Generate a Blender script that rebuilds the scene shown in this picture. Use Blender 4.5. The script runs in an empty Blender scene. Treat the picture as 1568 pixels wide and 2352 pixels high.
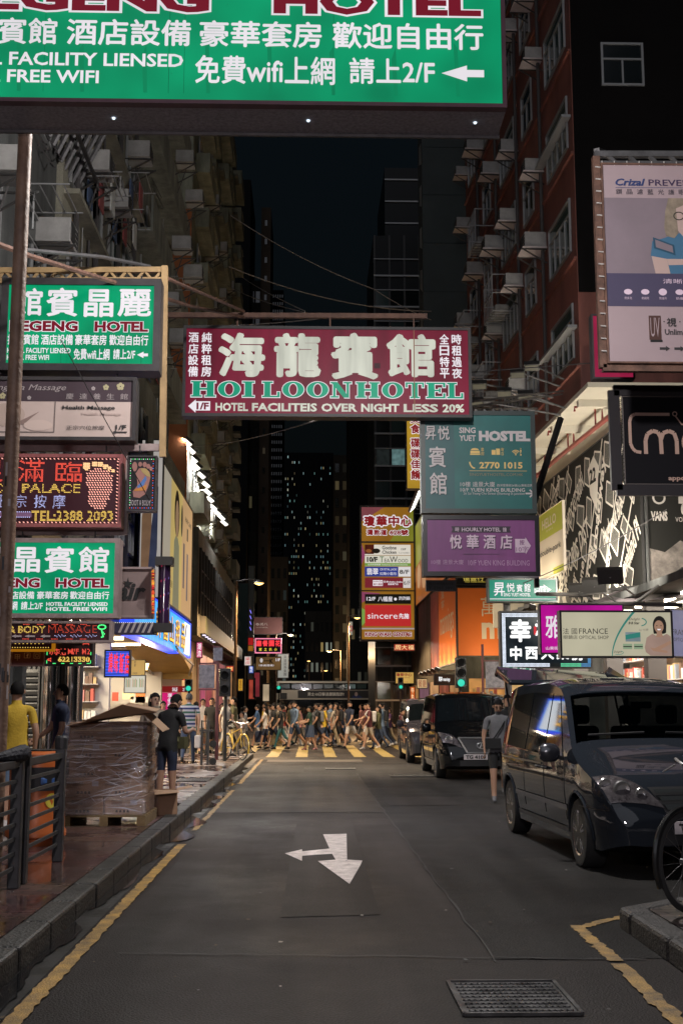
import bpy, bmesh, math, random
import numpy as np
from mathutils import Vector as V, Matrix
R = math.radians
S = bpy.context.scene
COL = S.collection
rnd = random.Random(7)

# ---------------- camera, world, sky glow, exposure ----------------
CAMZ, F, CX, CY, HOR, VPX = 1.55, 2835.0, 784.0, 1176.0, 1625.7, 707.5
PITCH = math.atan((HOR - CY) / F)
YAW = math.atan((CX - VPX) / F * math.cos(PITCH))
cam = bpy.data.cameras.new('camera')
cam.sensor_fit = 'VERTICAL'; cam.sensor_height = 36.0; cam.lens = F / 2352.0 * 36.0
cam.clip_start = 0.05; cam.clip_end = 2000
camo = bpy.data.objects.new('camera', cam); COL.objects.link(camo)
camo.location = (0, 0, CAMZ); camo.rotation_euler = (R(90) + PITCH, 0, -YAW)
S.camera = camo
ROT = camo.rotation_euler.to_matrix()
S.view_settings.view_transform = 'Standard'; S.view_settings.look = 'None'
S.view_settings.exposure = 0; S.view_settings.gamma = 1
S.render.engine = 'CYCLES'
S.cycles.use_denoising = True
S.cycles.max_bounces = 6; S.cycles.diffuse_bounces = 3; S.cycles.glossy_bounces = 3; S.cycles.transmission_bounces = 4
S.cycles.sample_clamp_indirect = 4; S.cycles.caustics_reflective = False; S.cycles.caustics_refractive = False
w = bpy.data.worlds.new('World'); S.world = w; w.use_nodes = True
wn = w.node_tree
sky = wn.nodes.new('ShaderNodeTexSky'); sky.sky_type = 'NISHITA'; sky.sun_disc = False
sky.sun_elevation = R(-3.0); sky.sun_rotation = R(200); sky.air_density = 1.5; sky.ozone_density = 2.0
bgn = wn.nodes['Background']; bgn.inputs['Strength'].default_value = 0.05
cg = wn.nodes.new('ShaderNodeMix'); cg.data_type = 'RGBA'; cg.blend_type = 'ADD'; cg.inputs[0].default_value = 1
wn.links.new(sky.outputs[0], cg.inputs[6]); cg.inputs[7].default_value = (.026, .054, .060, 1)  # city glow on the night sky
wn.links.new(cg.outputs[2], bgn.inputs['Color'])
sl = bpy.data.lights.new('night_glow', 'SUN'); sl.energy = 0.32; sl.angle = R(50); sl.color = (0.88, 0.90, 1.0)
slo = bpy.data.objects.new('night_glow', sl); COL.objects.link(slo)
slo.rotation_euler = V((0.22, 0.80, -0.50)).to_track_quat('-Z', 'Y').to_euler()

def at(x, y, Y):
    d = ROT @ V((x - CX, -(y - CY), -F)); t = Y / d.y
    return V((d.x * t, Y, CAMZ + d.z * t))
def gd(x, y, z=0.0):
    d = ROT @ V((x - CX, -(y - CY), -F)); t = (z - CAMZ) / d.z
    return V((d.x * t, d.y * t, z))
def lin(h, k=1.0):
    h = h.lstrip('#'); o = []
    for i in (0, 2, 4):
        c = int(h[i:i + 2], 16) / 255
        o.append((c / 12.92 if c <= .04045 else ((c + .055) / 1.055) ** 2.4) * k)
    return (*o, 1.0)

# ---------------- materials ----------------
_M = {}
def mat(name, col, rough=.6, metal=0.0, spec=.5, noise=0.0, scale=3.0, bump=0.0, coat=0.0, col2=None, rn=0.0, stretch=None, bscale=None, speck=0):
    """col: hex sRGB or linear tuple"""
    if name in _M: return _M[name]
    m = bpy.data.materials.new(name); m.use_nodes = True; _M[name] = m
    nt = m.node_tree; b = nt.nodes['Principled BSDF']
    c = lin(col) if isinstance(col, str) else (*col, 1.0)
    b.inputs['Base Color'].default_value = c
    b.inputs['Roughness'].default_value = rough; b.inputs['Metallic'].default_value = metal
    b.inputs['Specular IOR Level'].default_value = spec
    if coat: b.inputs['Coat Weight'].default_value = coat; b.inputs['Coat Roughness'].default_value = .03
    if noise or bump or rn:
        tc = nt.nodes.new('ShaderNodeTexCoord'); mp = nt.nodes.new('ShaderNodeMapping')
        if stretch: mp.inputs['Scale'].default_value = stretch
        nt.links.new(tc.outputs['Object'], mp.inputs[0])
        n = nt.nodes.new('ShaderNodeTexNoise'); n.inputs['Scale'].default_value = scale; n.inputs['Detail'].default_value = 6; n.inputs['Roughness'].default_value = .65
        nt.links.new(mp.outputs[0], n.inputs['Vector'])
        if noise:
            r = nt.nodes.new('ShaderNodeValToRGB')
            c2 = (lin(col2) if isinstance(col2, str) else (*col2, 1.0)) if col2 else tuple(v * (1 - noise) for v in c[:3]) + (1.0,)
            r.color_ramp.elements[0].position = .33; r.color_ramp.elements[1].position = .67
            r.color_ramp.elements[0].color = c2; r.color_ramp.elements[1].color = c
            nt.links.new(n.outputs[0], r.inputs[0]); src = r.outputs[0]
            if speck:
                for sc, st, amt in ((90, (1, 1, 1), speck), (1.0, (2.2, .12, 1), speck * .8)):
                    m3 = nt.nodes.new('ShaderNodeMapping'); m3.inputs['Scale'].default_value = st; nt.links.new(tc.outputs['Object'], m3.inputs[0])
                    n3 = nt.nodes.new('ShaderNodeTexNoise'); n3.inputs['Scale'].default_value = sc; n3.inputs['Detail'].default_value = 3; nt.links.new(m3.outputs[0], n3.inputs['Vector'])
                    q3 = nt.nodes.new('ShaderNodeMapRange'); q3.inputs[1].default_value = .32; q3.inputs[2].default_value = .68; q3.inputs[3].default_value = 1 - amt; q3.inputs[4].default_value = 1 + amt; nt.links.new(n3.outputs[0], q3.inputs[0])
                    x3 = nt.nodes.new('ShaderNodeVectorMath'); x3.operation = 'SCALE'; nt.links.new(src, x3.inputs[0]); nt.links.new(q3.outputs[0], x3.inputs['Scale']); src = x3.outputs[0]
            nt.links.new(src, b.inputs['Base Color'])
        if rn:
            mr = nt.nodes.new('ShaderNodeMapRange'); mr.inputs[1].default_value = .3; mr.inputs[2].default_value = .7
            mr.inputs[3].default_value = max(.03, rough - rn); mr.inputs[4].default_value = min(1, rough + rn)
            nt.links.new(n.outputs[0], mr.inputs[0]); nt.links.new(mr.outputs[0], b.inputs['Roughness'])
        if bump:
            n2 = nt.nodes.new('ShaderNodeTexNoise'); n2.inputs['Scale'].default_value = bscale or scale * 12; n2.inputs['Detail'].default_value = 3
            nt.links.new(mp.outputs[0], n2.inputs['Vector'])
            bp = nt.nodes.new('ShaderNodeBump'); bp.inputs['Strength'].default_value = bump; bp.inputs['Distance'].default_value = .02
            nt.links.new(n2.outputs[0], bp.inputs['Height']); nt.links.new(bp.outputs[0], b.inputs['Normal'])
    return m
def glow(hexc, k=1.0, uneven=0.0, scale=1.2, sample=True, stretch=(1, 1, 1)):
    """backlit panel or lamp, or a lit wall or billboard whose light is put in as glow"""
    key = f'glow_{hexc}_{k:.2f}_{uneven:.2f}_{int(sample)}'
    if key in _M: return _M[key]
    m = bpy.data.materials.new(key); m.use_nodes = True; _M[key] = m
    nt = m.node_tree; b = nt.nodes['Principled BSDF']
    c = lin(hexc)
    b.inputs['Base Color'].default_value = tuple(v * .10 for v in c[:3]) + (1,)
    b.inputs['Roughness'].default_value = .4; b.inputs['Specular IOR Level'].default_value = .2
    b.inputs['Emission Color'].default_value = c; b.inputs['Emission Strength'].default_value = k
    if uneven:
        tc = nt.nodes.new('ShaderNodeTexCoord'); mp = nt.nodes.new('ShaderNodeMapping'); mp.inputs['Scale'].default_value = stretch
        n = nt.nodes.new('ShaderNodeTexNoise'); n.inputs['Scale'].default_value = scale; n.inputs['Detail'].default_value = 2
        mr = nt.nodes.new('ShaderNodeMapRange'); mr.inputs[1].default_value = .3; mr.inputs[2].default_value = .7
        mr.inputs[3].default_value = k * (1 - uneven); mr.inputs[4].default_value = k * (1 + uneven * .6)
        nt.links.new(tc.outputs['Object'], mp.inputs[0]); nt.links.new(mp.outputs[0], n.inputs['Vector'])
        nt.links.new(n.outputs[0], mr.inputs[0]); nt.links.new(mr.outputs[0], b.inputs['Emission Strength'])
    try: m.cycles.emission_sampling = 'AUTO' if sample else 'NONE'
    except Exception: pass
    return m

# ---------------- mesh collector ----------------
class MB:
    def __init__(s): s.v = []; s.f = []; s.m = []
    def add(s, vs, fs, m):
        o = len(s.v); s.v.extend([tuple(v) for v in vs])
        for f in fs: s.f.append([i + o for i in f]); s.m.append(m)
        return s
    def box(s, x0, x1, y0, y1, z0, z1, m):
        return s.add([(x0, y0, z0), (x1, y0, z0), (x1, y1, z0), (x0, y1, z0), (x0, y0, z1), (x1, y0, z1), (x1, y1, z1), (x0, y1, z1)],
                     [(0, 3, 2, 1), (4, 5, 6, 7), (0, 1, 5, 4), (1, 2, 6, 5), (2, 3, 7, 6), (3, 0, 4, 7)], m)
    def obox(s, c, a, b, d, m):
        c, a, b, d = V(c), V(a), V(b), V(d)
        q = [c + a * i + b * j + d * k for k in (-1, 1) for i, j in ((-1, -1), (1, -1), (1, 1), (-1, 1))]
        return s.add(q, [(0, 3, 2, 1), (4, 5, 6, 7), (0, 1, 5, 4), (1, 2, 6, 5), (2, 3, 7, 6), (3, 0, 4, 7)], m)
    def bar(s, p, q, w, h, m, up=(0, 0, 1)):
        p, q = V(p), V(q); d = (q - p); L = d.length
        if L < 1e-6: return s
        d /= L; up = V(up)
        if abs(d.dot(up)) > .98: up = V((0, 1, 0))
        a = d.cross(up).normalized(); b = a.cross(d).normalized()
        return s.obox((p + q) / 2, a * w / 2, d * L / 2, b * h / 2, m)
    def tube(s, pts, r, m, n=8, cap=True):
        pts = [V(p) for p in pts]; rs = r if isinstance(r, (list, tuple)) else [r] * len(pts)
        vs = []; prev = None
        for i, p in enumerate(pts):
            d = (pts[min(i + 1, len(pts) - 1)] - pts[max(i - 1, 0)]).normalized()
            if prev is None: a = d.orthogonal().normalized()
            else:
                a = prev - d * prev.dot(d)
                a = a.normalized() if a.length > 1e-6 else d.orthogonal().normalized()
            prev = a; b = d.cross(a)
            for k in range(n):
                t = 2 * math.pi * k / n; vs.append(p + (a * math.cos(t) + b * math.sin(t)) * rs[i])
        fs = [(i * n + k, i * n + (k + 1) % n, (i + 1) * n + (k + 1) % n, (i + 1) * n + k) for i in range(len(pts) - 1) for k in range(n)]
        if cap: fs += [tuple(range(n))[::-1], tuple(range((len(pts) - 1) * n, len(pts) * n))]
        return s.add(vs, fs, m)
    def lathe(s, prof, o, m, axis='Z', n=20, closed=False):
        vs = []; o = V(o)
        for r, h in prof:
            for k in range(n):
                t = 2 * math.pi * k / n; a, b = r * math.cos(t), r * math.sin(t)
                vs.append(o + (V((a, b, h)) if axis == 'Z' else V((h, a, b)) if axis == 'X' else V((b, h, a))))
        L = len(prof)
        fs = [(i * n + k, i * n + (k + 1) % n, ((i + 1) % L) * n + (k + 1) % n, ((i + 1) % L) * n + k) for i in range(L if closed else L - 1) for k in range(n)]
        if not closed:
            if prof[0][0] > 1e-4: fs.append(tuple(range(n))[::-1])
            if prof[-1][0] > 1e-4: fs.append(tuple(range((L - 1) * n, L * n)))
        return s.add(vs, fs, m)
    def poly(s, pts, m): return s.add(pts, [tuple(range(len(pts)))], m)
    def prism(s, pts, off, m):
        n = len(pts); off = V(off); a = [V(p) for p in pts]
        return s.add(a + [p + off for p in a], [tuple(range(n))[::-1], tuple(range(n, 2 * n))] + [(i, (i + 1) % n, n + (i + 1) % n, n + i) for i in range(n)], m)
    def build(s, name, parent=None, smooth=False, angle=35, bevel=0, recalc=True):
        if not s.v: return None
        me = bpy.data.meshes.new(name); me.from_pydata(s.v, [], s.f)
        ms = []
        for m in s.m:
            if m not in ms: ms.append(m)
        for m in ms: me.materials.append(m)
        me.polygons.foreach_set('material_index', [ms.index(m) for m in s.m])
        if recalc:
            bm = bmesh.new(); bm.from_mesh(me); bmesh.ops.recalc_face_normals(bm, faces=bm.faces); bm.to_mesh(me); bm.free()
        if smooth:
            me.shade_smooth(); me.set_sharp_from_angle(angle=R(angle))
        me.update()
        o = bpy.data.objects.new(name, me); COL.objects.link(o)
        if parent: o.parent = parent
        if bevel:
            b = o.modifiers.new('edge', 'BEVEL'); b.width = bevel; b.segments = 2; b.limit_method = 'ANGLE'
        return o
def tag(o, label=None, cat=None, group=None, kind=None):
    for k, v in (('label', label), ('category', cat), ('group', group), ('kind', kind)):
        if v: o[k] = v
    return o
def thing(name, label, cat, loc=(0, 0, 0), rz=0, group=None):
    o = bpy.data.objects.new(name, None); COL.objects.link(o); o.empty_display_size = .1
    o.location = loc; o.rotation_euler = (0, 0, rz)
    return tag(o, label, cat, group)
def struct(mb, name, **k): return tag(mb.build(name, **k), kind='structure')
def dup(root, loc=None, rz=None, label=None, group=None):
    def cp(o, par):
        c = o.copy(); COL.objects.link(c)
        if par: c.parent = par
        for ch in kids.get(o, []): cp(ch, c)
        return c
    kids = {}
    for ob in root.children_recursive: kids.setdefault(ob.parent, []).append(ob)
    r = cp(root, None)
    if loc is not None: r.location = loc
    if rz is not None: r.rotation_euler = (0, 0, rz)
    if label: r['label'] = label
    if group: r['group'] = group
    return r

# ---------------- lettering ----------------
_TX = {}
def glyphs(s, bold=0.0, res=2, shear=0.0):
    k = (s, bold, res, shear)
    if k not in _TX:
        cu = bpy.data.curves.new('text', 'FONT'); cu.body = s; cu.offset = bold; cu.resolution_u = res; cu.fill_mode = 'FRONT'; cu.shear = shear
        ob = bpy.data.objects.new('text', cu); me = ob.to_mesh()
        v = np.array([p.co[:2] for p in me.vertices]); f = [tuple(p.vertices) for p in me.polygons]
        ob.to_mesh_clear(); bpy.data.objects.remove(ob); bpy.data.curves.remove(cu)
        lo, hi = v.min(0), v.max(0)
        _TX[k] = ((v - lo) / (hi - lo), f, (hi[0] - lo[0]) / (hi[1] - lo[1]), bold / (hi[0] - lo[0]), bold / (hi[1] - lo[1]))
    return _TX[k]

class Panel:
    """a flat board: o bottom-left corner, U along it, W up it (unit vectors), size w x h, rect = drawing coordinates (y down)"""
    def __init__(s, o, U, W, w, h, rect):
        s.o, s.U, s.W, s.w, s.h, s.r = V(o), V(U).normalized(), V(W).normalized(), w, h, rect
        s.N = s.U.cross(s.W).normalized(); s.L = {}
    def pt(s, x, y, off=0.0):
        x0, y0, x1, y1 = s.r
        return s.o + s.U * ((x - x0) / (x1 - x0) * s.w) + s.W * ((y1 - y) / (y1 - y0) * s.h) + s.N * off
    def lay(s, n): return s.L.setdefault(n, MB())
    def text(s, t, box, m, bold=0.0, off=.012, layer='lettering', out=None, outw=.04, shear=0.0):
        x0, y0, x1, y1 = box; cjk = any(ord(c) > 0x2e80 for c in t); n = sum(2 if ord(c) > 0x2e80 else 1.1 for c in t) / 2
        def stamp(fat, m, off, layer, grow):
            if cjk and fat > .012:  # heavier strokes: the glyph laid down again at small shifts, each a hair higher
                v, f = glyphs(t, 0, 2, shear)[:2]; rx, ry = fat * .75 * (x1 - x0) / max(n, .5), fat * .75 * (y1 - y0); k = 8 if fat > .03 else 4
                sh = [(math.cos(2 * math.pi * i / k), math.sin(2 * math.pi * i / k)) for i in range(k)] + [(0, 0)]
            else:
                v, f = glyphs(t, fat, 2, shear)[:2]; rx = ry = 0; sh = [(0, 0)]
            if cjk and fat > .012: ix, iy = rx * (0 if grow else 1), ry * (0 if grow else 1)
            else: ix = iy = -grow
            for i, (a0, b0) in enumerate(sh):
                s.lay(layer).add([s.pt(x0 + ix + a * (x1 - x0 - 2 * ix) + a0 * rx, y1 - iy - b * (y1 - y0 - 2 * iy) + b0 * ry, off + i * .0004) for a, b in v], f, m)
        stamp(bold, m, off, layer, 0)
        if out: stamp(bold + outw * (1.5 if cjk else 1), out, off - .007, 'outline', (y1 - y0) * outw * 1.25)
    def vtext(s, t, box, m, gap=.12, **k):
        x0, y0, x1, y1 = box; h = (y1 - y0) / (len(t) + gap * (len(t) - 1))
        for i, c in enumerate(t): s.text(c, (x0, y0 + i * h * (1 + gap), x1, y0 + i * h * (1 + gap) + h), m, **k)
    def htext(s, t, box, m, gap=.15, **k):
        x0, y0, x1, y1 = box; n = len(t); wd = (x1 - x0) / (n + gap * (n - 1))
        for i, c in enumerate(t):
            if c != ' ': s.text(c, (x0 + i * wd * (1 + gap), y0, x0 + i * wd * (1 + gap) + wd, y1), m, **k)
    def poly(s, pts, m, off=.01, layer='lettering'): s.lay(layer).poly([s.pt(x, y, off) for x, y in pts], m); return s
    def rect(s, b, m, off=.008, layer='print'): x0, y0, x1, y1 = b; return s.poly([(x0, y1), (x1, y1), (x1, y0), (x0, y0)], m, off, layer)
    def ell(s, cx, cy, rx, ry, m, off=.01, n=20, layer='lettering', a0=0, a1=360):
        return s.poly([(cx + rx * math.cos(R(a0 + (a1 - a0) * i / n)), cy + ry * math.sin(R(a0 + (a1 - a0) * i / n))) for i in range(n + (a1 - a0 < 360))], m, off, layer)
    def line(s, pts, wd, m, off=.01, layer='lettering'):
        for (a, b), (c, d) in zip(pts[:-1], pts[1:]):
            L = math.hypot(c - a, d - b) or 1e-6; nx, ny = -(d - b) / L * wd / 2, (c - a) / L * wd / 2
            s.poly([(a + nx, b + ny), (c + nx, d + ny), (c - nx, d - ny), (a - nx, b - ny)], m, off, layer); off += .0002
    def arc(s, cx, cy, rx, ry, wd, m, a0=0, a1=360, n=24, off=.01, layer='lettering'):
        s.line([(cx + rx * math.cos(R(a0 + (a1 - a0) * i / n)), cy + ry * math.sin(R(a0 + (a1 - a0) * i / n))) for i in range(n + 1)], wd, m, off, layer)
    def dots(s, pts, r, m, off=.012, layer='lamps', n=6):
        for x, y in pts: s.ell(x, y, r, r, m, off, n, layer)
    def led(s, t, box, pitch, r, m, bold=.02, layer='lamps', slant=.35):
        v, f, _, _, _ = glyphs(t, 0 if ord(t[0]) > 0x2e80 else bold, 2); x0, y0, x1, y1 = box
        tris = []
        for p in f:
            for i in range(1, len(p) - 1): tris.append((v[p[0]], v[p[i]], v[p[i + 1]]))
        T = np.array(tris); nx, ny = max(2, int((x1 - x0) / pitch)), max(2, int((y1 - y0) / pitch))
        gx, gy = np.meshgrid((np.arange(nx) + .5) / nx, (np.arange(ny) + .5) / ny); P = np.stack([gx.ravel(), gy.ravel()], 1)
        def cr(a, b, c): return (b[:, None, 0] - a[:, None, 0]) * (c[None, :, 1] - a[:, None, 1]) - (b[:, None, 1] - a[:, None, 1]) * (c[None, :, 0] - a[:, None, 0])
        A, B, C = T[:, 0], T[:, 1], T[:, 2]
        d1, d2, d3 = cr(A, B, P), cr(B, C, P), cr(C, A, P)
        ins = (((d1 >= 0) & (d2 >= 0) & (d3 >= 0)) | ((d1 <= 0) & (d2 <= 0) & (d3 <= 0))).any(0)
        for (a, b) in P[ins]:
            x, y = x0 + a * (x1 - x0), y1 - b * (y1 - y0)
            s.poly([(x - r * 1.5, y - r * .9), (x - r * .2, y + r * .9), (x + r * 1.5, y + r * .9), (x + r * .2, y - r * .9)] if slant else [(x - r, y - r), (x - r, y + r), (x + r, y + r), (x + r, y - r)], m, .012, layer)
    def finish(s, root):
        for n, mb in s.L.items(): mb.build(n, root, recalc=False)

def board(name, label, panel, th, face, frame, fw=.05, cat='sign', group=None, proud=.03, back=None, fd=None):
    """cabinet box behind the panel, a face and a frame round it; returns the top-level object"""
    p = panel; c = p.o + p.U * p.w / 2 + p.W * p.h / 2
    root = MB().obox(c - p.N * (th / 2 + .006), p.U * (p.w / 2 + fw * .98), p.W * (p.h / 2 + fw * .98), p.N * (th / 2 - .003), back or frame).build(name)
    tag(root, label, cat, group)
    MB().poly([p.o, p.o + p.U * p.w, p.o + p.U * p.w + p.W * p.h, p.o + p.W * p.h], face).build('face_panel', root, recalc=False)
    f = MB(); fd = fd or th; d = p.N * ((proud + fd) / 2 + .004); cc = p.N * ((proud - fd) / 2 - .004)
    for sgn in (-1, 1):
        f.obox(c + p.W * sgn * (p.h / 2 + fw / 2) + cc, p.U * (p.w / 2 + fw), p.W * fw / 2, d, frame)
        f.obox(c + p.U * sgn * (p.w / 2 + fw / 2) + cc, p.U * fw / 2, p.W * p.h / 2, d, frame)
    f.build('frame', root)
    return root
def front(x0, y0, x1, y1, Y, **k):
    xm, ym = (x0 + x1) / 2, (y0 + y1) / 2
    X0, X1, Z0, Z1 = at(x0, ym, Y).x, at(x1, ym, Y).x, at(xm, y1, Y).z, at(xm, y0, Y).z
    return Panel((X0, Y, Z0), (1, 0, 0), (0, 0, 1), X1 - X0, Z1 - Z0, (x0, y0, x1, y1))
def lamp(kind, loc, energy, color, size=.3, aim=None, parent=None, spot=100, blend=.6):
    L = bpy.data.lights.new('lamp_light', kind); L.energy = energy; L.color = color
    if kind == 'AREA': L.size = size
    else: L.shadow_soft_size = size
    if kind == 'SPOT': L.spot_size = R(spot); L.spot_blend = blend
    o = bpy.data.objects.new('lamp_light', L); COL.objects.link(o); o.location = loc
    if aim is not None: o.rotation_euler = (V(aim) - V(loc)).to_track_quat('-Z', 'Y').to_euler()
    if parent is not None:
        o.parent = parent; bpy.context.view_layer.update(); o.matrix_parent_inverse = parent.matrix_world.inverted()
    return o
# ---------------- ground ----------------
def asphalt():
    m = mat('asphalt', (.038, .0325, .031), rough=.58, spec=.10, noise=.45, scale=.5, bump=.5, bscale=70, rn=.14, speck=.45)
    return m
A_ = asphalt()
A_PATCH = mat('asphalt_pale', (.066, .057, .049), rough=.58, spec=.10, noise=.3, scale=.8, bump=.45, bscale=65, rn=.12, speck=.4)
A_DARK = mat('asphalt_dark', (.027, .0255, .0245), rough=.58, spec=.10, noise=.4, scale=.7, bump=.5, bscale=65, rn=.15, speck=.5)
SEAM = mat('tar_seam', (.012, .011, .011), rough=.6)
struct(MB().poly([(-400, -60, 0), (400, -60, 0), (400, 900, 0), (-400, 900, 0)], A_), 'road')
def wob(p, q, n, amp, w0, w1):
    p, q = V(p), V(q); d = (q - p).normalized(); nn = V((-d.y, d.x, 0)); L = []; Rr = []
    for i in range(n + 1):
        c = p.lerp(q, i / n); j = rnd.uniform(-amp, amp); L.append(c + nn * (rnd.uniform(w0, w1) + j)); Rr.append(c - nn * (rnd.uniform(w0, w1) - j))
    return L, Rr
def strip(mb, p, q, n, amp, w0, w1, m):
    L, Rr = wob(p, q, n, amp, w0, w1)
    vs = L + Rr; k = len(L)
    mb.add(vs, [(k + i, k + i + 1, i + 1, i) for i in range(k - 1)], m)
struct(MB().poly([(-1.4, 19.0, .004), (1.15, 19.0, .004), (1.15, 29.5, .004), (-1.4, 29.5, .004)], A_PATCH), 'road_patch')
struct(MB().poly([(1.17, 8.0, .004), (5.0, 8.0, .004), (5.0, 27.5, .004), (1.17, 27.5, .004)], A_DARK), 'road_patch')
struct(MB().poly([(-1.2, 36.5, .004), (1.6, 36.5, .004), (1.6, 38.0, .004), (-1.2, 38.0, .004)], mat('concrete_strip', (.11, .085, .06), rough=.6, noise=.3, scale=2)), 'road_patch')
sm = MB()
strip(sm, (-1.2, 8.25, .009), (2.1, 7.95, .009), 40, .02, .004, .012, SEAM)
strip(sm, (1.16, 7.9, .009), (1.16, 30, .009), 60, .012, .004, .013, SEAM)
strip(sm, (-1.3, 19, .009), (5, 19.2, .009), 40, .02, .006, .018, SEAM)
strip(sm, (-1.3, 29.6, .009), (1.2, 29.6, .009), 20, .02, .02, .05, SEAM)
strip(sm, (-1.0, 24, .009), (.2, 24.1, .009), 20, .02, .01, .04, SEAM)
strip(sm, (1.2, 22.5, .009), (5, 22.4, .009), 20, .02, .01, .04, SEAM)
strip(sm, (-1.2, 35.5, .009), (4, 35.6, .009), 20, .02, .05, .12, SEAM)
strip(sm, (-1.25, 30.5, .009), (-.2, 30.6, .009), 20, .02, .03, .06, SEAM)
struct(sm, 'road_seam')
YEL = mat('yellow_paint', (.50, .29, .06), rough=.55, noise=.62, scale=5, col2=(.13, .085, .035), bump=.5, bscale=90, speck=.3)
YEL2 = mat('yellow_paint_bright', (.46, .33, .09), rough=.55, noise=.6, scale=6, col2=(.2, .14, .04))
WHT = mat('white_paint', (.85, .76, .72), rough=.6, noise=.5, scale=7, col2=(.45, .38, .36), bump=.4, bscale=80, speck=.25)
y = MB()
strip(y, (-1.475, 3.5, .009), (-1.44, 14.6, .009), 190, .006, .040, .056, YEL)
strip(y, (-1.44, 16.2, .009), (-1.42, 24, .009), 90, .01, .02, .05, YEL)
strip(y, (-1.40, 26, .009), (-1.38, 38, .009), 90, .01, .03, .06, YEL)
a, b_, c_ = gd(1556, 2075, .009), gd(1334, 2128, .009), gd(1556, 2345, .009)
strip(y, a, b_, 40, .012, .03, .05, YEL); strip(y, b_ + V((-.03, .06, .0006)), b_.lerp(c_, .45) + V((0, 0, .0006)), 40, .012, .035, .055, YEL); strip(y, b_.lerp(c_, .48), c_ + (c_ - b_), 60, .012, .04, .055, YEL)
struct(y, 'road_marking')
ar = [(277, 152), (361, 150), (363, 243), (418, 246), (411, 262), (372, 330), (258, 248), (322, 243), (309, 222), (202, 229), (201, 247), (140, 220), (201, 206), (203, 213), (300, 203)]
struct(MB().poly([gd(564.5 + .64 * u, 1818.9 + .64 * v, .009) for u, v in ar], WHT), 'road_marking')
cr = MB()
for i in range(-4, 9):
    X = -1.14 + i * .93; w = .2
    if X > 6: continue
    strip(cr, (X, 39.8, .009), (X + .05, 52, .009), 30, .015, w - .02, w, YEL2)
for k in range(9):
    Y = 54 + k * 1.1 + rnd.uniform(-.2, .2)
    strip(cr, (-4.5 + rnd.random(), Y, .009), (5.5, Y + rnd.uniform(-.3, .3), .009), 30, .03, .06, .1, YEL2)
struct(cr, 'road_marking')
PALE = mat('tar_patch', (.033, .029, .028), rough=.6, spec=.10, noise=.4, scale=1.5, speck=.5)
struct(MB().poly([(-.2, 9.6, .004), (.55, 9.7, .004), (.6, 17.4, .004), (-.15, 17.2, .004)], PALE), 'road_patch'); struct(MB().poly([(-1.2, 30.4, .0045), (-.1, 30.5, .0045), (-.1, 33.6, .0045), (-1.2, 33.5, .0045)], PALE), 'road_patch'); struct(MB().poly([(1.3, 20.2, .0085), (2.5, 20.3, .0085), (2.4, 22.2, .0085), (1.3, 22.1, .0085)], PALE), 'road_patch')
lt = MB()
for k in range(130):
    x, y_ = rnd.uniform(-1.65, 4.5), 5.5 + 34 * rnd.random() ** 1.6; s_ = rnd.uniform(.006, .022); a = rnd.uniform(0, 3); lt.poly([(x + s_ * math.cos(a + q), y_ + s_ * 1.6 * math.sin(a + q), .016 + rnd.uniform(0, .004)) for q in (0, 1.4, 3.0, 4.4)], rnd.choice((mat('litter_pale', (.3, .27, .24), rough=.8), mat('litter_leaf', (.10, .07, .04), rough=.8), mat('litter_grey', (.12, .12, .12), rough=.8))))
tag(lt.build('litter', recalc=False), kind='stuff')
def bricks(name, c1, c2, rough):
    m = mat(name, c1, rough=rough)
    nt = m.node_tree; b = nt.nodes['Principled BSDF']
    tc = nt.nodes.new('ShaderNodeTexCoord'); br = nt.nodes.new('ShaderNodeTexBrick')
    br.inputs['Scale'].default_value = 1; br.inputs['Brick Width'].default_value = .2; br.inputs['Row Height'].default_value = .1; br.inputs['Mortar Size'].default_value = .008
    br.inputs['Color1'].default_value = (*c1, 1); br.inputs['Color2'].default_value = (*c2, 1); br.inputs['Mortar'].default_value = (.012, .01, .009, 1)
    n = nt.nodes.new('ShaderNodeTexNoise'); n.inputs['Scale'].default_value = 1.1; n.inputs['Detail'].default_value = 5
    mr = nt.nodes.new('ShaderNodeMapRange'); mr.inputs[1].default_value = .38; mr.inputs[2].default_value = .62; mr.inputs[3].default_value = max(.05, rough - .22); mr.inputs[4].default_value = rough + .25
    mx = nt.nodes.new('ShaderNodeMix'); mx.data_type = 'RGBA'; mx.blend_type = 'MULTIPLY'; mx.inputs[0].default_value = .7
    bp = nt.nodes.new('ShaderNodeBump'); bp.inputs['Strength'].default_value = .5; bp.inputs['Distance'].default_value = .012; bp.invert = True
    nt.links.new(tc.outputs['Object'], br.inputs[0]); nt.links.new(tc.outputs['Object'], n.inputs['Vector'])
    nt.links.new(br.outputs[0], mx.inputs[6]); nt.links.new(n.outputs['Color'], mx.inputs[7]); nt.links.new(mx.outputs[2], b.inputs['Base Color'])
    nt.links.new(n.outputs[0], mr.inputs[0]); nt.links.new(mr.outputs[0], b.inputs['Roughness'])
    nt.links.new(br.outputs['Fac'], bp.inputs['Height']); nt.links.new(bp.outputs[0], b.inputs['Normal'])
    return m
PAVE = bricks('paving_brick', (.16, .08, .062), (.085, .048, .042), .24)
KERB = mat('kerb_stone', (.062, .060, .055), rough=.5, noise=.8, scale=3.5, bump=.7, bscale=40, speck=.4)
struct(MB().box(-14, -1.90, -4, 39.4, -.02, .140, PAVE), 'pavement')
kb = MB()
for i in range(48):
    y0 = -4 + i * .9; kb.box(-1.90, -1.70 + rnd.uniform(-.006, .006), y0, y0 + .878, -.02, .146 + rnd.uniform(-.004, .004), KERB)
struct(kb, 'kerb', bevel=.022)
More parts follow.
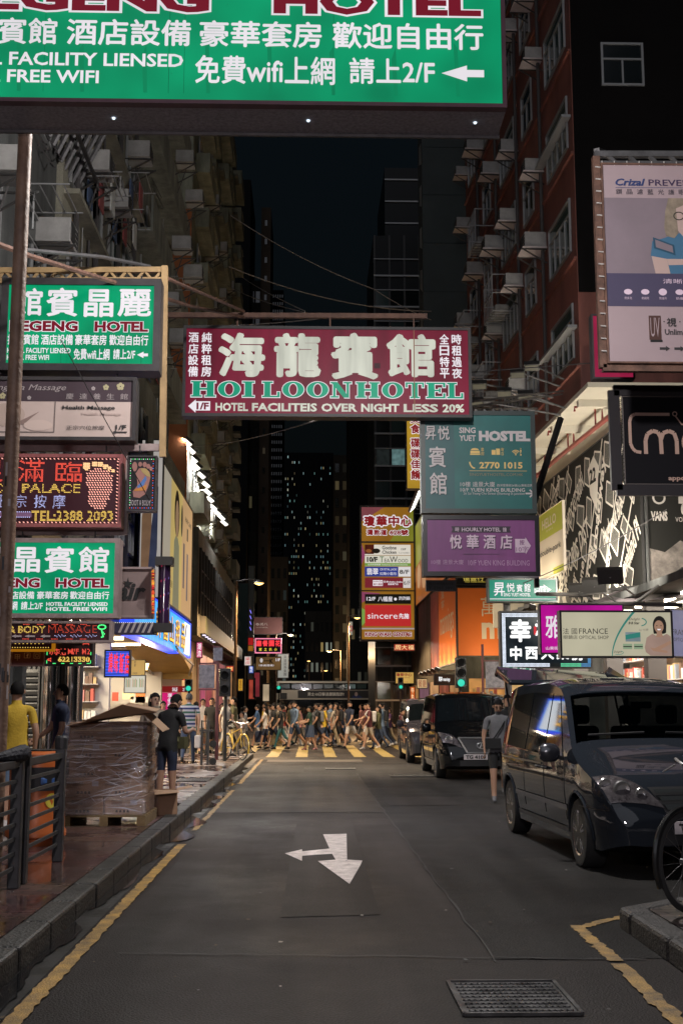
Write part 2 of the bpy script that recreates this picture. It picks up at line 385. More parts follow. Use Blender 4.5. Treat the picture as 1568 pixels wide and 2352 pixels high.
struct(MB().poly([(-1.70, -4, .004), (-1.53, -4, .004), (-1.53, 39, .004), (-1.70, 39, .004)], mat('gutter_concrete', (.045, .043, .042), rough=.5, spec=.2, noise=.6, scale=3, rn=.2)), 'gutter')
PUD = mat('puddle_water', (.010, .011, .013), rough=.07, spec=.9, bump=.02, scale=1.0, bscale=2)
def blob(cx, cy, rx, ry, z, m, name, n=26):
    pts = []
    ph = [rnd.uniform(0, 6.28) for _ in range(4)]
    for i in range(n):
        t = 2 * math.pi * i / n; k = 1 + .18 * math.sin(3 * t + ph[0]) + .12 * math.sin(5 * t + ph[1]) + .08 * math.sin(9 * t + ph[2])
        pts.append((cx + rx * k * math.cos(t), cy + ry * k * math.sin(t), z))
    struct(MB().poly(pts, m), name)
wt = MB()
for ya, yb, w0, w1 in ((5.2, 9.4, .03, .10), (9.9, 14.2, .05, .13), (14.6, 18.4, .10, .30), (18.8, 22.6, .06, .22), (23.2, 27.5, .05, .20), (28.5, 33, .04, .14)):
    n = 40; ys = np.linspace(ya, yb, n); ph = rnd.uniform(0, 6)
    ed = [-1.685 + (w0 + (w1 - w0) * (.5 + .5 * math.sin(i * .33 + ph)) + rnd.uniform(0, .03)) * min(1, i / 3, (n - 1 - i) / 3) for i in range(n)]
    wt.add([(-1.69, y_, .012) for y_ in ys] + [(e_, y_, .012) for e_, y_ in zip(ed, ys)], [(i, n + i, n + i + 1, i + 1) for i in range(n - 1)], PUD)
struct(wt, 'puddle')
# right-hand pavements
PAVE2 = bricks('paving_brick_grey', (.13, .10, .085), (.075, .06, .052), .5)
ck = gd(1470, 2110)
struct(MB().prism([(2.42, 2, -.02), (12, 2, -.02), (12, 9.35, -.02), (2.75, 9.35, -.02), (2.42, 9.0, -.02)], (0, 0, .16), PAVE2), 'pavement')
kr = MB()
for i in range(8): kr.box(2.22, 2.418, 1.6 + i * .9, 1.6 + i * .9 + .888, -.02, .15 + rnd.uniform(-.004, .004), mat('kerb_rough', (.05, .045, .043), rough=.6, noise=.6, scale=6, bump=1.0, bscale=45))
for i in range(10): kr.box(2.75 + i * .9, 2.75 + i * .9 + .888, 9.352, 9.55, -.02, .15, _M['kerb_rough'])
kr.prism([(2.22, 8.802, -.02), (2.418, 8.802, -.02), (2.418, 9.0, -.02), (2.748, 9.352, -.02), (2.748, 9.55, -.02), (2.22, 9.1, -.02)], (0, 0, .165), _M['kerb_rough'])
struct(kr, 'kerb', bevel=.03)
struct(MB().box(5.25, 30, 9.6, 43, -.02, .140, PAVE2), 'pavement')
k2 = MB()
for i in range(37): k2.box(5.05, 5.247, 9.6 + i * .9, 9.6 + i * .9 + .888, -.02, .147, KERB)
struct(k2, 'kerb', bevel=.02)
for nm, x0, x1 in (('pavement', -30, -4.4), ('pavement', 5.4, 40)):
    struct(MB().box(x0, x1, 58, 97, -.02, .14, PAVE2), nm)

# ---------------- building helpers ----------------
CONC = mat('stained_concrete', (.17, .175, .15), rough=.85, noise=.65, scale=1.6, bump=.3, bscale=8, speck=.3, stretch=(1, 1, .18))
CONC_D = mat('dark_concrete', (.075, .077, .075), rough=.85, noise=.65, scale=1.6, bump=.3, bscale=8, speck=.3, stretch=(1, 1, .18))
OLIVE = mat('olive_render', (.26, .265, .20), rough=.85, noise=.55, scale=1.2, speck=.3, stretch=(1, 1, .2))
BEIGE = mat('beige_render', (.24, .225, .175), rough=.85, noise=.6, scale=1.5, bump=.2, bscale=8, speck=.3, stretch=(1, 1, .18))
REDW = mat('red_brown_tile', (.23, .078, .058), rough=.6, noise=.4, scale=1.0, bump=.1, bscale=20, speck=.25, stretch=(1, 1, .25))
BLACKW = mat('black_render', (.007, .006, .006), rough=.9, spec=.1, noise=.3, scale=.5)
GLASSD = mat('dark_glass', (.010, .013, .014), rough=.08, spec=.7)
GLASSG = mat('greenish_glass', (.035, .06, .058), rough=.12, spec=.8)
ALU = mat('aluminium_frame', (.30, .30, .30), rough=.45, metal=.5)
ALU_D = mat('dark_metal', (.045, .043, .042), rough=.5, metal=.5)
STEEL = mat('grey_steel', (.16, .155, .16), rough=.5, metal=.6, noise=.4, scale=5)
RUST = mat('rusty_steel', (.20, .105, .075), rough=.7, metal=.2, noise=.55, scale=4, col2=(.08, .045, .035), bump=.3, bscale=30)
PIPE = mat('drain_pipe', (.05, .045, .045), rough=.7)
WHITEP = mat('white_metal', (.55, .52, .50), rough=.5, noise=.25, scale=3)
def win_mesh(wd, ht, mull=2, rail=.66, d=.06, bar=.05):
    f = MB(); f.box(-wd / 2, wd / 2, -d, 0, 0, bar, ALU); f.box(-wd / 2, wd / 2, -d, 0, ht - bar, ht, ALU)
    f.box(-wd / 2, -wd / 2 + bar, -d, 0, bar, ht - bar, ALU); f.box(wd / 2 - bar, wd / 2, -d, 0, bar, ht - bar, ALU)
    if rail: f.box(-wd / 2 + bar, wd / 2 - bar, -d * .9, 0, ht * rail, ht * rail + bar * .8, ALU)
    for i in range(1, mull): x = -wd / 2 + wd * i / mull; f.box(x - bar * .4, x + bar * .4, -d * .8, -.002, bar, ht * rail if rail else ht - bar, ALU)
    return f
class WinKit:
    """one window built once, then copied with its pane"""
    def __init__(s, wd, ht, glass=GLASSD, **k):
        s.k = k; s.wd, s.ht, s.g = wd, ht, glass; s.src = None
    def place(s, parent, loc, rz, name='window', glass=None, paired=True):
        if s.src is None:
            f = win_mesh(s.wd, s.ht, **s.k).build(name, parent)
            p = MB().poly([(-s.wd / 2 + .03, -.012, .03), (s.wd / 2 - .03, -.012, .03), (s.wd / 2 - .03, -.012, s.ht - .03), (-s.wd / 2 + .03, -.012, s.ht - .03)], s.g).build('pane', f, recalc=False)
            s.src = (f, p)
        else:
            f = s.src[0].copy(); p = s.src[1].copy(); COL.objects.link(f); COL.objects.link(p); f.parent = parent; p.parent = f
        f.location = loc; f.rotation_euler = (0, 0, rz)
        if glass:
            p.data = p.data.copy(); p.data.materials[0] = glass
        return f
ACW = mat('air_conditioner_shell', (.30, .29, .28), rough=.6, noise=.3, scale=4); ACD = mat('air_conditioner_grille', (.02, .02, .02), rough=.7)
TRAY = mat('pale_drip_tray', (.50, .43, .42), rough=.5, noise=.2, scale=5)
_ac = {}
def aircon(loc, rz, label, group, sc=1.0, tray=False):
    """window air conditioner on a bracket; local +y goes into the wall"""
    if tray not in _ac:
        t = thing('air_conditioner', label, 'air conditioner', loc, rz, group)
        MB().box(-.34, .34, -.62, 0, 0, .44, ACW).build('casing', t, bevel=.015)
        g = MB().box(-.28, .05, -.632, -.6, .05, .39, ACD)
        for k in range(4): g.box(.10, .30, -.632, -.6, .06 + k * .09, .11 + k * .09, ACD)
        g.build('grille', t)
        (MB().box(-.42, .42, -.70, 0, -.07, -.03, TRAY) if tray else MB().tube([(.3, -.3, 0), (.34, -.2, -.3), (.3, -.02, -.9)], .018, PIPE, 5)).build('drip_tray' if tray else 'drain_hose', t)
        k = MB()
        for x in (-.36, .36): k.bar((x, -.7, -.08), (x, 0, -.5), .035, .035, ALU_D); k.bar((x, -.72, -.09), (x, 0, -.09), .04, .03, ALU_D)
        k.build('bracket', t); _ac[tray] = t
    else: t = dup(_ac[tray], loc, rz, label, group)
    t.scale = (sc, sc, sc); return t
def wallbox(name, label, x0, x1, y0, y1, z0, z1, m, cat='building', group=None):
    return tag(MB().box(x0, x1, y0, y1, z0, z1, m).build(name), label, cat, group)
ORD = ['first', 'second', 'third', 'fourth', 'fifth', 'sixth', 'seventh', 'eighth', 'ninth', 'tenth', 'eleventh', 'twelfth']

# ---------------- red building on the right ----------------
ra, rb = V((7.2, 31.7, 0)), V((6.6, 49.6, 0)); rdir = (rb - ra).normalized(); rlen = (rb - ra).length; rang = math.atan2(rdir.y, rdir.x)
rn = V((-rdir.y, rdir.x, 0))  # out into the street (towards -x)
red = MB().prism([(7.2, 31.7, 9.9), (25, 31.7, 9.9), (25, 49.6, 9.9), (6.6, 49.6, 9.9)], (0, 0, 36), REDW).build('tenement_building')
tag(red, 'red-brown tiled block with many air conditioners above the black billboard wall', 'building')
MB().box(7.22, 25, 31.68, 31.699, 12.6, 45.8, BLACKW).build('end_wall', red)
fr = MB()
for (x0, x1) in ((1382, 1476),):
    p0, p1 = at(1382, 194, 31.6), at(1476, 97, 31.6)
wk = WinKit(p1.x - p0.x, p1.z - p0.z, mull=2, rail=.6, bar=.06); wk.place(red, ((p0.x + p1.x) / 2, 31.68, p0.z), 0)
RW = rn.to_3d()
def on_red(s, z, out=0.0): p = ra + rdir * s + rn * out; return V((p.x, p.y, z))
rzw = math.atan2(rdir.y, rdir.x) + math.pi  # local -y points to the street
def rz_for(n): return math.atan2(n.x, -n.y)  # rotates local -y onto n
RZR = rz_for(rn)
wkr = WinKit(2.5, 1.55, mull=4, rail=.7, glass=GLASSG); wks = WinKit(1.5, 1.5, mull=2, rail=.62)
led_ = MB(); ppp = MB()
for k in range(11):
    z = 10.9 + k * 3.02
    for b, (sx, kit) in enumerate(((1.7, wkr), (5.6, wks), (8.9, wkr), (12.9, wks), (16.2, wks))):
        kit.place(red, on_red(sx, z, .012), RZR)
    led_.obox(on_red(rlen / 2, z - .34, .04), rdir * rlen / 2, rn * .04, V((0, 0, .03)), REDW)
for sx in (3.6, 7.1, 10.8, 14.6): ppp.tube([on_red(sx, 9.9, .09), on_red(sx, 45, .09)], .055, PIPE, 8)
led_.build('ledge', red); ppp.build('drain_pipe', red)
# big glazed bays at the near corner
bay = MB()
for k in range(0, 9, 2):
    z = 10.75 + k * 3.02
    bay.obox(on_red(2.0, z + .95, .14), rdir * 1.85, rn * .13, V((0, 0, .04)), ALU)
bay.build('window_hood', red)
n_ac = 0
for k in range(7):
    for b, sx in enumerate((4.1, 7.4, 10.6, 14.1, 17.0)):
        if rnd.random() < (.25 if b == 0 else .12): continue
        lo = on_red(sx + rnd.uniform(-.5, .5), 10.9 + k * 3.02 + rnd.choice((.1, .75, 1.3)), .0)
        aircon(lo, RZR, f'box air conditioner on red-brown block, {ORD[k]} floor up, {ORD[b]} from near corner', 'air conditioners on the red-brown block', rnd.uniform(.8, 1.1), True)
# laundry racks / cages hung at the far windows
for k, (sx, z) in enumerate(((11.5, 12.4), (15.4, 15.6), (12.6, 18.6), (9.4, 14.9))):
    t = thing('window_cage', ['rusty window cage low on the red-brown block with dangling wires', 'wire window cage high at the far end of the red-brown block', 'topmost wire window cage on the red-brown block', 'wire window cage beside the near glazed bay of the red-brown block'][k], 'window cage', on_red(sx, z, 0), RZR, 'cages on the red-brown block')
    c = MB()
    for x in np.linspace(-.8, .8, 7): c.bar((x, -.7, 0), (x, -.7, 1.3), .02, .02, ALU); c.bar((x, -.7, 0), (x, 0, 0), .02, .02, ALU)
    for zz in (0, .65, 1.3): c.bar((-.8, -.7, zz), (.8, -.7, zz), .03, .03, ALU); c.bar((-.8, -.7, zz), (-.8, 0, zz), .03, .03, ALU); c.bar((.8, -.7, zz), (.8, 0, zz), .03, .03, ALU)
    c.build('cage_bars', t); MB().box(-.7, .7, -.6, -.1, .02, .3, mat('grey_cloth', (.22, .21, .2), rough=.9, noise=.5, scale=5)).build('stored_bundle', t, bevel=.08)
# podium under it with soffit
CREAM = mat('cream_soffit', (.58, .53, .43), rough=.7, noise=.15, scale=.8)
pod = MB()
pod.prism([(8.58, 30.9, 4.5), (25, 30.9, 4.5), (25, 46.0, 4.5), (8.10, 46.0, 4.5)], (0, 0, 5.2), CONC_D)
pod = pod.build('podium_building'); tag(pod, 'shop podium with a black map mural under the red-brown block', 'building')
so = MB().prism([(7.2, 30.9, 9.76), (16, 30.9, 9.76), (16, 47.0, 9.76), (6.66, 47.0, 9.76)], (0, 0, .13), CREAM)
for k in range(5):
    yy = 32.2 + k * 3.1; xo = 7.25 - (yy - 31.7) * .033
    so.box(xo, xo + 1.4, yy, yy + .22, 9.56, 9.757, CREAM)
so.box(6.9, 8.62, 46.0, 46.2, 4.5, 9.757, CREAM)
so.build('soffit', pod)
so2 = MB(); 
for (ya, yb) in ((30.9, 46.0),):
    so2.prism([(8.56, 30.88, 9.2), (8.58, 30.88, 9.2), (8.09, 46.0, 9.2), (8.07, 46.0, 9.2)], (0, 0, .55), CREAM)
so2.build('cornice_band', pod)
REDP = mat('red_sprinkler_pipe', (.22, .045, .035), rough=.5)
sp = MB().tube([(8.05, 31.2, 9.25), (7.75, 37.5, 9.25), (7.62, 41, 9.25), (7.6, 41.2, 9.05), (7.5, 46, 9.05)], .07, REDP)
for k in range(5):
    yy = 32.5 + k * 3.0; xx = 8.0 - (yy - 31.2) * .046
    sp.tube([(xx, yy, 9.25), (xx, yy, 9.62), (xx - .75, yy, 9.62), (xx - .75, yy, 9.5)], .035, REDP, 6); sp.tube([(xx, yy + .8, 9.25), (xx, yy + .8, 9.76)], .025, REDP, 6)
tag(sp.build('sprinkler_pipe', smooth=True), 'red sprinkler pipe with short branches under the cream soffit', 'pipe')
# shop floor behind the vans
SHOPW = mat('shop_wall', (.62, .56, .47), rough=.7); SHOPC = glow('#fff0d8', 12)
sh = MB(); sh.box(8.3, 25, 43.5, 43.7, .14, 4.5, CONC_D); sh.box(11.3, 11.5, 26, 43.5, .14, 4.5, SHOPW); sh.box(8.6, 25, 25.8, 26, .14, 4.5, SHOPW)
sh.box(8.0, 25, 25.9, 44, 4.3, 4.49, CONC_D)
shop = sh.build('shop_row'); tag(shop, 'row of open lit shops behind the parked vans', 'shop')
for k, (y0, y1) in enumerate(((26.4, 29.6), (30.4, 33.8), (34.6, 38), (39, 43))):
    l = MB()
    for q in range(3): l.box(8.9 + q * .8, 9.2 + q * .8, y0 + .3, y1 - .3, 4.24, 4.296, SHOPC)
    l.build('ceiling_light', shop); lamp('AREA', (9.8, (y0 + y1) / 2, 4.2), 150, (1, .9, .75), 1.6, aim=(9.8, (y0 + y1) / 2, 0), parent=shop)
for yy in (26, 30, 34.2, 38.5, 43.3): MB().box(8.25, 8.7, yy, yy + .4, .14, 4.3, mat('shop_pillar', (.10, .09, .09), rough=.35)).build('pillar', shop)
GOODS = [mat(f'goods_{i}', c, rough=.6) for i, c in enumerate([(.7, .66, .6), (.5, .1, .07), (.6, .4, .18), (.3, .33, .4), (.75, .72, .68), (.55, .22, .2), (.2, .12, .08)])]
sf = MB()
for yy in np.arange(26.3, 43, 1.7):
    if any(abs(yy - q) < .2 for q in (30, 34)): continue
    for zz in (1.0, 1.7, 2.4, 3.1):
        sf.box(10.8, 11.29, yy, yy + 1.5, zz - .03, zz, WHITEP)
        y0 = yy
        while y0 < yy + 1.35:
            d = rnd.uniform(.12, .3); sf.box(10.85, 11.25, y0, y0 + d * .9, zz + .002, zz + rnd.uniform(.2, .5), rnd.choice(GOODS)); y0 += d
tag(sf.build('shop_shelving'), 'long wall of stocked shelves inside the lit shops behind the vans', 'shelf')

# ---------------- block across the side street, right ----------------
TEAL = mat('teal_grey_wall', (.052, .066, .066), rough=.8, noise=.25, scale=.4)
tw = MB().prism([(5.75, 60, 10.5), (20, 60, 10.5), (20, 64, 10.5), (5.9, 64, 10.5)], (0, 0, 34), TEAL).build('tower_building'); tag(tw, 'blank teal-grey tower wall beside the red-brown block', 'building')
for k in range(14):
    z = 11 + k * 2.3; MB().poly([(5.74, 60.3, z), (5.82, 62.4, z + .9), (5.82, 62.4, z + 1.9), (5.74, 60.3, z + 1.2)], mat('pale_side_window', (.35, .36, .34), rough=.4)).build('side_window', tw, recalc=False)
jn = MB()
for k in range(12): jn.box(5.76, 12, 59.985, 60, 12 + k * 2.6, 12.03 + k * 2.6, mat('wall_joint', (.03, .04, .04), rough=.9))
jn.build('wall_joint', tw)
lowd = wallbox('corner_shop_building', 'low shop block with orange hoardings at the far right corner', 7.1, 22, 58.1, 90, 0, 10.5, CONC_D)
for k, (x0, x1, hx) in enumerate(((7.5, 9.2, '#c88c4c'), (9.5, 11.4, '#e0b478'), (11.7, 14, '#c89860'))):
    o = MB().poly([(x0, 58.05, .3), (x1, 58.05, .3), (x1, 58.05, 2.9), (x0, 58.05, 2.9)], glow(hx, .95, .45, 1.5)).build('shop_window', lowd, recalc=False); g = MB()
    for z in (.9, 1.5, 2.1): g.box(x0 + .1, x1 - .1, 58.0, 58.04, z, z + .05, WHITEP); [g.box(x0 + .15 + q * .2, x0 + .3 + q * .2, 57.99, 58.04, z + .051, z + rnd.uniform(.2, .4), rnd.choice(GOODS)) for q in range(int((x1 - x0 - .3) / .2))]
    g.build('shelf', o)
for k, (y0, y1, hx) in enumerate(((58.6, 62, '#b08050'), (62.5, 67, '#884030'), (67.5, 72, '#c89868'), (73, 79, '#705060'), (80, 88, '#a87848'))): MB().poly([(7.06, y1, .4), (7.06, y0, .4), (7.06, y0, 3.0), (7.06, y1, 3.0)], glow(hx, .8, .5, .9)).build('shop_window', lowd, recalc=False)
curt = MB().box(4.62, 9, 86, 96, 0, 35.7, mat('curtain_wall_black', (.006, .007, .0075), rough=.4, spec=.2)).box(5.5, 9, 86.5, 96, 35.7, 41.2, _M['curtain_wall_black']).build('office_tower'); tag(curt, 'dark glass office tower with thin pale floor lines and a few lit rooms', 'building')
ml = MB()
for i in range(5): ml.box(4.62 + i * 1.09, 4.76 + i * 1.09, 85.9, 85.99, 1, 35.7, ALU_D)
for k in range(3): ml.box(5.5, 9, 86.4, 86.49, 36.8 + k * 1.7, 36.9 + k * 1.7, ALU)
for k in range(14):
    ml.box(4.62, 9, 85.86, 85.99, 2 + k * 2.35, 2.12 + k * 2.35, ALU); ml.box(4.62, 9, 85.88, 85.99, 3.3 + k * 2.35, 3.36 + k * 2.35, ALU)
ml.build('mullion', curt)
for k in range(13):
    for i in range(4):
        lit = {(9, 0): '#6a5a3c', (9, 1): '#7a6040', (9, 2): '#545248', (9, 3): '#545248', (7, 0): '#2a302f', (7, 1): '#7aa0a0', (7, 2): '#5a7272', (7, 3): '#82b4b8', (2, 0): '#3c3c34', (2, 1): '#3a3a34'}.get((k, i))
        pb = MB().poly([(4.78 + i * 1.09, 85.95, 2.14 + k * 2.35), (5.69 + i * 1.09, 85.95, 2.14 + k * 2.35), (5.69 + i * 1.09, 85.95, 3.28 + k * 2.35), (4.78 + i * 1.09, 85.95, 3.28 + k * 2.35)], glow(lit, .45, .4, 3, False) if lit else (GLASSG if (k + i) % 3 == 0 else GLASSD))
        pb.build('window', curt, recalc=False)
# dim buildings further along on the right
def dim_tower(name, label, x0, x1, y0, Y, z1, wallm, cols, rows, litp, wcols, wz=1.3, ww=.6, z0=3, depth=10, group=None, lim=95):
    X0, X1 = at(x0, 1500, Y).x, at(x1, 1500, Y).x
    b = wallbox(name, label, X0, X1, Y, Y + depth, 0, z1, wallm, group=group)
    n = 0; dx = (X1 - X0) / cols; dz = (z1 - z0) / rows; unlit = MB(); more = MB()
    cells = [(r_, c) for r_ in range(rows) for c in range(cols)]; rnd.shuffle(cells); pw = [rnd.uniform(.3, 1.7) for _ in range(cols)]
    for r_, c in cells:
        if 1:
            xa = X0 + dx * (c + .5 - ww / 2); za = z0 + dz * r_; q = [(xa, Y - .05, za), (xa + dx * ww, Y - .05, za), (xa + dx * ww, Y - .05, za + dz * wz), (xa, Y - .05, za + dz * wz)]
            hit = rnd.random() < litp * pw[c] * (1.5 - r_ / rows)
            if n < lim and hit: MB().poly(q, glow(rnd.choice(wcols), rnd.choice((.06, .12, .25, .5)), 0, 1, False)).build('window', b, recalc=False); n += 1
            elif hit: more.poly(q, glow(rnd.choice(wcols), .25, 0, 1, False))
            elif wallm is not DK: unlit.poly(q, GLASSD)
    if more.v: more.build('lit_window', b, recalc=False)['kind'] = 'stuff'
    if unlit.v:
        o = unlit.build('dark_window', b, recalc=False); o['kind'] = 'stuff'
    return b
DK = mat('far_dark_wall', (.012, .013, .014), spec=.05, rough=.9, noise=.3, scale=.1)
DKG = mat('far_grey_wall', (.03, .029, .026), spec=.1, rough=.9, noise=.4, scale=.2)
DKB = mat('far_brown_wall', (.06, .045, .034), spec=.1, rough=.9, noise=.4, scale=.2)
COOL = ['#bfe8e8', '#9fd0d8', '#e8e8d0', '#d8c890', '#8fc8c0', '#f0d8a0']
dim_tower('apartment_tower', 'distant apartment tower scattered with small bluish lit windows', 640, 765, 0, 300, 64, DK, 24, 42, .2, COOL, .42, .34, 6, 30, lim=98)
dim_tower('apartment_tower', 'slender far tower left of the lit apartment tower, nearly black', 618, 645, 0, 260, 92, mat('far_black_wall', (.002, .0025, .003), spec=.05, rough=.9), 5, 50, .04, COOL, .4, .4, 6, 20)
dim_tower('apartment_building', 'narrow grey block with paned windows and a yellow edge beside the lit tower', 765, 800, 0, 150, 32.5, DKG, 2, 13, .35, ['#5c5138', '#4a4636', '#6a5c40'], .5, .5, 4, 10)
wallbox('apartment_building', 'yellow-lit strip of wall beside the narrow grey block', at(800, 1500, 150).x, at(803, 1500, 150).x, 149.5, 158, 4, 32.6, glow('#4a4412', .5), 'building')  # yellow light on the wall is put into this strip as glow
dim_tower('apartment_building', 'dark stained block between the yellow strip and the office tower', 803, 862, 0, 118, 34, DK, 4, 15, .1, ['#6a5c40', '#4a4a40'], .45, .5, 4, 10)
dim_tower('low_building', 'low dim block low at the end of the street with a few warm windows', 700, 812, 0, 200, 17, DKG, 10, 4, .3, ['#b09860', '#7a6a48', '#a8b0a0'], .45, .5, 4, 12)

# ---------------- left side: old tenements ----------------
FX = -4.75
def left_block(name, label, y0, y1, z0, z1, m, floors, bays, x=FX, depth=14, win=None, fh=3.0, zf=None, group=None):
    b = wallbox(name, label, x - depth, x, y0, y1, z0, z1, m, group=group); n = 0
    zf = z0 + .9 if zf is None else zf
    for k in range(floors):
        for j in range(bays):
            yy = y0 + (j + .5) * (y1 - y0) / bays
            win.place(b, (x + .012, yy, zf + k * fh), R(90)); n += 1
    return b
wl = WinKit(1.5, 1.4, mull=3, rail=.6); wl2 = WinKit(1.3, 1.5, mull=2, rail=.6, glass=GLASSG)
tA = left_block('tenement_building', 'dark stained tenement behind the rusty pole with a tin cage', 6, 22, 4.6, 36, CONC_D, 8, 5, win=wl)
tB = left_block('tenement_building', 'beige tenement with pipes and ledges behind the hanging green sign', 22.02, 31, 4.6, 38, BEIGE, 9, 4, x=FX + .12, win=wl2)
tC = left_block('tenement_building', 'grey-brown tenement at the corner above the long yellow billboard', 31.02, 41, 4.6, 34, CONC, 8, 4, x=FX, win=wl)
pp = MB(); lg = MB()
for yy in (23, 25.2, 28.1, 30.6): pp.tube([(FX + .2, yy, 4.6), (FX + .2, yy, 37)], .06, PIPE, 6)
for k in range(9): lg.box(FX + .122, FX + .42, 22.1, 30.9, 8.1 + k * 3, 8.2 + k * 3, BEIGE)
pp.build('drain_pipe', tB); lg.build('ledge', tB)
lg = MB()
for k in range(8):
    lg.box(FX + .002, FX + .6, 31.2, 40.8, 8.0 + k * 3, 8.12 + k * 3, CONC); lg.box(FX + .54, FX + .6, 31.2, 40.8, 8.122 + k * 3, 9.0 + k * 3, CONC)
lg.build('balcony', tC)
i = 0
for b_i, (bn, ys) in enumerate((('beige', (23.6, 26.6, 29.2)), ('corner', (33, 36, 39)), ('dark', (17, 20.5)))):
    for k in range(6):
        for j, yy in enumerate(ys):
            if rnd.random() < .3 or (bn == 'dark' and k < 1) or (bn == 'corner' and k < 2) or (bn == 'beige' and k < 1): continue
            x = FX + (.12 if bn == 'beige' else (.6 if bn == 'corner' else 0))
            aircon((x, yy + rnd.uniform(-.4, .4), 6.0 + k * 3 + rnd.choice((.2, .5))), R(90), f'box air conditioner on the {bn} tenement, {ORD[k]} row up, {ORD[j]} from near end', 'air conditioners on the left tenements', rnd.uniform(.85, 1.05))
for nm, b_, y0, y1, xo in (('beige', tB, 22.2, 30.8, FX + .13), ('corner', tC, 31.2, 40.8, FX + .01), ('dark', tA, 14, 21.8, FX + .01)):
    g = MB(); h = MB()
    for k in range(34):
        y, z, L = rnd.uniform(y0, y1), rnd.uniform(5, 24), rnd.uniform(.6, 4); r_ = rnd.uniform(.012, .035)
        if k % 2: g.tube([(xo + .05, y, z), (xo + .05, y, z + L), (xo + .05, min(y1, y + rnd.uniform(.2, .8)), z + L + .15)], r_, PIPE if k % 4 == 1 else ALU, 5)
        else: g.tube([(xo + .06, y, z), (xo + .3 * rnd.random() + .1, min(y1, y + L * .5), z - .2), (xo + .06, min(y1, y + L), z + .1)], .012, PIPE, 4)
    for k in range(9):
        y, z = rnd.uniform(y0, y1 - 1.2), rnd.uniform(6, 22)
        for q in range(4): h.tube([(xo + .1 + q * .2, y, z), (xo + .1 + q * .2, y + 1.2, z)], .012, ALU, 4)
        h.tube([(xo, y, z), (xo + .8, y, z)], .016, ALU, 4); h.tube([(xo, y + 1.2, z), (xo + .8, y + 1.2, z)], .016, ALU, 4)
        if k % 2:
            for q in range(3): h.box(xo + .08 + q * .2, xo + .11 + q * .2, y + .1 + q * .2, y + .6 + q * .2, z - .6, z - .005, [mat('hung_cloth_' + c_, v_, rough=.9) for c_, v_ in (('white', (.4, .4, .38)), ('blue', (.06, .09, .16)), ('red', (.22, .05, .05)))][(k + q) % 3])
    g.build('conduit', b_); h.build('laundry_rack', b_)
# tin cage on the dark tenement
TIN = mat('corrugated_tin', (.12, .13, .145), rough=.5, metal=.5, noise=.5, scale=2); 
cg = thing('tin_enclosure', 'corrugated tin enclosure with slanting pipes high on the dark tenement', 'enclosure', (FX, 18.6, 11.4))
c = MB(); 
for k in range(26): c.box(.02, 1.0, k * .17, k * .17 + .09, 1.9, 4.4, TIN)
c.box(0.02, .96, 0.02, 4.3, 1.92, 4.38, TIN); c.build('tin_panel', cg)
c = MB()
for k in range(13): c.tube([(1.0, .2 + k * .34, 1.9), (.1, .5 + k * .34, .2)], .05, STEEL, 6)
c.build('slanting_pipe', cg)
c = MB()
for zz in (.5, 1.2, 1.88): c.bar((.5, -.2, zz), (.5, 4.8, zz), .06, .06, ALU_D)
for yy in (0, 2.3, 4.6): c.bar((.02, yy, .1), (1.05, yy, 4.4), .07, .07, ALU_D)
c.build('bracket', cg)
# ground-floor shop fronts of the left block
gf = MB()
gf.box(-20, FX - 2.6, 6, 40.8, .14, 4.6, SHOPW); gf.box(FX - 2.6, FX + .1, 20.4, 20.7, .14, 4.6, CONC_D); gf.box(FX - 2.6, FX - .02, 6, 20.4, .14, 4.6, CONC_D); gf.box(FX - 2.6, FX, 40.5, 40.8, .14, 4.6, SHOPW)
gf.box(FX - 2.6, FX + .1, 29.3, 29.5, .14, 3.4, SHOPW)
gf.box(FX - 2.6, FX + .3, 20.7, 40.8, 3.5, 4.58, mat('fascia_ochre', (.30, .21, .11), rough=.7))
lsh = gf.build('shop_row'); tag(lsh, 'open lit shops at street level under the left tenements', 'shop')
WARM = glow('#ffe6c0', 9)
for y0 in (21.5, 24.5, 27, 31, 34.5, 38): MB().box(FX - 2.0, FX - .4, y0, y0 + .25, 3.42, 3.496, WARM).build('ceiling_light', lsh); lamp('AREA', (FX - 1.2, y0 + .12, 3.38), 170, (1, .88, .68), 1.0, aim=(FX - 1.2, y0 + .12, 0), parent=lsh)
sv = MB()
for yy in np.arange(21, 29, 1.3):
    for zz in (.9, 1.35, 1.8, 2.25, 2.7):
        sv.box(FX - 2.58, FX - 2.2, yy, yy + 1.2, zz - .02, zz, WHITEP); y0 = yy
        while y0 < yy + 1.1: d = rnd.uniform(.07, .13); sv.box(FX - 2.5, FX - 2.25, y0, y0 + d * .8, zz + .001, zz + rnd.uniform(.15, .33), rnd.choice(GOODS)); y0 += d
tag(sv.build('shop_shelving'), 'white shelves of bottles and jars in the lit shop behind the pallet', 'shelf')
for x, yy in ((-4.42, 23.5), (-4.80, 23.4), (-5.2, 22.6)): MB().lathe([(.14, .14), (.14, 3.4)], (x, yy, 0), mat('stainless', (.5, .48, .49), rough=.16, metal=1.0), n=20).build('steel_column', lsh, smooth=True)
MB().box(FX + .001, FX + .03, 17.6, 19.4, .14, 2.5, glow('#6a5080', .55, .6, 3)).build('added_glow_panel', lsh); g = MB()  # glow panel added to throw violet light on the man and pavement
for k in range(30): g.box(FX + .031, FX + .05, 17.65 + k * .058, 17.68 + k * .058, 2.52, 2.56, glow('#6a80ff', 2.2, 0, 1, False)); g.box(FX + .031, FX + .05, 17.62, 17.66, .4 + k * .07, .43 + k * .07, glow('#ff4060', 2.0, 0, 1, False))
g.build('led_strip', lsh)
shu = MB()
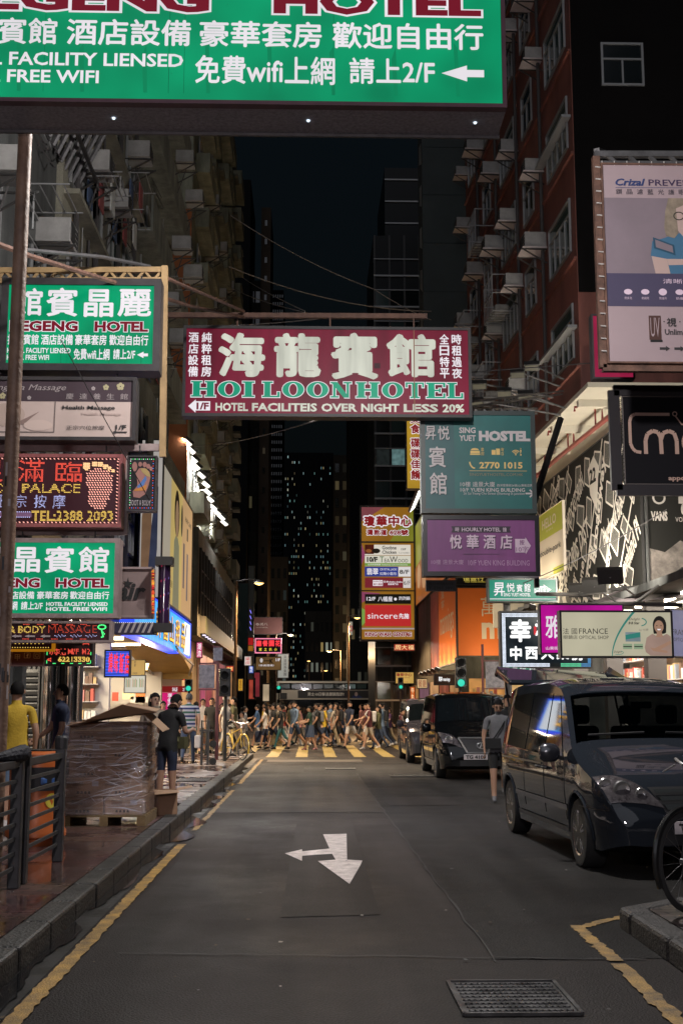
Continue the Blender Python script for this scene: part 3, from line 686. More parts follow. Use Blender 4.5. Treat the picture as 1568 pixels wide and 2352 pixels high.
for z in np.arange(.3, 2.2, .11): shu.obox((-5.0, 22.3, z), (.2, 0, 0), (0, .02, .03), (0, 0, .03), ALU_D)
shu.build('louvre_shutter', lsh)
shu = MB()
for x in np.arange(-5.3, -4.3, .09): shu.box(x, x + .05, 23.7, 23.75, .14, 3.3, STEEL)
shu.box(-6.6, -4.3, 23.751, 23.8, .14, 3.45, CONC_D); shu.build('corrugated_shutter', lsh)
sv2 = MB()
for zz in (.9, 1.3, 1.7, 2.1, 2.5):
    sv2.box(-6.4, -4.85, 28.95, 29.29, zz - .02, zz, WHITEP); x0 = -6.35
    while x0 < -4.95: d = rnd.uniform(.07, .12); sv2.box(x0, x0 + d * .8, 29.0, 29.2, zz + .001, zz + rnd.uniform(.15, .3), rnd.choice(GOODS)); x0 += d
tag(sv2.build('shop_shelving'), 'white shelves of jars facing the street end of the lit left shop', 'shelf')

# ---------------- left side: block across the side street ----------------
pod2 = MB().box(-20, -5.2, 58, 88, 4.9, 10.0, CONC).build('podium_building'); tag(pod2, 'glass-fronted podium with a long green canopy across the side street', 'building')
gl = MB().box(-5.199, -5.15, 58.6, 84, 5.95, 9.1, mat('podium_glass', (.010, .012, .012), rough=.12, spec=.35)).build('glazing', pod2)
mu = MB()
for yy in np.arange(58.6, 84.1, 1.7): mu.box(-5.149, -5.08, yy, yy + .12, 5.95, 9.1, ALU_D)
for zz in (7.0, 8.05): mu.box(-5.149, -5.11, 58.6, 84, zz, zz + .06, ALU_D)
mu.build('mullion', pod2)
cn = MB().box(-7.5, -4.97, 59.9, 95, 5.1, 5.93, mat('green_canopy', (.14, .17, .075), rough=.5, noise=.2, scale=.4)); cn.box(-5.68, -4.965, 59.85, 59.899, 5.1, 5.93, mat('grey_cladding', (.24, .24, .22), rough=.5)); cn.build('canopy', pod2)
blkB = MB().box(-20, -5.85, 58.4, 93, 10.0, 45, OLIVE).build('apartment_building'); tag(blkB, 'olive apartment block with stepped balconies and air conditioners across the side street', 'building')
bal = MB(); 
for k in range(11):
    z = 11 + k * 2.95
    for j, yy in enumerate((60, 67, 74, 81, 88)):
        bal.box(-5.848, -5.15 - (.25 if j % 2 else 0), yy, yy + 4.2, z, z + 1.05, OLIVE); bal.box(-5.848, -5.3, yy + 4.6, yy + 6.2, z - .5, z - .3, CONC)
bal.build('balcony', blkB)
wk3 = WinKit(1.8, 1.3, mull=2)
for k in range(8):
    for yy in (62, 69, 76, 83, 90): wk3.place(blkB, (-5.838, yy, 12.2 + k * 2.95), R(90))
for k in range(7):
    for j, yy in enumerate((65.2, 72.2, 79.2)): aircon((-5.84, yy, 11.3 + k * 2.95), R(90), f'box air conditioner on the olive block, {ORD[k]} row up, {ORD[j]} column along', 'air conditioners on the olive block', 1.3)
fw_ = MB().box(-6.9, -5.86, 58.3, 58.399, 11, 26, mat('orange_wall', (.36, .12, .04), rough=.8, noise=.4, scale=.5)); fw_.build('orange_panel', blkB)
blk2 = MB().box(-9.2, -7.0, 57.6, 58.3, 10.0, 34, CONC_D); tag(blk2.build('stair_tower'), 'dark stair tower left of the orange wall strip', 'building')
# buildings past the main road on the left
dim_tower('apartment_building', 'dark block with bay windows left of the far avenue', 500, 563, 0, 131, 60, DK, 4, 24, .06, ['#4a5a5a', '#5a5040'], .5, .6, 5, 12)
dim_tower('apartment_building', 'grey block with balconies behind the hanging brown sign', 563, 590, 0, 136, 50, DKG, 2, 17, .08, ['#6a6248'], .5, .7, 5, 12)
dim_tower('apartment_building', 'slim brown stair tower at the edge of the dark gap', 590, 613, 0, 134, 58, DKB, 1, 24, .05, ['#5a5040'], .3, .25, 5, 10)
dim_tower('low_building', 'low dark block under the far lamp on the left', 590, 660, 0, 160, 21, DKG, 5, 6, .15, ['#6a6248', '#4a5a5a'], .45, .5, 4, 10)
# ---------------- signs ----------------
R3, R4, R5 = (0, 589.6, .28), (0, 1003.5, .28), (376.3, 689.9, .28)
Q1, Q2, Q3, Q4, Q5, Q6, Q7 = (0, 1411.2, .2266), (282.2, 1348.5, .2), (533.1, 1411.2, .24), (815.4, 1097.6, .24), (846.7, 1536.7, .24), (1129, 1505.3, .28), (1097.6, 1191.7, .3)
S1, S2, S6, S7 = (1066.3, 250.9, .32), (1191.7, 846.7, .24), (784, 721.3, .3), (407.7, 972.2, .3)
def fr_(reg, x0, y0, x1, y1, Y):
    ox, oy, k = reg; p = front(ox + k * x0, oy + k * y0, ox + k * x1, oy + k * y1, Y); p.r = (x0, y0, x1, y1); return p
def rc_(reg, x, y, Y): ox, oy, k = reg; return at(ox + k * x, oy + k * y, Y)
GREEN = glow('#029a68', .9, .32, 1.3); WHITE_L = glow('#f4eef4', .88, .12, 1.5, False); MAROON = glow('#7c1428', .8, 0, 1, False)
FRAME_D = mat('sign_frame_dark', (.045, .04, .042), rough=.5, noise=.4, scale=4); FRAME_G = mat('sign_frame_grey', (.20, .17, .18), rough=.5, metal=.3, noise=.4, scale=6)
FRAME_M = mat('sign_frame_maroon', (.16, .075, .10), rough=.55, noise=.3, scale=5); FRAME_P = mat('sign_frame_pinkgrey', (.34, .26, .25), rough=.5, noise=.35, scale=5)
def arrow_left(p, x0, y0, x1, y1, m, off=.012, head=.6, shaft=.45):
    h = y1 - y0; yc = (y0 + y1) / 2; xh = x0 + (x1 - x0) * head
    p.poly([(x0, yc), (xh, y1), (xh, yc + h * shaft / 2), (x1, yc + h * shaft / 2), (x1, yc - h * shaft / 2), (xh, yc - h * shaft / 2), (xh, y0)], m, off)
def arrow_right(p, x0, y0, x1, y1, m, off=.012, head=.55, shaft=.62, layer='lettering'):
    h = y1 - y0; yc = (y0 + y1) / 2; xh = x0 + (x1 - x0) * head
    p.poly([(x1, yc), (xh, y1), (xh, yc + h * shaft / 2), (x0, yc + h * shaft / 2), (x0, yc - h * shaft / 2), (xh, yc - h * shaft / 2), (xh, y0)], m, off, layer)
def hotel_art(p):
    SEAMG = glow('#02784f', .8, 0, 1, False)
    for x, w_ in ((560, 1.5), (592, 1.2), (300, 1.0), (905, 1.2)): p.line([(x, 236), (x, 879)], w_, SEAMG, .004, 'seam')
    for k in range(9): x = 110 + k * 131; p.poly([(x, 700 + 20 * (k % 4)), (x + 5, 878), (x + 13, 878), (x + 9, 720)], glow('#038a5c', .85, 0, 1, False), .003, 'stain')
    for ch, b in (('館', (95, 262, 345, 490)), ('賓', (375, 258, 635, 495)), ('晶', (685, 268, 928, 498)), ('麗', (962, 265, 1240, 492))): p.text(ch, b, WHITE_L, .03)
    p.text('REGENG', (84, 532, 642, 618), MAROON, .045, .016, out=WHITE_L, outw=.045); p.text('HOTEL', (778, 532, 1218, 618), MAROON, .045, .016, out=WHITE_L, outw=.045)
    for t, b in (('持牌賓館', (72, 642, 325, 728)), ('酒店設備', (345, 642, 605, 728)), ('豪華套房', (623, 642, 880, 728)), ('歡迎自由行', (902, 642, 1222, 728))): p.text(t, b, WHITE_L, .026)
    p.text('HOTEL FACILITY LIENSED', (72, 753, 590, 796), WHITE_L, .022); p.text('HOTEL FREE WIFI', (72, 810, 415, 852), WHITE_L, .022)
    p.text('免費wifi上網', (615, 756, 908, 848), WHITE_L, .024); p.text('請上2/F', (938, 757, 1118, 842), WHITE_L, .024); arrow_left(p, 1132, 778, 1222, 830, WHITE_L)
# big overhead green sign
p = front(-150, -231, 1148, 233, 9.9); p.r = (65, 235, 1260, 903)
SPK = mat('speckled_sign_underside', (.5, .48, .54), rough=.7, noise=.5, scale=30)
big = board('hotel_sign', 'huge green sign box cut by the top of the picture, with rivet lights beneath', p, .50, GREEN, FRAME_M, .035, group='green hotel signs', back=SPK, fd=.05)
hotel_art(p); p.finish(big)
lip = MB(); lip.box(p.o.x - .05, p.o.x + p.w + .05, 10.402, 10.43, p.o.z - .06, p.o.z + .02, STEEL); lip.build('rear_lip', big)
rv = MB()
for x in (262, 708, 1090): q = at(x, 260, 10.15); rv.lathe([(.016, 0), (.012, -.012)], (q.x, 10.15, p.o.z - .036), glow('#dff2ff', 1.6, 0, 1, False), n=8)
rv.build('rivet_light', big)
hang = MB()
for x in (-.5, 1.0): hang.bar((x, 10.15, p.o.z + p.h + .05), (x, 10.15, p.o.z + p.h + 1.4), .05, .05, STEEL)
hang.bar((-5, 10.15, p.o.z + p.h + 1.45), (4.5, 10.15, p.o.z + p.h + 1.45), .12, .12, STEEL); hang.build('hanger', big)
# upper left green sign
p = fr_(R3, 65, 235, 1260, 880, 17); s = board('hotel_sign', 'green sign box with dark frame hanging in the yellow-lit truss frame', p, .35, GREEN, FRAME_D, .10, group='green hotel signs'); hotel_art(p); p.finish(s)
# lower left green sign
p = fr_(R4, -215, 868, 940, 1448, 16.6); s = board('hotel_sign', 'green sign box with pale frame below the red dotted foot sign', p, .3, GREEN, FRAME_P, .06, group='green hotel signs')
for ch, b in (('麗', (-175, 905, 70, 1115)), ('晶', (95, 905, 327, 1115)), ('賓', (360, 898, 608, 1118)), ('館', (640, 900, 892, 1115))): p.text(ch, b, WHITE_L, .03)
p.text('REGENG', (-185, 1160, 332, 1240), MAROON, .045, .016, out=WHITE_L, outw=.045); p.text('HOTEL', (460, 1160, 897, 1240), MAROON, .045, .016, out=WHITE_L, outw=.045)
for t, b in (('持牌賓館', (-205, 1268, 15, 1332)), ('酒店設備', (35, 1268, 290, 1332)), ('豪華套房', (312, 1268, 566, 1332)), ('歡迎自由行', (582, 1268, 903, 1332)), ('免費wifi上網', (-130, 1350, 155, 1422)), ('請上2/F', (185, 1352, 362, 1418))): p.text(t, b, WHITE_L, .024)
p.text('HOTEL FACILITY LIENSED', (390, 1356, 893, 1388), WHITE_L, .03); p.text('HOTEL FREE WIFI', (390, 1397, 888, 1428), WHITE_L, .03); p.finish(s)
# massage sign (unlit)
P_DK = mat('print_dark', (.055, .035, .045), rough=.5); P_PALE = mat('print_pale', (.56, .44, .40), rough=.6, noise=.12, scale=1.5); P_TXT = mat('print_text_dark', (.03, .028, .03), rough=.6); P_GREY = mat('print_grey', (.38, .33, .33), rough=.6)
p = fr_(R3, -260, 1015, 1090, 1478, 17); s = board('massage_sign', 'unlit pale sign with dark top band and little flowers under the upper green sign', p, .25, P_PALE, FRAME_D, .05)
p.rect((-260, 1015, 1090, 1188), P_DK, .003); p.text('Ching Da Massage', (-150, 1050, 538, 1112), P_GREY, .0, shear=.3); p.htext('慶達養生館', (540, 1122, 1048, 1170), P_GREY, .8)
FL = mat('print_flower', (.42, .38, .22), rough=.6)
for fx, fy, r_, mm in ((985, 1062, 17, FL), (866, 1070, 13, FL), (762, 1080, 9, P_GREY), (20, 1145, 14, FL), (238, 1160, 9, P_GREY), (150, 1155, 6, P_GREY)):
    for k in range(5): a = R(72 * k - 90); p.ell(fx + r_ * 1.1 * math.cos(a), fy + r_ * 1.1 * math.sin(a), r_ * .85, r_ * .85, mm, .008 + .0004 * k, 10)
p.line([(455, 1190), (452, 1440), (-260, 1440)], 5, P_TXT)
p.text('Health Massage', (515, 1222, 945, 1262), P_TXT, .025); p.text('正宗穴位按摩', (552, 1385, 865, 1420), P_TXT, .0); p.text('1/F', (955, 1378, 1042, 1418), P_TXT, .03); arrow_left(p, 930, 1422, 1050, 1452, P_TXT, shaft=.3, head=.25)
p.text('Health Massage', (675, 1278, 1000, 1305), mat('print_faint', (.47, .36, .33), rough=.6), .02)
p.ell(60, 1300, 150, 95, mat('print_stone', (.46, .35, .30), rough=.6), .006, 18); p.poly([(130, 1370), (250, 1310), (330, 1270), (255, 1330), (200, 1380)], mat('print_shadow', (.25, .17, .15), rough=.6), .007); p.ell(320, 1385, 120, 45, mat('print_flesh', (.60, .47, .42), rough=.6), .008, 16)
p.finish(s)
# red LED foot palace sign
LR, LY, LW, LP = glow('#ff5a48', 1.4, 0, 1, False), glow('#f2c860', 1.3, 0, 1, False), glow('#c4c8ff', 1.2, 0, 1, False), glow('#ffb0a0', 1.4, 0, 1, False)
BK = mat('led_board', (.05, .014, .02), rough=.25); 
p = fr_(R4, -330, 170, 975, 712, 17); s = board('led_sign', 'red dotted lamp sign with a big footprint in a reddish frame', p, .25, BK, mat('sign_frame_red', (.32, .10, .10), rough=.4, noise=.3, scale=4), .05)
for t, b in (('滿', (145, 190, 360, 370)), ('臨', (452, 205, 670, 370)), ('足', (-190, 190, 20, 370))): p.led(t, b, 8.5, 3.4, LR, .02)
p.led('FOOT PALACE', (-230, 386, 660, 462), 11, 4.4, LY, .02)
for t, b in (('宗', (130, 478, 222, 580)), ('按', (285, 478, 385, 585)), ('摩', (440, 478, 540, 588)), ('正', (-30, 478, 50, 580))): p.led(t, b, 6.5, 2.7, LW, .02)
p.led('TEL:2388 2093', (268, 606, 935, 692), 9, 3.6, LY, .02)
p.rect((-250, 617, 268, 660), mat('led_arrow_violet', (.25, .13, .25), rough=.5), .004); p.dots([(x, y_) for x in range(-240, 270, 17) for y_ in (617, 660)], 4.5, LW)
sole = [(700, 300), (740, 265), (810, 258), (880, 268), (918, 320), (920, 400), (905, 480), (875, 560), (830, 598), (770, 590), (728, 550), (722, 480), (728, 430), (700, 370)]
def inside(x, y, pl):
    r_ = False
    for (x1, y1), (x2, y2) in zip(pl, pl[1:] + pl[:1]):
        if (y1 > y) != (y2 > y) and x < (x2 - x1) * (y - y1) / (y2 - y1) + x1: r_ = not r_
    return r_
def diamonds(p, pts, r_, m):
    for x, y_ in pts: p.poly([(x - r_ * 1.6, y_ - r_ * .8), (x - r_ * .2, y_ + r_ * .9), (x + r_ * 1.6, y_ + r_ * .8), (x + r_ * .2, y_ - r_ * .9)], m, .012, 'lamps')
diamonds(p, [(x + (8 if (j % 2) else 0), y_) for j, y_ in enumerate(range(262, 600, 19)) for x in range(690, 930, 22) if inside(x, y_, sole)], 6.2, LP)
for cx, cy, r_ in ((705, 238, 34), (770, 222, 26), (815, 222, 24), (858, 240, 22), (895, 255, 20), (922, 275, 18)):
    diamonds(p, [(x, y_) for x in range(int(cx - r_), int(cx + r_) + 1, 14) for y_ in range(int(cy - r_), int(cy + r_) + 1, 13) if (x - cx) ** 2 + (y_ - cy) ** 2 < r_ ** 2], 6.5, glow('#ffc890', 1.4, 0, 1, False))
diamonds(p, [(x, y_) for x in range(-320, 975, 33) for y_ in (180, 702)] + [(963, y_) for y_ in range(200, 700, 28)], 6, LP)
p.finish(s)
# foot & body sign
p = fr_(R4, 1055, 168, 1275, 600, 16.9); s = board('foot_sign', 'small black hanging sign with a coloured foot map and tiny lamps', p, .14, mat('sign_black', (.012, .011, .013), rough=.3), FRAME_D, .02)
SK = mat('print_foot', (.30, .14, .12), rough=.5)
for cx, cy, rx, ry in ((1103, 245, 22, 40), (1148, 225, 16, 20), (1185, 228, 17, 22), (1215, 242, 17, 20), (1238, 262, 13, 18)): p.ell(cx, cy, rx, ry, SK, .006, 14, 'print')
p.poly([(1112, 300), (1140, 258), (1185, 255), (1225, 285), (1235, 330), (1220, 400), (1195, 470), (1150, 502), (1100, 495), (1092, 450), (1130, 400), (1125, 350)], SK, .005, 'print')
p.poly([(1150, 258), (1200, 262), (1228, 300), (1232, 330), (1200, 320), (1165, 290)], mat('print_tan', (.36, .26, .10), rough=.5), .008, 'print'); p.poly([(1195, 320), (1205, 350), (1180, 400), (1140, 425), (1125, 410), (1160, 370)], mat('print_blue', (.07, .16, .40), rough=.5), .008, 'print')
p.poly([(1210, 390), (1195, 440), (1120, 445), (1095, 440), (1140, 420)], mat('print_orange', (.5, .2, .04), rough=.5), .0085, 'print')
p.text('FOOT & BODY', (1075, 520, 1242, 565), mat('print_silver', (.45, .4, .42), rough=.5), 0)
for k, (x, y_) in enumerate([(x, yy) for x in range(1072, 1262, 17) for yy in (184, 584)] + [(x, yy) for yy in range(200, 580, 20) for x in (1070, 1256)]): p.dots([(x, y_)], 4, glow(['#ffffff', '#ff4040', '#50ff80', '#6090ff'][k % 4], 1.1, 0, 1, False), layer='lamps')
p.finish(s)
# hair salon sign + barber pole
p = fr_(R4, 940, 1085, 1235, 1465, 17.4); s = board('hair_sign', 'dull pinkish-grey salon sign lettered in black with a tinsel edge', p, .3, mat('print_mauve', (.24, .175, .165), rough=.7, noise=.2, scale=3), FRAME_P, .03)
p.text('hair', (860, 1195, 1200, 1340), mat('print_black', (.012, .012, .012), rough=.6), .035, shear=.25); p.poly([(1050, 1150), (1058, 1190), (1095, 1195), (1065, 1215), (1075, 1250), (1045, 1225), (1015, 1245), (1030, 1205), (1008, 1185), (1042, 1188)], _M['print_black'], .014)
for k in range(6): p.arc(1185, 1375, 12 + 8 * k, 10 + 6 * k, 3, mat('print_swirl', (.17, .12, .115), rough=.7), 20 * k, 300 + 10 * k, 18, .006 + .0004 * k, 'print')
p.finish(s)
ts = MB(); GL = [glow(c, .9, .3, 8, False) for c in ('#d82830', '#f0b040', '#ff7040', '#801020')]
for k in range(60):
    y0 = 1090 + k * 6; a = rc_(R4, 1242 + rnd.uniform(0, 8), y0, 17.3); b2 = rc_(R4, 1262 + rnd.uniform(0, 8), y0 + rnd.uniform(6, 14), 17.3); ts.poly([(a.x, 17.3, a.z), (b2.x, 17.3, a.z), (b2.x, 17.3, b2.z), (a.x, 17.3, b2.z)], rnd.choice(GL))
ts.build('tinsel_edge', s, recalc=False)
bp_ = thing('barber_pole', 'tall dark barber pole with red and violet spiral beside the salon sign', 'barber pole', at(377, 1365, 17.2))
c0 = at(377, 1300, 17.2) - bp_.location; c1 = at(377, 1432, 17.2) - bp_.location
MB().lathe([(.085, c1.z), (.085, c0.z)], (0, 0, 0), mat('pole_glass', (.03, .012, .04), rough=.08, spec=.8), n=16).build('tube', bp_, smooth=True)
spi = MB()
for k in range(34):
    z = c1.z + (c0.z - c1.z) * k / 34; t = k * .7; q = V((.088 * math.cos(t), .088 * math.sin(t), z)); q2 = V((.088 * math.cos(t + .7), .088 * math.sin(t + .7), z + (c0.z - c1.z) / 34))
    spi.add([q, q2, q2 + V((0, 0, .03)), q + V((0, 0, .03))], [(0, 1, 2, 3)], [glow('#c03058', .5, 0, 1, False), glow('#7a68b8', .45, 0, 1, False), mat('pole_navy', (.02, .02, .06), rough=.3)][k % 3])
spi.build('spiral', bp_, recalc=False)
cp = MB(); 
for z in (c0.z, c1.z - .12): cp.box(-.12, .12, -.12, .12, z, z + .12, ALU_D)
cp.build('cap', bp_)
aw = thing('salon_canopy', 'dark canopy edge with white stripes, stars and bulbs above the salon', 'canopy', at(330, 1445, 17.1))
o_ = aw.location; q0, q1 = rc_(R4, 925, 1520, 17.1) - o_, rc_(R4, 1264, 1612, 17.1) - o_
p = Panel((q0.x, 0, q1.z), (1, 0, 0), (0, 0, 1), q1.x - q0.x, q0.z - q1.z, (0, 0, 100, 34)); NAVY = mat('navy_cloth', (.03, .025, .06), rough=.6)
MB().obox(p.o + p.U * p.w / 2 + p.W * p.h / 2 + V((0, .2, 0)), (p.w / 2, 0, 0), (0, .19, 0), (0, 0, p.h / 2), NAVY).build('valance', aw)
for k in range(6): p.poly([(14 + k * 14, 32), (20 + k * 14, 32), (30 + k * 14, 2), (24 + k * 14, 2)], mat('stripe_white', (.4, .36, .36), rough=.6), .01, 'stripes')
p.dots([(x, 1.5) for x in range(2, 100, 5)], 1.0, glow('#fff4d8', 1.5, 0, 1, False), layer='bulbs'); p.finish(aw)
# row below: body massage LED
p = fr_(Q1, -120, 92, 1112, 262, 16.2); s = board('led_sign', 'long low dotted lamp sign with pale arrows and a green foot outline', p, .2, BK, FRAME_P, .03)
p.led('& BODY', (95, 118, 462, 190), 9, 3.6, LY, .01); p.led('MASSAGE', (492, 108, 985, 188), 11, 4, glow('#e05038', 1.1, 0, 1, False), .0); p.led('FOOT', (-110, 118, 60, 190), 9, 3.6, LY, .01)
for x in (-40, 120, 255, 410): arrow_left(p, x, 205, x + 105, 238, mat('arrow_pale', (.5, .42, .42), rough=.5), head=.45, shaft=.5)
for x in (560, 720, 875): p.dots([(x + 12 * k, 218 + (k % 3 - 1) * (10 if 1 < k < 8 else 3)) for k in range(10)], 4, LW)
GG = glow('#50f080', 1.5, 0, 1, False); p.dots([(1035 + 38 * math.cos(a), 128 + 22 * math.sin(a)) for a in np.linspace(0, 6.28, 16)] + [(1060 - 12 * abs(k - 3), 150 + 16 * k) for k in range(6)] + [(1030 + 4 * k, 150 + 15 * k) for k in range(6)], 8, GG)
p.dots([(x, yy) for x in list(range(240, 300, 14)) + list(range(380, 440, 14)) + list(range(530, 590, 14)) + list(range(680, 740, 14)) + list(range(820, 880, 14)) for yy in (102, 250)], 4, LR); p.finish(s)
p = fr_(Q1, 60, 286, 530, 352, 17.5); s = board('led_sign', 'rounded black sign edged in amber tube and bulbs', p, .15, BK, glow('#a86a10', .8), .03)
p.dots([(x, 336) for x in range(80, 520, 26)], 5, LY); p.dots([(x, 292) for x in range(160, 460, 40) for _ in (0,)], 9, LY); p.finish(s)
p = fr_(Q1, 130, 378, 445, 512, 17.8); s = board('shop_sign', 'small maroon sign with two white app icons', p, .12, mat('print_maroon', (.13, .045, .06), rough=.6), FRAME_P, .02)
PW = mat('print_white', (.62, .55, .56), rough=.6)
p.text('甲', (155, 405, 208, 468), PW, .0); p.line([(250, 390), (308, 390), (308, 442), (250, 442), (250, 390)], 5, PW); p.text('f', (272, 398, 296, 442), PW, .04); p.line([(348, 390), (408, 390), (408, 445), (348, 445), (348, 390)], 5, PW); p.arc(378, 418, 16, 16, 5, PW, n=14); p.dots([(397, 402)], 3, PW, layer='lettering'); p.finish(s)
p = fr_(Q1, 478, 284, 935, 508, 17.6); s = board('led_sign', 'dotted lamp sign of red and yellow characters edged in green lamps', p, .15, mat('led_board_brown', (.045, .02, .02), rough=.3), FRAME_D, .02)
for t, b in (('何', (490, 352, 540, 412)), ('李', (552, 348, 608, 412)), ('活', (618, 348, 670, 412))): p.led(t, b, 8, 3.6, LR, .01)
p.led('M/F', (692, 348, 800, 405), 9, 3.8, LR, .02); p.led('M2', (835, 348, 915, 405), 9, 3.8, LR, .02); p.led('62213330', (595, 430, 915, 480), 8, 4, LY, .03); p.led('<', (485, 440, 525, 480), 8, 4, LR, .03); p.led('甲', (840, 284, 905, 330), 8, 3.6, LR, 0)
p.dots([(x, 497) for g in (545, 632, 720, 805, 890) for x in range(g, g + 30, 8)] + [(x, yy) for x in (482, 925) for yy in list(range(385, 415, 8)) + list(range(470, 500, 8))], 4.5, GG); p.finish(s)
# blue neon panel with red characters
p = fr_(Q1, 1070, 368, 1312, 630, 20.5); s = board('neon_sign', 'small slanted blue neon panel with red upright characters', p, .15, mat('neon_back_blue', (.02, .025, .12), rough=.3), FRAME_D, .015)
NB = glow('#4a6cff', 1.5, 0, 1, False); NR = glow('#ff3a30', 1.3, 0, 1, False)
for k in range(17): p.line([(1074, 378 + k * 15), (1308, 382 + k * 15)], 6, NB, .008 + .0003 * k, 'neon_tubes')
for k, ch in enumerate('燒味飯店'): p.text(ch, (1105 + k * 55, 385 + 3 * k, 1148 + k * 55, 590 + 5 * k), NR, .03, .03)
p.finish(s)
# blue receding sign with yellow neon characters
BLUE = glow('#35a0f0', 1.5, .25, .8, True, (1, 1.5, .4))
p = Panel((-3.9, 27.7, 3.2), (0, 1, 0), (0, 0, 1), 13.3, 1.05, (0, 0, 133, 10.5)); s = board('neon_sign', 'long glowing blue sign with yellow neon characters above the corner awning', p, .3, BLUE, glow('#2a50ff', 1.4, 0), .04)
for k in range(26): p.rect((5 * k + 3, 0, 5 * k + 3.4, 10.5), mat('sign_rib', (.03, .12, .3), rough=.4), .006)
NY = glow('#ffc040', 1.3, 0, 1, False)
for k, ch in enumerate('許留山甜品'): p.text(ch, (38 + k * 15.5, 1.5, 50 + k * 15.5, 9.2), mat('neon_shadow', (.05, .02, .01), rough=.5), .06, .03, layer='letter_shadow'); p.text(ch, (38 + k * 15.5, 1.3, 50 + k * 15.5, 9.0), NY, .0, .05)
p.rect((112, .3, 131, 10.2), glow('#eaf4ff', 1.2), .02, 'white_end_panel'); p.poly([(108, 10), (111, 10), (119, 1), (116, 1)], _M['neon_shadow'], .03); p.finish(s)
# long yellow billboard on the corner
YB = glow('#c0a866', .85, .12, .3)  # floodlight falling from above is put into the face as its own glow
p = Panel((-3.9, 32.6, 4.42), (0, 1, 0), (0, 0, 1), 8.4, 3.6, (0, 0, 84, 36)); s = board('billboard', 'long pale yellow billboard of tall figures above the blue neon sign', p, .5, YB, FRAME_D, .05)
p.rect((0, 0, 20, 36), glow('#a8a090', .8), .004); p.rect((52, 0, 84, 36), glow('#c09c70', .8), .004)
p.ell(36, 8, 7, 7, mat('print_hair', (.02, .018, .015), rough=.6), .01, 18); p.ell(36, 9.5, 4.5, 5.5, glow('#a88868', .6), .014, 18); p.poly([(28, 36), (29, 17), (33, 15), (39, 15), (43, 17), (45, 36)], glow('#8a8c70', .6), .012)
p.ell(50, 8, 2.5, 5, mat('print_bottle', (.10, .13, .13), rough=.5), .01); p.rect((56, 14, 60, 28), mat('print_navy', (.03, .04, .10), rough=.5), .01); p.rect((66, 8, 70, 12), _M['print_hair'], .01); p.rect((67, 16, 71, 31), _M['print_navy'], .01)
p.text('HAIR CARE', (60, 5, 80, 6.6), P_TXT, .02); p.text('限量版', (22, 29, 27, 31), P_TXT, 0); p.finish(s)
p = Panel((-4.45, 32.45, 4.42), (1, 0, 0), (0, 0, 1), .55, 4.2, (0, 0, 17, 100)); s = board('billboard', 'narrow white poster with a striding figure turned to the camera beside the yellow billboard', p, .12, glow('#b8b2ac', .75, .1), FRAME_D, .03)
p.poly([(1, 100), (1, 50), (5, 24), (9, 22), (9, 60), (6, 100)], glow('#8a6a50', .6, .2, 3, False), .01); p.poly([(6, 100), (9, 55), (12, 30), (14, 30), (14, 70), (11, 100)], glow('#3a4058', .6, .2, 3, False), .012); p.finish(s)
# Hoi Loon sign
CRIM = glow('#7c1834', .72, .4, .9, True, (2.5, 1, .5)); CREAMW = glow('#c9cbbd', .98, .25, 1.5, False, (3, 1, .4)); TEALG = glow('#0a9c78', .9, .2, 1.5, False)
p = fr_((0, 0, 1), 427, 757, 1075, 951, 24); s = board('hotel_sign', 'wide crimson sign hung across the street with large pale brush characters', p, .3, CRIM, FRAME_D, .06)
for ch, b in (('海', (500, 766, 608, 868)), ('龍', (628, 766, 736, 868)), ('賓', (758, 764, 868, 872)), ('館', (886, 766, 1000, 866))): p.text(ch, b, CREAMW, .05)
for t, b in (('酒店設備', (432, 766, 455, 868)), ('純粹租房', (462, 766, 485, 868)), ('全日特平', (1009, 766, 1031, 868)), ('時租過夜', (1037, 766, 1060, 868))): p.vtext(t, b, WHITE_L, .12, bold=.03)
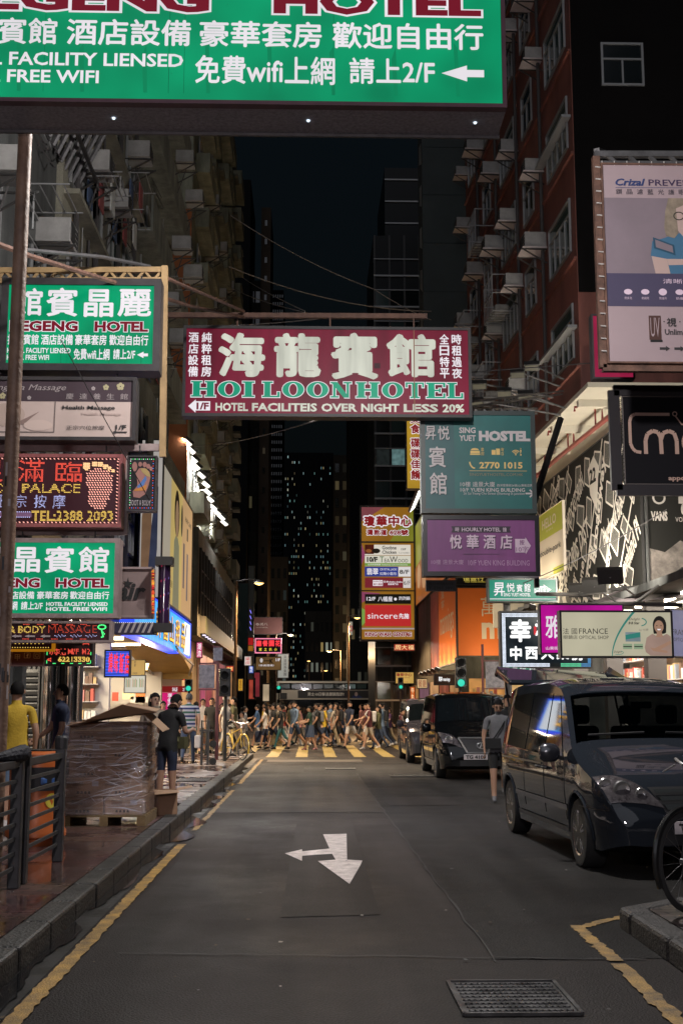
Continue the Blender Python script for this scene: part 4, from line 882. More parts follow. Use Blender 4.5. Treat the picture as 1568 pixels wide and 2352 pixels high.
# slab-serif letters drawn as strokes
def serif(p, ch, x0, y0, x1, y1, fill, edge):
    w_, h = x1 - x0, y1 - y0; sw = w_ * (.26 if ch != 'I' else .5); th = h * .10
    def R_(a, b, c, d): q.append([(x0 + a * w_, y0 + d * h), (x0 + c * w_, y0 + d * h), (x0 + c * w_, y0 + b * h), (x0 + a * w_, y0 + b * h)])
    q = []; t = .1
    if ch == 'H': R_(.0, 0, .44, t); R_(.56, 0, 1, t); R_(0, 1 - t, .44, 1); R_(.56, 1 - t, 1, 1); R_(.08, t, .36, 1 - t); R_(.64, t, .92, 1 - t); R_(.36, .44, .64, .56)
    if ch == 'I': R_(0, 0, 1, t); R_(0, 1 - t, 1, 1); R_(.2, t, .8, 1 - t)
    if ch == 'L': R_(0, 0, .6, t); R_(0, 1 - t, 1, 1); R_(.12, t, .46, 1 - t); R_(.86, .66, 1, 1 - t)
    if ch == 'T': R_(0, 0, 1, t); R_(.25, 1 - t, .75, 1); R_(.35, t, .65, 1 - t); R_(0, t, .1, .32); R_(.9, t, 1, .32)
    if ch == 'E': R_(0, 0, 1, t); R_(0, 1 - t, 1, 1); R_(.1, t, .44, 1 - t); R_(.44, .45, .72, .55); R_(.88, t, 1, .3); R_(.88, .68, 1, 1 - t); R_(.66, .36, .76, .64)
    if ch == 'N': R_(0, 0, .3, t); R_(.62, 0, 1, t); R_(0, 1 - t, .38, 1); R_(.12, t, .24, 1 - t); R_(.76, t, .88, 1); q.append([(x0 + .02 * w_, y0 + .02 * h), (x0 + .62 * w_, y1), (x0 + .9 * w_, y1), (x0 + .33 * w_, y0 + .02 * h)])
    if ch == 'O':
        n = 28; out_ = [(x0 + w_ / 2 + w_ / 2 * math.cos(2 * math.pi * i / n), y0 + h / 2 + h / 2 * math.sin(2 * math.pi * i / n)) for i in range(n)]
        inn = [(x0 + w_ / 2 + w_ * .21 * math.cos(2 * math.pi * i / n), y0 + h / 2 + h * .40 * math.sin(2 * math.pi * i / n)) for i in range(n)]
        for g, lay, off, m in ((0, 'lettering', .016, fill), (1.6, 'outline', .011, edge)):
            for i in range(n):
                j = (i + 1) % n
                def ex(pt, s_): dx, dy = pt[0] - x0 - w_ / 2, pt[1] - y0 - h / 2; L_ = math.hypot(dx, dy); return (pt[0] + dx / L_ * g * s_, pt[1] + dy / L_ * g * s_)
                p.poly([ex(inn[i], -1), ex(inn[j], -1), ex(out_[j], 1), ex(out_[i], 1)], m, off, lay)
        return
    for k, pl in enumerate(q):
        p.poly(pl, fill, .016 + .0005 * k, 'lettering')
        cx_, cy_ = sum(a for a, _ in pl) / 4, sum(b for _, b in pl) / 4
        p.poly([(a + (1.6 if a > cx_ else -1.6), b + (1.6 if b > cy_ else -1.6)) for a, b in pl], edge, .008 + .0003 * k, 'outline')
for ch, x0, x1 in (('H', 440, 496), ('O', 501, 552), ('I', 557, 584), ('L', 602, 642), ('O', 648, 697), ('O', 704, 753), ('N', 758, 806), ('H', 816, 870), ('O', 876, 924), ('T', 930, 972), ('E', 977, 1021), ('L', 1025, 1062)):
    serif(p, ch, x0, 878, x1, 914, TEALG, WHITE_L)
p.poly([(434, 935), (451, 920), (451, 924), (484, 924), (484, 945), (451, 945), (451, 950)], WHITE_L, .01); p.text('1/F', (453, 927, 481, 943), CRIM, .04, .016)
for t, x0, x1 in (('HOTEL', 496, 565), ('FACILITEIS', 572, 705), ('OVER', 716, 783), ('NIGHT', 803, 872), ('LESS', 890, 948), ('20%', 959, 1064)): 
    x0, x1 = {'HOTEL': (496, 570), 'FACILITEIS': (579, 727), 'OVER': (737, 819), 'NIGHT': (828, 915), 'LESS': (925, 1004), '20%': (1014, 1064)}[t]; p.text(t, (x0, 927, x1, 946), CREAMW, .035)
p.rect((858, 834, 872, 846), mat('stain_dark', (.06, .01, .02), rough=.6), .006); p.line([(950, 757), (950, 951)], 2.2, glow('#9a6a50', .6, 0, 1, False), .02, 'stain'); p.finish(s)
hl = MB(); a, b2 = at(376, 724, 24.2), at(980, 727, 24.2); hl.bar(a, b2, .10, .10, RUST)
for x in (545, 758, 950): q = at(x, 727, 24.1); hl.bar((q.x, 24.15, q.z), (q.x, 24.15, q.z - .28), .03, .03, RUST)
tag(hl.build('hanging_beam'), 'long rusty square beam carrying the crimson sign', 'beam')
# Sing Yuet hostel board (unlit teal)
TE = mat('print_teal', (.008, .15, .145), rough=.45, noise=.25, scale=1.2); TE2 = mat('print_teal_dark', (.012, .10, .11), rough=.45); PG = mat('print_pale_grey', (.62, .57, .58), rough=.5); PGO = mat('print_gold', (.80, .58, .20), rough=.5)
p = fr_(S6, 640, 775, 1450, 1492, 24.4); s = board('hostel_sign', 'large dark teal hostel board with grey lettering and gold icons, hung right of centre', p, .22, TE, mat('sign_frame_teal', (.035, .05, .05), rough=.4), .09)
p.rect((640, 775, 862, 1492), TE2, .004)
for ch, b in (('昇', (648, 865, 728, 972)), ('悦', (742, 865, 832, 972)), ('賓', (670, 1022, 802, 1182)), ('館', (676, 1222, 806, 1390))): p.text(ch, b, mat('print_shade', (.006, .02, .02), rough=.6), .03, .008, layer='letter_shadow'); p.text(ch, (b[0] - 4, b[1] - 4, b[2] - 4, b[3] - 4), PG, .02, .014)
p.text('SING', (902, 870, 1028, 915), PG, .03); p.text('YUET', (902, 930, 1028, 976), PG, .03); p.text('HOSTEL', (1052, 895, 1446, 976), PG, .06)
p.rect((985, 1050, 1058, 1070), PGO, .01, 'lettering'); p.ell(1020, 1045, 30, 16, PGO, .011, 14, a0=180, a1=360); p.rect((983, 1072, 1060, 1082), PGO, .01, 'lettering'); p.rect((1148, 1042, 1178, 1080), PGO, .01, 'lettering'); p.rect((1182, 1032, 1212, 1080), PGO, .01, 'lettering')
for k in range(3): p.arc(1332, 1078, 12 + 11 * k, 12 + 11 * k, 6, PGO, 220, 320, 8)
p.dots([(1332, 1078)], 6, PGO, layer='lettering'); p.vtext('套房', (1066, 1026, 1090, 1086), PGO); p.vtext('寄存', (1220, 1026, 1242, 1086), PGO); p.vtext('WIFI', (1366, 1026, 1376, 1086), PGO)
p.text('2770 1015', (1052, 1135, 1382, 1186), PGO, .03); p.line([(978, 1135), (985, 1160), (1000, 1178), (1018, 1184)], 11, PGO); p.line([(975, 1203), (1415, 1203)], 3, PGO); p.text('SINGYUETHOSTEL.COM.HK', (976, 1220, 1385, 1242), mat('print_gold_dim', (.26, .2, .1), rough=.5), 0)
p.text('10樓 遠景大廈', (905, 1286, 1168, 1325), PG, 0); p.text('西洋菜南街26號(山東街交界)', (1184, 1303, 1462, 1326), PG, 0); p.text('10/F YUEN KING BUILDING', (905, 1334, 1396, 1362), PG, .01); p.text('26 Sai Yeung Cho Street (Shantung St junction', (928, 1366, 1392, 1390), PG, 0)
p.line([(1400, 1374), (1460, 1374)], 12, PG); p.line([(1432, 1346), (1461, 1374), (1432, 1402)], 11, PG, .012); p.finish(s)
# purple hourly hotel
PU = mat('print_purple', (.24, .06, .23), rough=.5, noise=.25, scale=1.0, stretch=(3, 1, .4)); PGP = mat('print_lilac_grey', (.70, .54, .66), rough=.5)
p = front(981, 1194, 1228, 1313, 24.4); s = board('hotel_sign', 'unlit purple sign board with a ribbon and a pale arrow, under the teal board', p, .35, PU, mat('sign_frame_black', (.02, .018, .022), rough=.3), .09)
p.poly([(1036, 1223.5), (1039, 1216), (1036, 1209), (1173, 1209), (1170, 1216), (1173, 1223.5)], _M['print_dark'] if 0 else mat('print_ribbon', (.03, .015, .035), rough=.5), .006)
p.text('HOURLY HOTEL', (1060, 1212, 1149, 1221), PGP, .02); p.text('時', (1045, 1211.5, 1054, 1221.5), PGP, .02); p.text('鐘', (1154, 1211.5, 1163, 1221.5), PGP, .02)
for k, ch in enumerate('悅華酒店'): x0 = 1032 + k * 38.5; p.text(ch, (x0 + 1.3, 1230, x0 + 29.3, 1263), _M['print_ribbon'], .04, .008, layer='letter_shadow'); p.text(ch, (x0, 1228.5, x0 + 28, 1261), PGP, .03, .014)
arrow_right(p, 1182, 1234, 1218, 1273, PGP, .01, .66, .8); p.text('按', (1192, 1240, 1203, 1252), PU, .02, .016); p.text('10字', (1184, 1255, 1212, 1268), PU, 0, .016)
p.line([(1063, 1273), (1145, 1273)], 1, _M['print_ribbon']); p.text('10樓 遠景大廈', (989.5, 1286, 1063, 1297), mat('print_lilac_dim', (.50, .30, .48), rough=.5), 0); p.text('10/F YUEN KING BUILDING', (1074, 1287, 1214, 1299), _M['print_lilac_dim'], 0); p.finish(s)
p = fr_(Q4, 680, 985, 960, 1080, 25); s = board('plate_sign', 'little grey maker plate with a phone number hanging under the purple board', p, .08, mat('print_slate', (.07, .07, .075), rough=.6), FRAME_D, .01)
p.text('長江招牌制作', (695, 1000, 940, 1030), P_TXT, .02); p.text('2383 3891', (745, 1040, 945, 1070), P_TXT, .04); p.text('T', (700, 1042, 728, 1068), P_TXT, .06); p.finish(s)
# small green sign with arrow
p = fr_(Q7, 85, 468, 592, 628, 32); s = board('hostel_sign', 'small lit green sign with a white arrow above the bordered pharmacy sign', p, .3, glow('#0f8a72', .85, .25, 1.2), mat('sign_frame_teal', (.035, .05, .05), rough=.4), .04)
for ch, b in (('昇', (118, 488, 202, 592)), ('悦', (215, 492, 278, 560)), ('賓', (292, 502, 338, 560)), ('館', (350, 495, 398, 560))): p.text(ch, b, WHITE_L, .015)
p.text('SING YUET HOSTEL', (192, 568, 398, 594), WHITE_L, .015); arrow_right(p, 428, 502, 558, 582, WHITE_L, .01, .55, .68); p.text('按10字', (432, 522, 535, 562), mat('print_green_dark', (.01, .12, .09), rough=.6), .01, .016); p.line([(85, 612), (592, 612)], 4, WHITE_L); p.line([(85, 620), (592, 620)], 2, WHITE_L); p.finish(s)
# King Wah tall sign
p = fr_(Q4, 62, 282, 560, 1545, 80); s = board('directory_sign', 'tall golden lit directory sign with tenant panels over the side of the avenue', p, .6, glow('#9a6a20', .8, .3, .35), FRAME_D, .12)
p.poly([(62, 282), (62, 420), (280, 282)], glow('#8a4a50', .7, .2, .5), .02); p.poly([(560, 300), (560, 610), (330, 612), (470, 420)], glow('#8a8a2c', .7, .2, .5), .02); p.rect((62, 612, 560, 628), FRAME_D, .03); p.rect((62, 1080, 560, 1092), FRAME_D, .03); p.poly([(62, 640), (62, 840), (100, 740)], glow('#a04a70', .7), .02); p.poly([(62, 1250), (62, 1420), (100, 1380), (100, 1270)], glow('#88b050', .7), .02); p.poly([(62, 1095), (62, 1200), (240, 1110)], glow('#9a4a6a', .7), .021)
MR2 = glow('#8c1c20', .8, 0, 1, False)
for k, ch in enumerate('瓊華中心'): p.text(ch, (85 + k * 117, 365, 190 + k * 117, 468), MR2, .06, .05, out=WHITE_L, outw=.06)
for k, ch in enumerate('彌敦道'): p.text(ch, (112 + k * 66, 498, 172 + k * 66, 553), MR2, .06, .05, out=WHITE_L, outw=.05)
p.text('628號', (330, 498, 510, 553), MR2, .06, .05, out=WHITE_L, outw=.05)
def pn(b, hexc, k=.85): p.rect(b, glow(hexc, k, 0, 1, True), .04, 'tenant_panel')
pn((92, 645, 530, 745), '#e4ddd0'); pn((92, 750, 530, 852), '#dcd8c8'); p.rect((92, 822, 530, 850), glow('#7aa040', .8, 0, 1, False), .05, 'tenant_print'); pn((92, 857, 410, 950), '#2c3c90'); pn((412, 857, 530, 950), '#e4e0e0'); pn((92, 962, 455, 1058), '#7c2430'); pn((457, 962, 530, 1058), '#dcd4d0'); pn((92, 1118, 530, 1210), '#14140f', .6); pn((92, 1222, 530, 1422), '#c02c2c')
D_ = dict(off=.06)
PB = mat('print_ink', (.01, .01, .01), rough=.6)
p.text('Goobne', (258, 655, 395, 692), PB, .02, **D_); p.text('Chicken', (258, 700, 395, 733), PB, .02, **D_); p.text('15/F', (440, 678, 486, 698), PB, .02, **D_); p.text('T.2116-0002', (415, 715, 515, 730), PB, 0, **D_); p.rect((92, 645, 180, 735), glow('#5a2014', .6, .4, 2, False), .05, 'tenant_print'); p.ell(200, 705, 40, 24, mat('print_dish', (.03, .02, .015), rough=.5), .055, 14, 'tenant_print'); p.ell(130, 705, 28, 18, glow('#a06030', .7, 0, 1, False), .056, 12, 'tenant_print')
p.text('10/F', (112, 762, 214, 812), PB, .05, **D_); p.text('T', (234, 758, 275, 815), glow('#4a7a40', .6, 0, 1, False), .0, **D_); p.text('EA', (280, 780, 330, 815), PB, 0, **D_); p.text('W', (330, 758, 405, 815), PB, 0, **D_); p.text('OOD', (408, 782, 505, 815), PB, 0, **D_); p.text('台式休閒餐廳 Taiwanese Cafe & Restaurant', (120, 828, 500, 844), WHITE_L, 0, .065)
p.text('翡翠', (110, 870, 220, 935), WHITE_L, .03, **D_); p.text('CRYSTAL JADE', (234, 872, 395, 898), WHITE_L, 0, **D_); p.text('拉麵小籠包', (234, 908, 395, 936), WHITE_L, 0, **D_); p.text('8/F', (422, 885, 515, 925), PB, .02, **D_)
p.text('日本shabu shabu', (270, 990, 450, 1010), WHITE_L, .03, **D_); p.text('放題專門店', (310, 1014, 410, 1032), WHITE_L, .02, **D_); p.rect((168, 985, 262, 1040), WHITE_L, .05, 'tenant_print'); p.text('涮牛涮鍋', (172, 1012, 258, 1036), MR2, .02, .065); p.text('HouHouClub', (172, 990, 258, 1006), MR2, .02, .065); p.text('6/F', (462, 990, 525, 1030), PB, 0, **D_)
p.text('12/F', (108, 1145, 192, 1180), WHITE_L, .02, **D_); p.text('八幡屋', (215, 1140, 355, 1188), WHITE_L, .02, **D_); p.text('涮涮鍋', (412, 1140, 520, 1175), WHITE_L, .01, **D_); p.ell(382, 1165, 14, 14, WHITE_L, .06, 12)
p.text('sincere', (116, 1298, 402, 1352), WHITE_L, .0, **D_); p.text('先施', (412, 1300, 510, 1352), WHITE_L, .03, **D_)
p.rect((62, 1438, 560, 1452), glow('#b0a0a0', .8), .05, 'tenant_print'); p.text('KING WAH CENTRE', (92, 1478, 532, 1518), MR2, .05, .05, out=WHITE_L, outw=.05); p.finish(s)
# vertical yellow food sign
p = fr_(S6, 500, 600, 606, 1335, 62); s = board('vertical_sign', 'narrow yellow vertical sign with stacked dark red characters left of the teal board', p, .4, glow('#b8902c', .85, .25, .4), FRAME_D, .05)
for k, (ch, y0, y1) in enumerate((('美', 780, 838), ('食', 845, 918), ('碟', 952, 1025), ('碟', 1035, 1108), ('佳', 1118, 1185), ('餚', 1195, 1268))): p.text(ch, (528, y0, 600, y1), MR2, .05, .03, out=WHITE_L, outw=.04)
p.finish(s)
# hoardings on the corner block
OR = mat('orange_print', (.80, .19, .035), rough=.55, noise=.1, scale=.4); PWH = mat('hoarding_white', (.75, .66, .6), rough=.5)
p = front(1051, 1351, 1245, 1506, 58); s = board('hoarding', 'orange hoarding facing the camera with white characters and a big letter m', p, .3, OR, FRAME_D, .06)
p.text('萬', (1104, 1372, 1142, 1416), PWH, 0); p.text('寧', (1150, 1372, 1190, 1416), PWH, 0); p.text('mannings', (1106, 1428, 1300, 1472), PWH, .0) if 0 else p.text('m', (1105, 1430, 1152, 1468), PWH, .04); p.finish(s)
p = Panel((6.97, 70.5, 3.7), (0, -1, 0), (0, 0, 1), 12.3, 4.2, (0, 0, 123, 42)); s = board('hoarding', 'orange hoarding seen edge-on along the street, lit from below', p, .3, OR, FRAME_D, .06)
p.text('mannings', (52, 14, 112, 30), PWH, .0); p.vtext('萬寧', (58, 3, 72, 13), PWH); p.rect((0, 0, 44, 42), mat('pink_print', (.35, .08, .07), rough=.5, noise=.4, scale=.5), .005); p.finish(s)
p = Panel((6.97, 84, 8.1), (0, -1, 0), (0, 0, 1), 25.8, 5.2, (0, 0, 100, 100)); s = board('hoarding', 'long lime and orange lit hoarding with fruit above the orange ones', p, .3, glow('#8c8c34', .8, .4, .3), FRAME_D, .06)
p.poly([(0, 55), (100, 40), (100, 100), (0, 100)], glow('#a05a24', .8, .3, .5), .01)
for k in range(7): p.ell(12 + k * 13, 62 + 6 * (k % 3), 5, 15, glow('#c09060', .8, 0, 1, False), .02 + .0005 * k, 14); 
p.text('新鮮', (40, 12, 62, 36), glow('#d8c890', .9, 0, 1, False), .03, .02); p.finish(s)
p = fr_(Q4, 972, 935, 1300, 1018, 57.9); s = board('shop_sign', 'black sign with yellow lettering directly above the camera-facing orange hoarding', p, .25, mat('sign_black', (.012, .011, .013), rough=.3), FRAME_D, .04)
p.text('億豐行', (1030, 942, 1228, 985), glow('#e8d060', .9, 0, 1, False), .0); p.text('YICK FUNG HONG CO', (1045, 988, 1285, 1002), glow('#d8c050', .8, 0, 1, False), 0); p.finish(s)
# pharmacy sign with lamp border
p = fr_(Q7, 178, 718, 855, 1132, 30.5); s = board('pharmacy_sign', 'dark navy sign with white characters and a border of white and green dots', p, .25, mat('sign_navy', (.010, .022, .035), rough=.3), FRAME_D, .04)
WH = glow('#ffffff', 1.15, 0, 1, True)
for ch, b in (('幸', (238, 770, 405, 945)), ('福', (430, 770, 600, 945)), ('中', (240, 975, 330, 1085)), ('西', (355, 980, 452, 1078)), ('大', (475, 980, 575, 1078)), ('藥', (592, 980, 690, 1078)), ('房', (710, 980, 802, 1085))): p.text(ch, b, WH, .055)
p.rect((425, 825, 445, 888), glow('#d02030', .9), .015, 'red_mark')
DW = glow('#e8f0ff', 1.5, 0, 1, False); DG = glow('#70e8b0', 1.1, 0, 1, False); DB = glow('#60a0d8', 1.0, 0, 1, False)
for x in np.arange(184, 852, 9.2):
    for y_ in (724, 734, 744, 1106, 1116, 1126): p.rect((x, y_, x + 6.2, y_ + 7), (DW if x < 540 or y_ < 800 else (mat('dot_off', (.02, .03, .03)) if x < 620 else DG if x < 780 else DB)), .01, 'lamps')
for y_ in np.arange(755, 1102, 9.2):
    for x in (184, 193, 202, 832, 841, 849): p.rect((x, y_, x + 6.2, y_ + 7), DW if x < 400 else DB, .01, 'lamps')
p.finish(s)
p = fr_(Q7, 480, 662, 1105, 1025, 28); s = board('magenta_sign', 'bright magenta lit sign half hidden behind the optical shop sign', p, .25, glow('#b0108c', .95, .3, .6, True, (2, 1, .5)), mat('sign_frame_black', (.02, .018, .022), rough=.3), .03)
p.text('雅', (512, 738, 640, 915), WHITE_L, .02); p.text('緻', (650, 738, 770, 915), WHITE_L, .02); p.text('山東街51B號', (512, 978, 690, 1003), WHITE_L, 0); p.finish(s)
# optical shop sign
IV = glow('#c4bea4', .82, .12, .9); SKIN_P = glow('#b89078', .65, 0, 1, False)
p = fr_(Q7, 638, 716, 1474, 1050, 26); s = board('optician_sign', 'ivory lit sign of an optical shop with a smiling woman in pink at its end', p, .25, IV, mat('sign_frame_black', (.02, .018, .022), rough=.3), .04)
p.text('法 國', (646, 838, 755, 885), P_TXT, 0); p.text('眼鏡店', (650, 892, 757, 922), P_TXT, 0); p.text('FRANCE', (770, 840, 990, 882), P_TXT, .0); p.text('OPTICAL SHOP', (768, 895, 994, 922), P_TXT, 0)
TQ = glow('#3a8c80', .7, 0, 1, False); n = 20; cu = [(1005 + 165 * (t / n) ** 1.8 + 10, 1050 - 334 * t / n) for t in range(n + 1)]
for (a, b), (c, d) in zip(cu[:-1], cu[1:]): w0 = 6 + (1050 - b) * .05; p.poly([(a, b), (a + w0, b), (c + w0 + .7, d), (c, d)], TQ, .01, 'swoosh')
p.text('Delight', (1155, 758, 1240, 782), P_TXT, .0, shear=.3); p.text('B·B Star', (1150, 788, 1235, 808), P_TXT, .03, shear=.2); p.arc(1235, 790, 52, 30, 8, TQ, -70, 75, 12, .011); p.rect((1123, 868, 1238, 940), glow('#8a9aa0', .65, .3, 3, False), .01, 'print'); p.poly([(1123, 890), (1238, 868), (1238, 905), (1123, 925)], TQ, .012, 'print'); p.rect((1102, 957, 1172, 998), glow('#9ab090', .7, 0, 1, False), .01, 'print'); p.rect((1185, 957, 1255, 998), glow('#9ab090', .7, 0, 1, False), .01, 'print'); p.rect((1104, 975, 1170, 982), PB, .012, 'print'); p.rect((1188, 975, 1252, 982), PB, .012, 'print'); p.text('by 大學', (1230, 840, 1300, 862), _M['print_grey'], 0); p.text('Delight', (1030, 1010, 1090, 1030), _M['print_text_dark'], 0, shear=.3); p.arc(1065, 1025, 38, 14, 4, TQ, -60, 130, 10, .011)
p.ell(1388, 815, 52, 72, mat('print_hair', (.02, .018, .015), rough=.6), .008, 22, 'portrait'); p.poly([(1336, 815), (1340, 880), (1360, 880), (1420, 880), (1436, 872), (1440, 815)], _M['print_hair'], .0084, 'portrait'); p.ell(1382, 825, 36, 48, SKIN_P, .012, 22, 'portrait'); p.poly([(1365, 865), (1402, 865), (1410, 905), (1358, 905)], SKIN_P, .0115, 'portrait')
PKC = glow('#b89a8c', .62, .12, 3, False); p.poly([(1268, 985), (1285, 910), (1330, 880), (1358, 895), (1410, 895), (1440, 880), (1470, 900), (1473, 1048), (1310, 1048), (1275, 1020)], PKC, .010, 'portrait'); p.poly([(1345, 990), (1470, 930), (1472, 955), (1370, 1010)], SKIN_P, .013, 'portrait'); p.poly([(1310, 985), (1440, 1010), (1438, 1028), (1330, 1012)], SKIN_P, .0135, 'portrait')
for x in (1366, 1398): p.ell(x, 818, 6, 3, PB, .014, 10, 'portrait')
p.poly([(1366, 843), (1398, 843), (1390, 853), (1374, 853)], WHITE_L, .014, 'portrait'); p.finish(s)
p = Panel(rc_(Q7, 1482, 1050, 26.6), (.5, .35, 0), (0, 0, 1), .9, 1.0, (0, 0, 90, 100)); s = board('optician_sign', 'pale lilac side face of the optical shop sign at the picture edge', p, .12, glow('#7f80a0', .7, .1), FRAME_D, .03)
p.text('FRANCE', (2, 42, 70, 54), P_TXT, .0); p.text('OPTICAL SHOP', (6, 60, 76, 68), P_TXT, 0); p.finish(s)
# framed black sign with pink line letters
p = fr_(S2, 1000, 275, 1700, 1105, 22); s = board('framed_sign', 'black banner laced in a dark steel frame with copper line letters', p, .06, mat('sign_black_matt', (.008, .0075, .010), rough=.7, spec=.15), mat('sign_edge_cord', (.2, .17, .16), rough=.6), .008)
CO = mat('print_copper', (.50, .33, .27), rough=.5); p.line([(1445, 440), (1110, 440), (1075, 465), (1060, 510), (1060, 720), (1080, 770), (1110, 798), (1160, 806)], 30, CO); p.line([(1205, 820), (1205, 690), (1225, 630), (1275, 600), (1325, 612), (1350, 660), (1354, 820)], 38, CO, .012); p.line([(1354, 680), (1375, 620), (1430, 600), (1480, 620), (1502, 690), (1502, 820)], 38, CO, .0122); p.arc(1640, 710, 75, 95, 34, CO, 0, 360, 26, .0124); p.arc(1495, 435, 20, 20, 9, CO, n=14); p.line([(1500, 455), (1560, 540), (1640, 480)], 12, CO)
p.text('appointment', (1408, 1028, 1830, 1082), CO, .03); p.finish(s)
fo = MB(); c4 = [p.pt(915, 215), p.pt(1780, 215), p.pt(1780, 1165), p.pt(915, 1165)]
for a, b2 in zip(c4, c4[1:] + c4[:1]): fo.bar(a, b2, .20, .10, mat('sign_frame_steel', (.05, .045, .05), rough=.35, metal=.4), up=(0, 1, 0))
fo.build('steel_frame', s)
lc = MB()
for k in range(22):
    y_ = 290 + k * 37; lc.tube([p.pt(950, y_), p.pt(1000, y_ + 18)], .006, PIPE, 4); lc.tube([p.pt(950, y_ + 37), p.pt(1000, y_ + 18)], .006, PIPE, 4); x = 1000 + k * 33; lc.tube([p.pt(x, 240), p.pt(x + 16, 275)], .006, PIPE, 4); lc.tube([p.pt(x, 1140), p.pt(x + 16, 1105)], .006, PIPE, 4)
lc.build('lacing', s)
# eyewear billboard
PKW = mat('billboard_paper', (.37, .28, .30), rough=.7, noise=.08, scale=1.0); MA = mat('print_mauve_grey', (.23, .18, .21), rough=.7, noise=.3, scale=.35)
p = fr_(S1, 1010, 405, 1940, 1815, 20); s = board('billboard', 'large laced eyewear billboard with a bespectacled blond woman at the top right', p, .08, PKW, RUST, .03)
p.rect((1010, 645, 1940, 1190), MA, .004); p.rect((1010, 1190, 1940, 1425), mat('print_indigo', (.06, .05, .10), rough=.7), .005)
NVY = mat('print_deep_blue', (.025, .045, .15), rough=.6); p.text('Crizal', (1100, 505, 1315, 558), NVY, .03, shear=.25); p.text('PREVENCIA', (1340, 510, 1800, 556), mat('print_violet_dark', (.05, .03, .08), rough=.6), .01); p.line([(1100, 572), (1940, 566)], 3, NVY)
p.htext('鑽晶濾藍光護眼鏡片', (1102, 582, 1750, 620), mat('print_charcoal', (.04, .035, .05), rough=.6), .75)
HB = mat('print_blond', (.30, .24, .18), rough=.7, noise=.4, scale=6); FS = mat('print_face', (.46, .33, .30), rough=.7); BT = mat('print_blue_top', (.05, .14, .24), rough=.7)
p.poly([(1478, 645), (1452, 740), (1440, 860), (1450, 920), (1510, 935), (1540, 900), (1530, 720), (1700, 645)], HB, .010, 'portrait'); p.poly([(1508, 740), (1530, 870), (1580, 930), (1680, 930), (1720, 740), (1640, 660), (1550, 660)], FS, .009, 'portrait'); p.arc(1548, 775, 36, 28, 7, PB, 0, 360, 16, .013, 'portrait'); p.arc(1650, 775, 38, 28, 7, PB, 0, 360, 16, .0132, 'portrait')
p.poly([(1335, 1060), (1350, 960), (1450, 930), (1520, 900), (1700, 900), (1760, 1000), (1760, 1190), (1370, 1190)], BT, .007, 'portrait'); p.poly([(1340, 1065), (1450, 1085), (1470, 1190), (1365, 1190)], FS, .0085, 'portrait'); p.poly([(1450, 1085), (1620, 1085), (1620, 1125), (1460, 1130)], FS, .009, 'portrait'); p.poly([(1355, 930), (1505, 985), (1512, 1060), (1360, 1010)], mat('print_tablet', (.02, .07, .12), rough=.5), .013, 'portrait'); p.poly([(1370, 947), (1492, 992), (1498, 1042), (1374, 1002)], MA, .014, 'portrait')
p.text('清晰 防護', (1415, 1228, 1720, 1262), PGP, .0)
for k, (cx, t) in enumerate(((1163, '防反光'), (1285, '防刮花'), (1410, '防油污'), (1530, '防塵'))): p.ell(cx, 1322, 30, 20 + 5 * (k == 2), PGP, .009, 12); p.text(t, (cx - 26, 1358, cx + 26, 1376), PGP, 0)
p.rect((1302, 1490, 1388, 1660), mat('print_dark_brown', (.07, .03, .025), rough=.6), .008); p.text('UV', (1312, 1505, 1378, 1640), PKW, 0, .012); p.rect((1308, 1660, 1394, 1676), PB, .008); p.text('視', (1428, 1505, 1497, 1568), P_TXT, .03); p.text('覺', (1550, 1505, 1625, 1568), P_TXT, .03); p.text('Unlimited', (1412, 1585, 1620, 1625), P_TXT, .02); p.dots([(1410, 1532), (1522, 1532)], 5, P_TXT, layer='lettering')
for x in (1372, 1475, 1580): arrow_right(p, x, 1702, x + 72, 1740, P_TXT, .01, .6, .45)
p.finish(s)
fo = MB(); q = [p.pt(975, 330), p.pt(975, 1850), p.pt(1960, 1850), p.pt(1960, 300)]
for a, b2 in ((0, 1), (1, 2)): fo.bar(q[a] + V((0, .1, 0)), q[b2] + V((0, .1, 0)), .12, .12, RUST, up=(0, 1, 0))
for y_ in (310, 385): fo.bar(p.pt(965, y_) + V((0, .1, 0)), p.pt(2000, y_ - 10) + V((0, .1, 0)), .10, .10, STEEL)
for k in range(6): fo.bar(p.pt(1060 + k * 150, 310) + V((0, .1, 0)), p.pt(1130 + k * 150, 385) + V((0, .1, 0)), .06, .06, STEEL)
fo.bar(p.pt(985, 285) + V((0, .1, 0)), p.pt(1640, -20) + V((0, 2.5, 0)), .10, .10, STEEL); fo.build('truss_frame', s)
lc = MB()
for k in range(16): y_ = 415 + k * 88; lc.tube([p.pt(960, y_ + 4), p.pt(1012, y_ + 8)], .012, WHITEP, 5); x = 1010 + k * 90; lc.tube([p.pt(x, 375), p.pt(x, 408)], .010, WHITEP, 5)
lc.build('lacing', s)
p = fr_(S1, 925, 1485, 1200, 1925, 21.5); s = board('clinic_sign', 'bright pink sign half hidden behind the eyewear billboard', p, .2, glow('#a8244c', .75, .25, .8), FRAME_D, .03)
p.vtext('單車', (955, 1640, 985, 1760), P_TXT); p.text('時間:10:00am至7:00pm', (960, 1875, 1190, 1900), P_TXT, 0); p.finish(s)
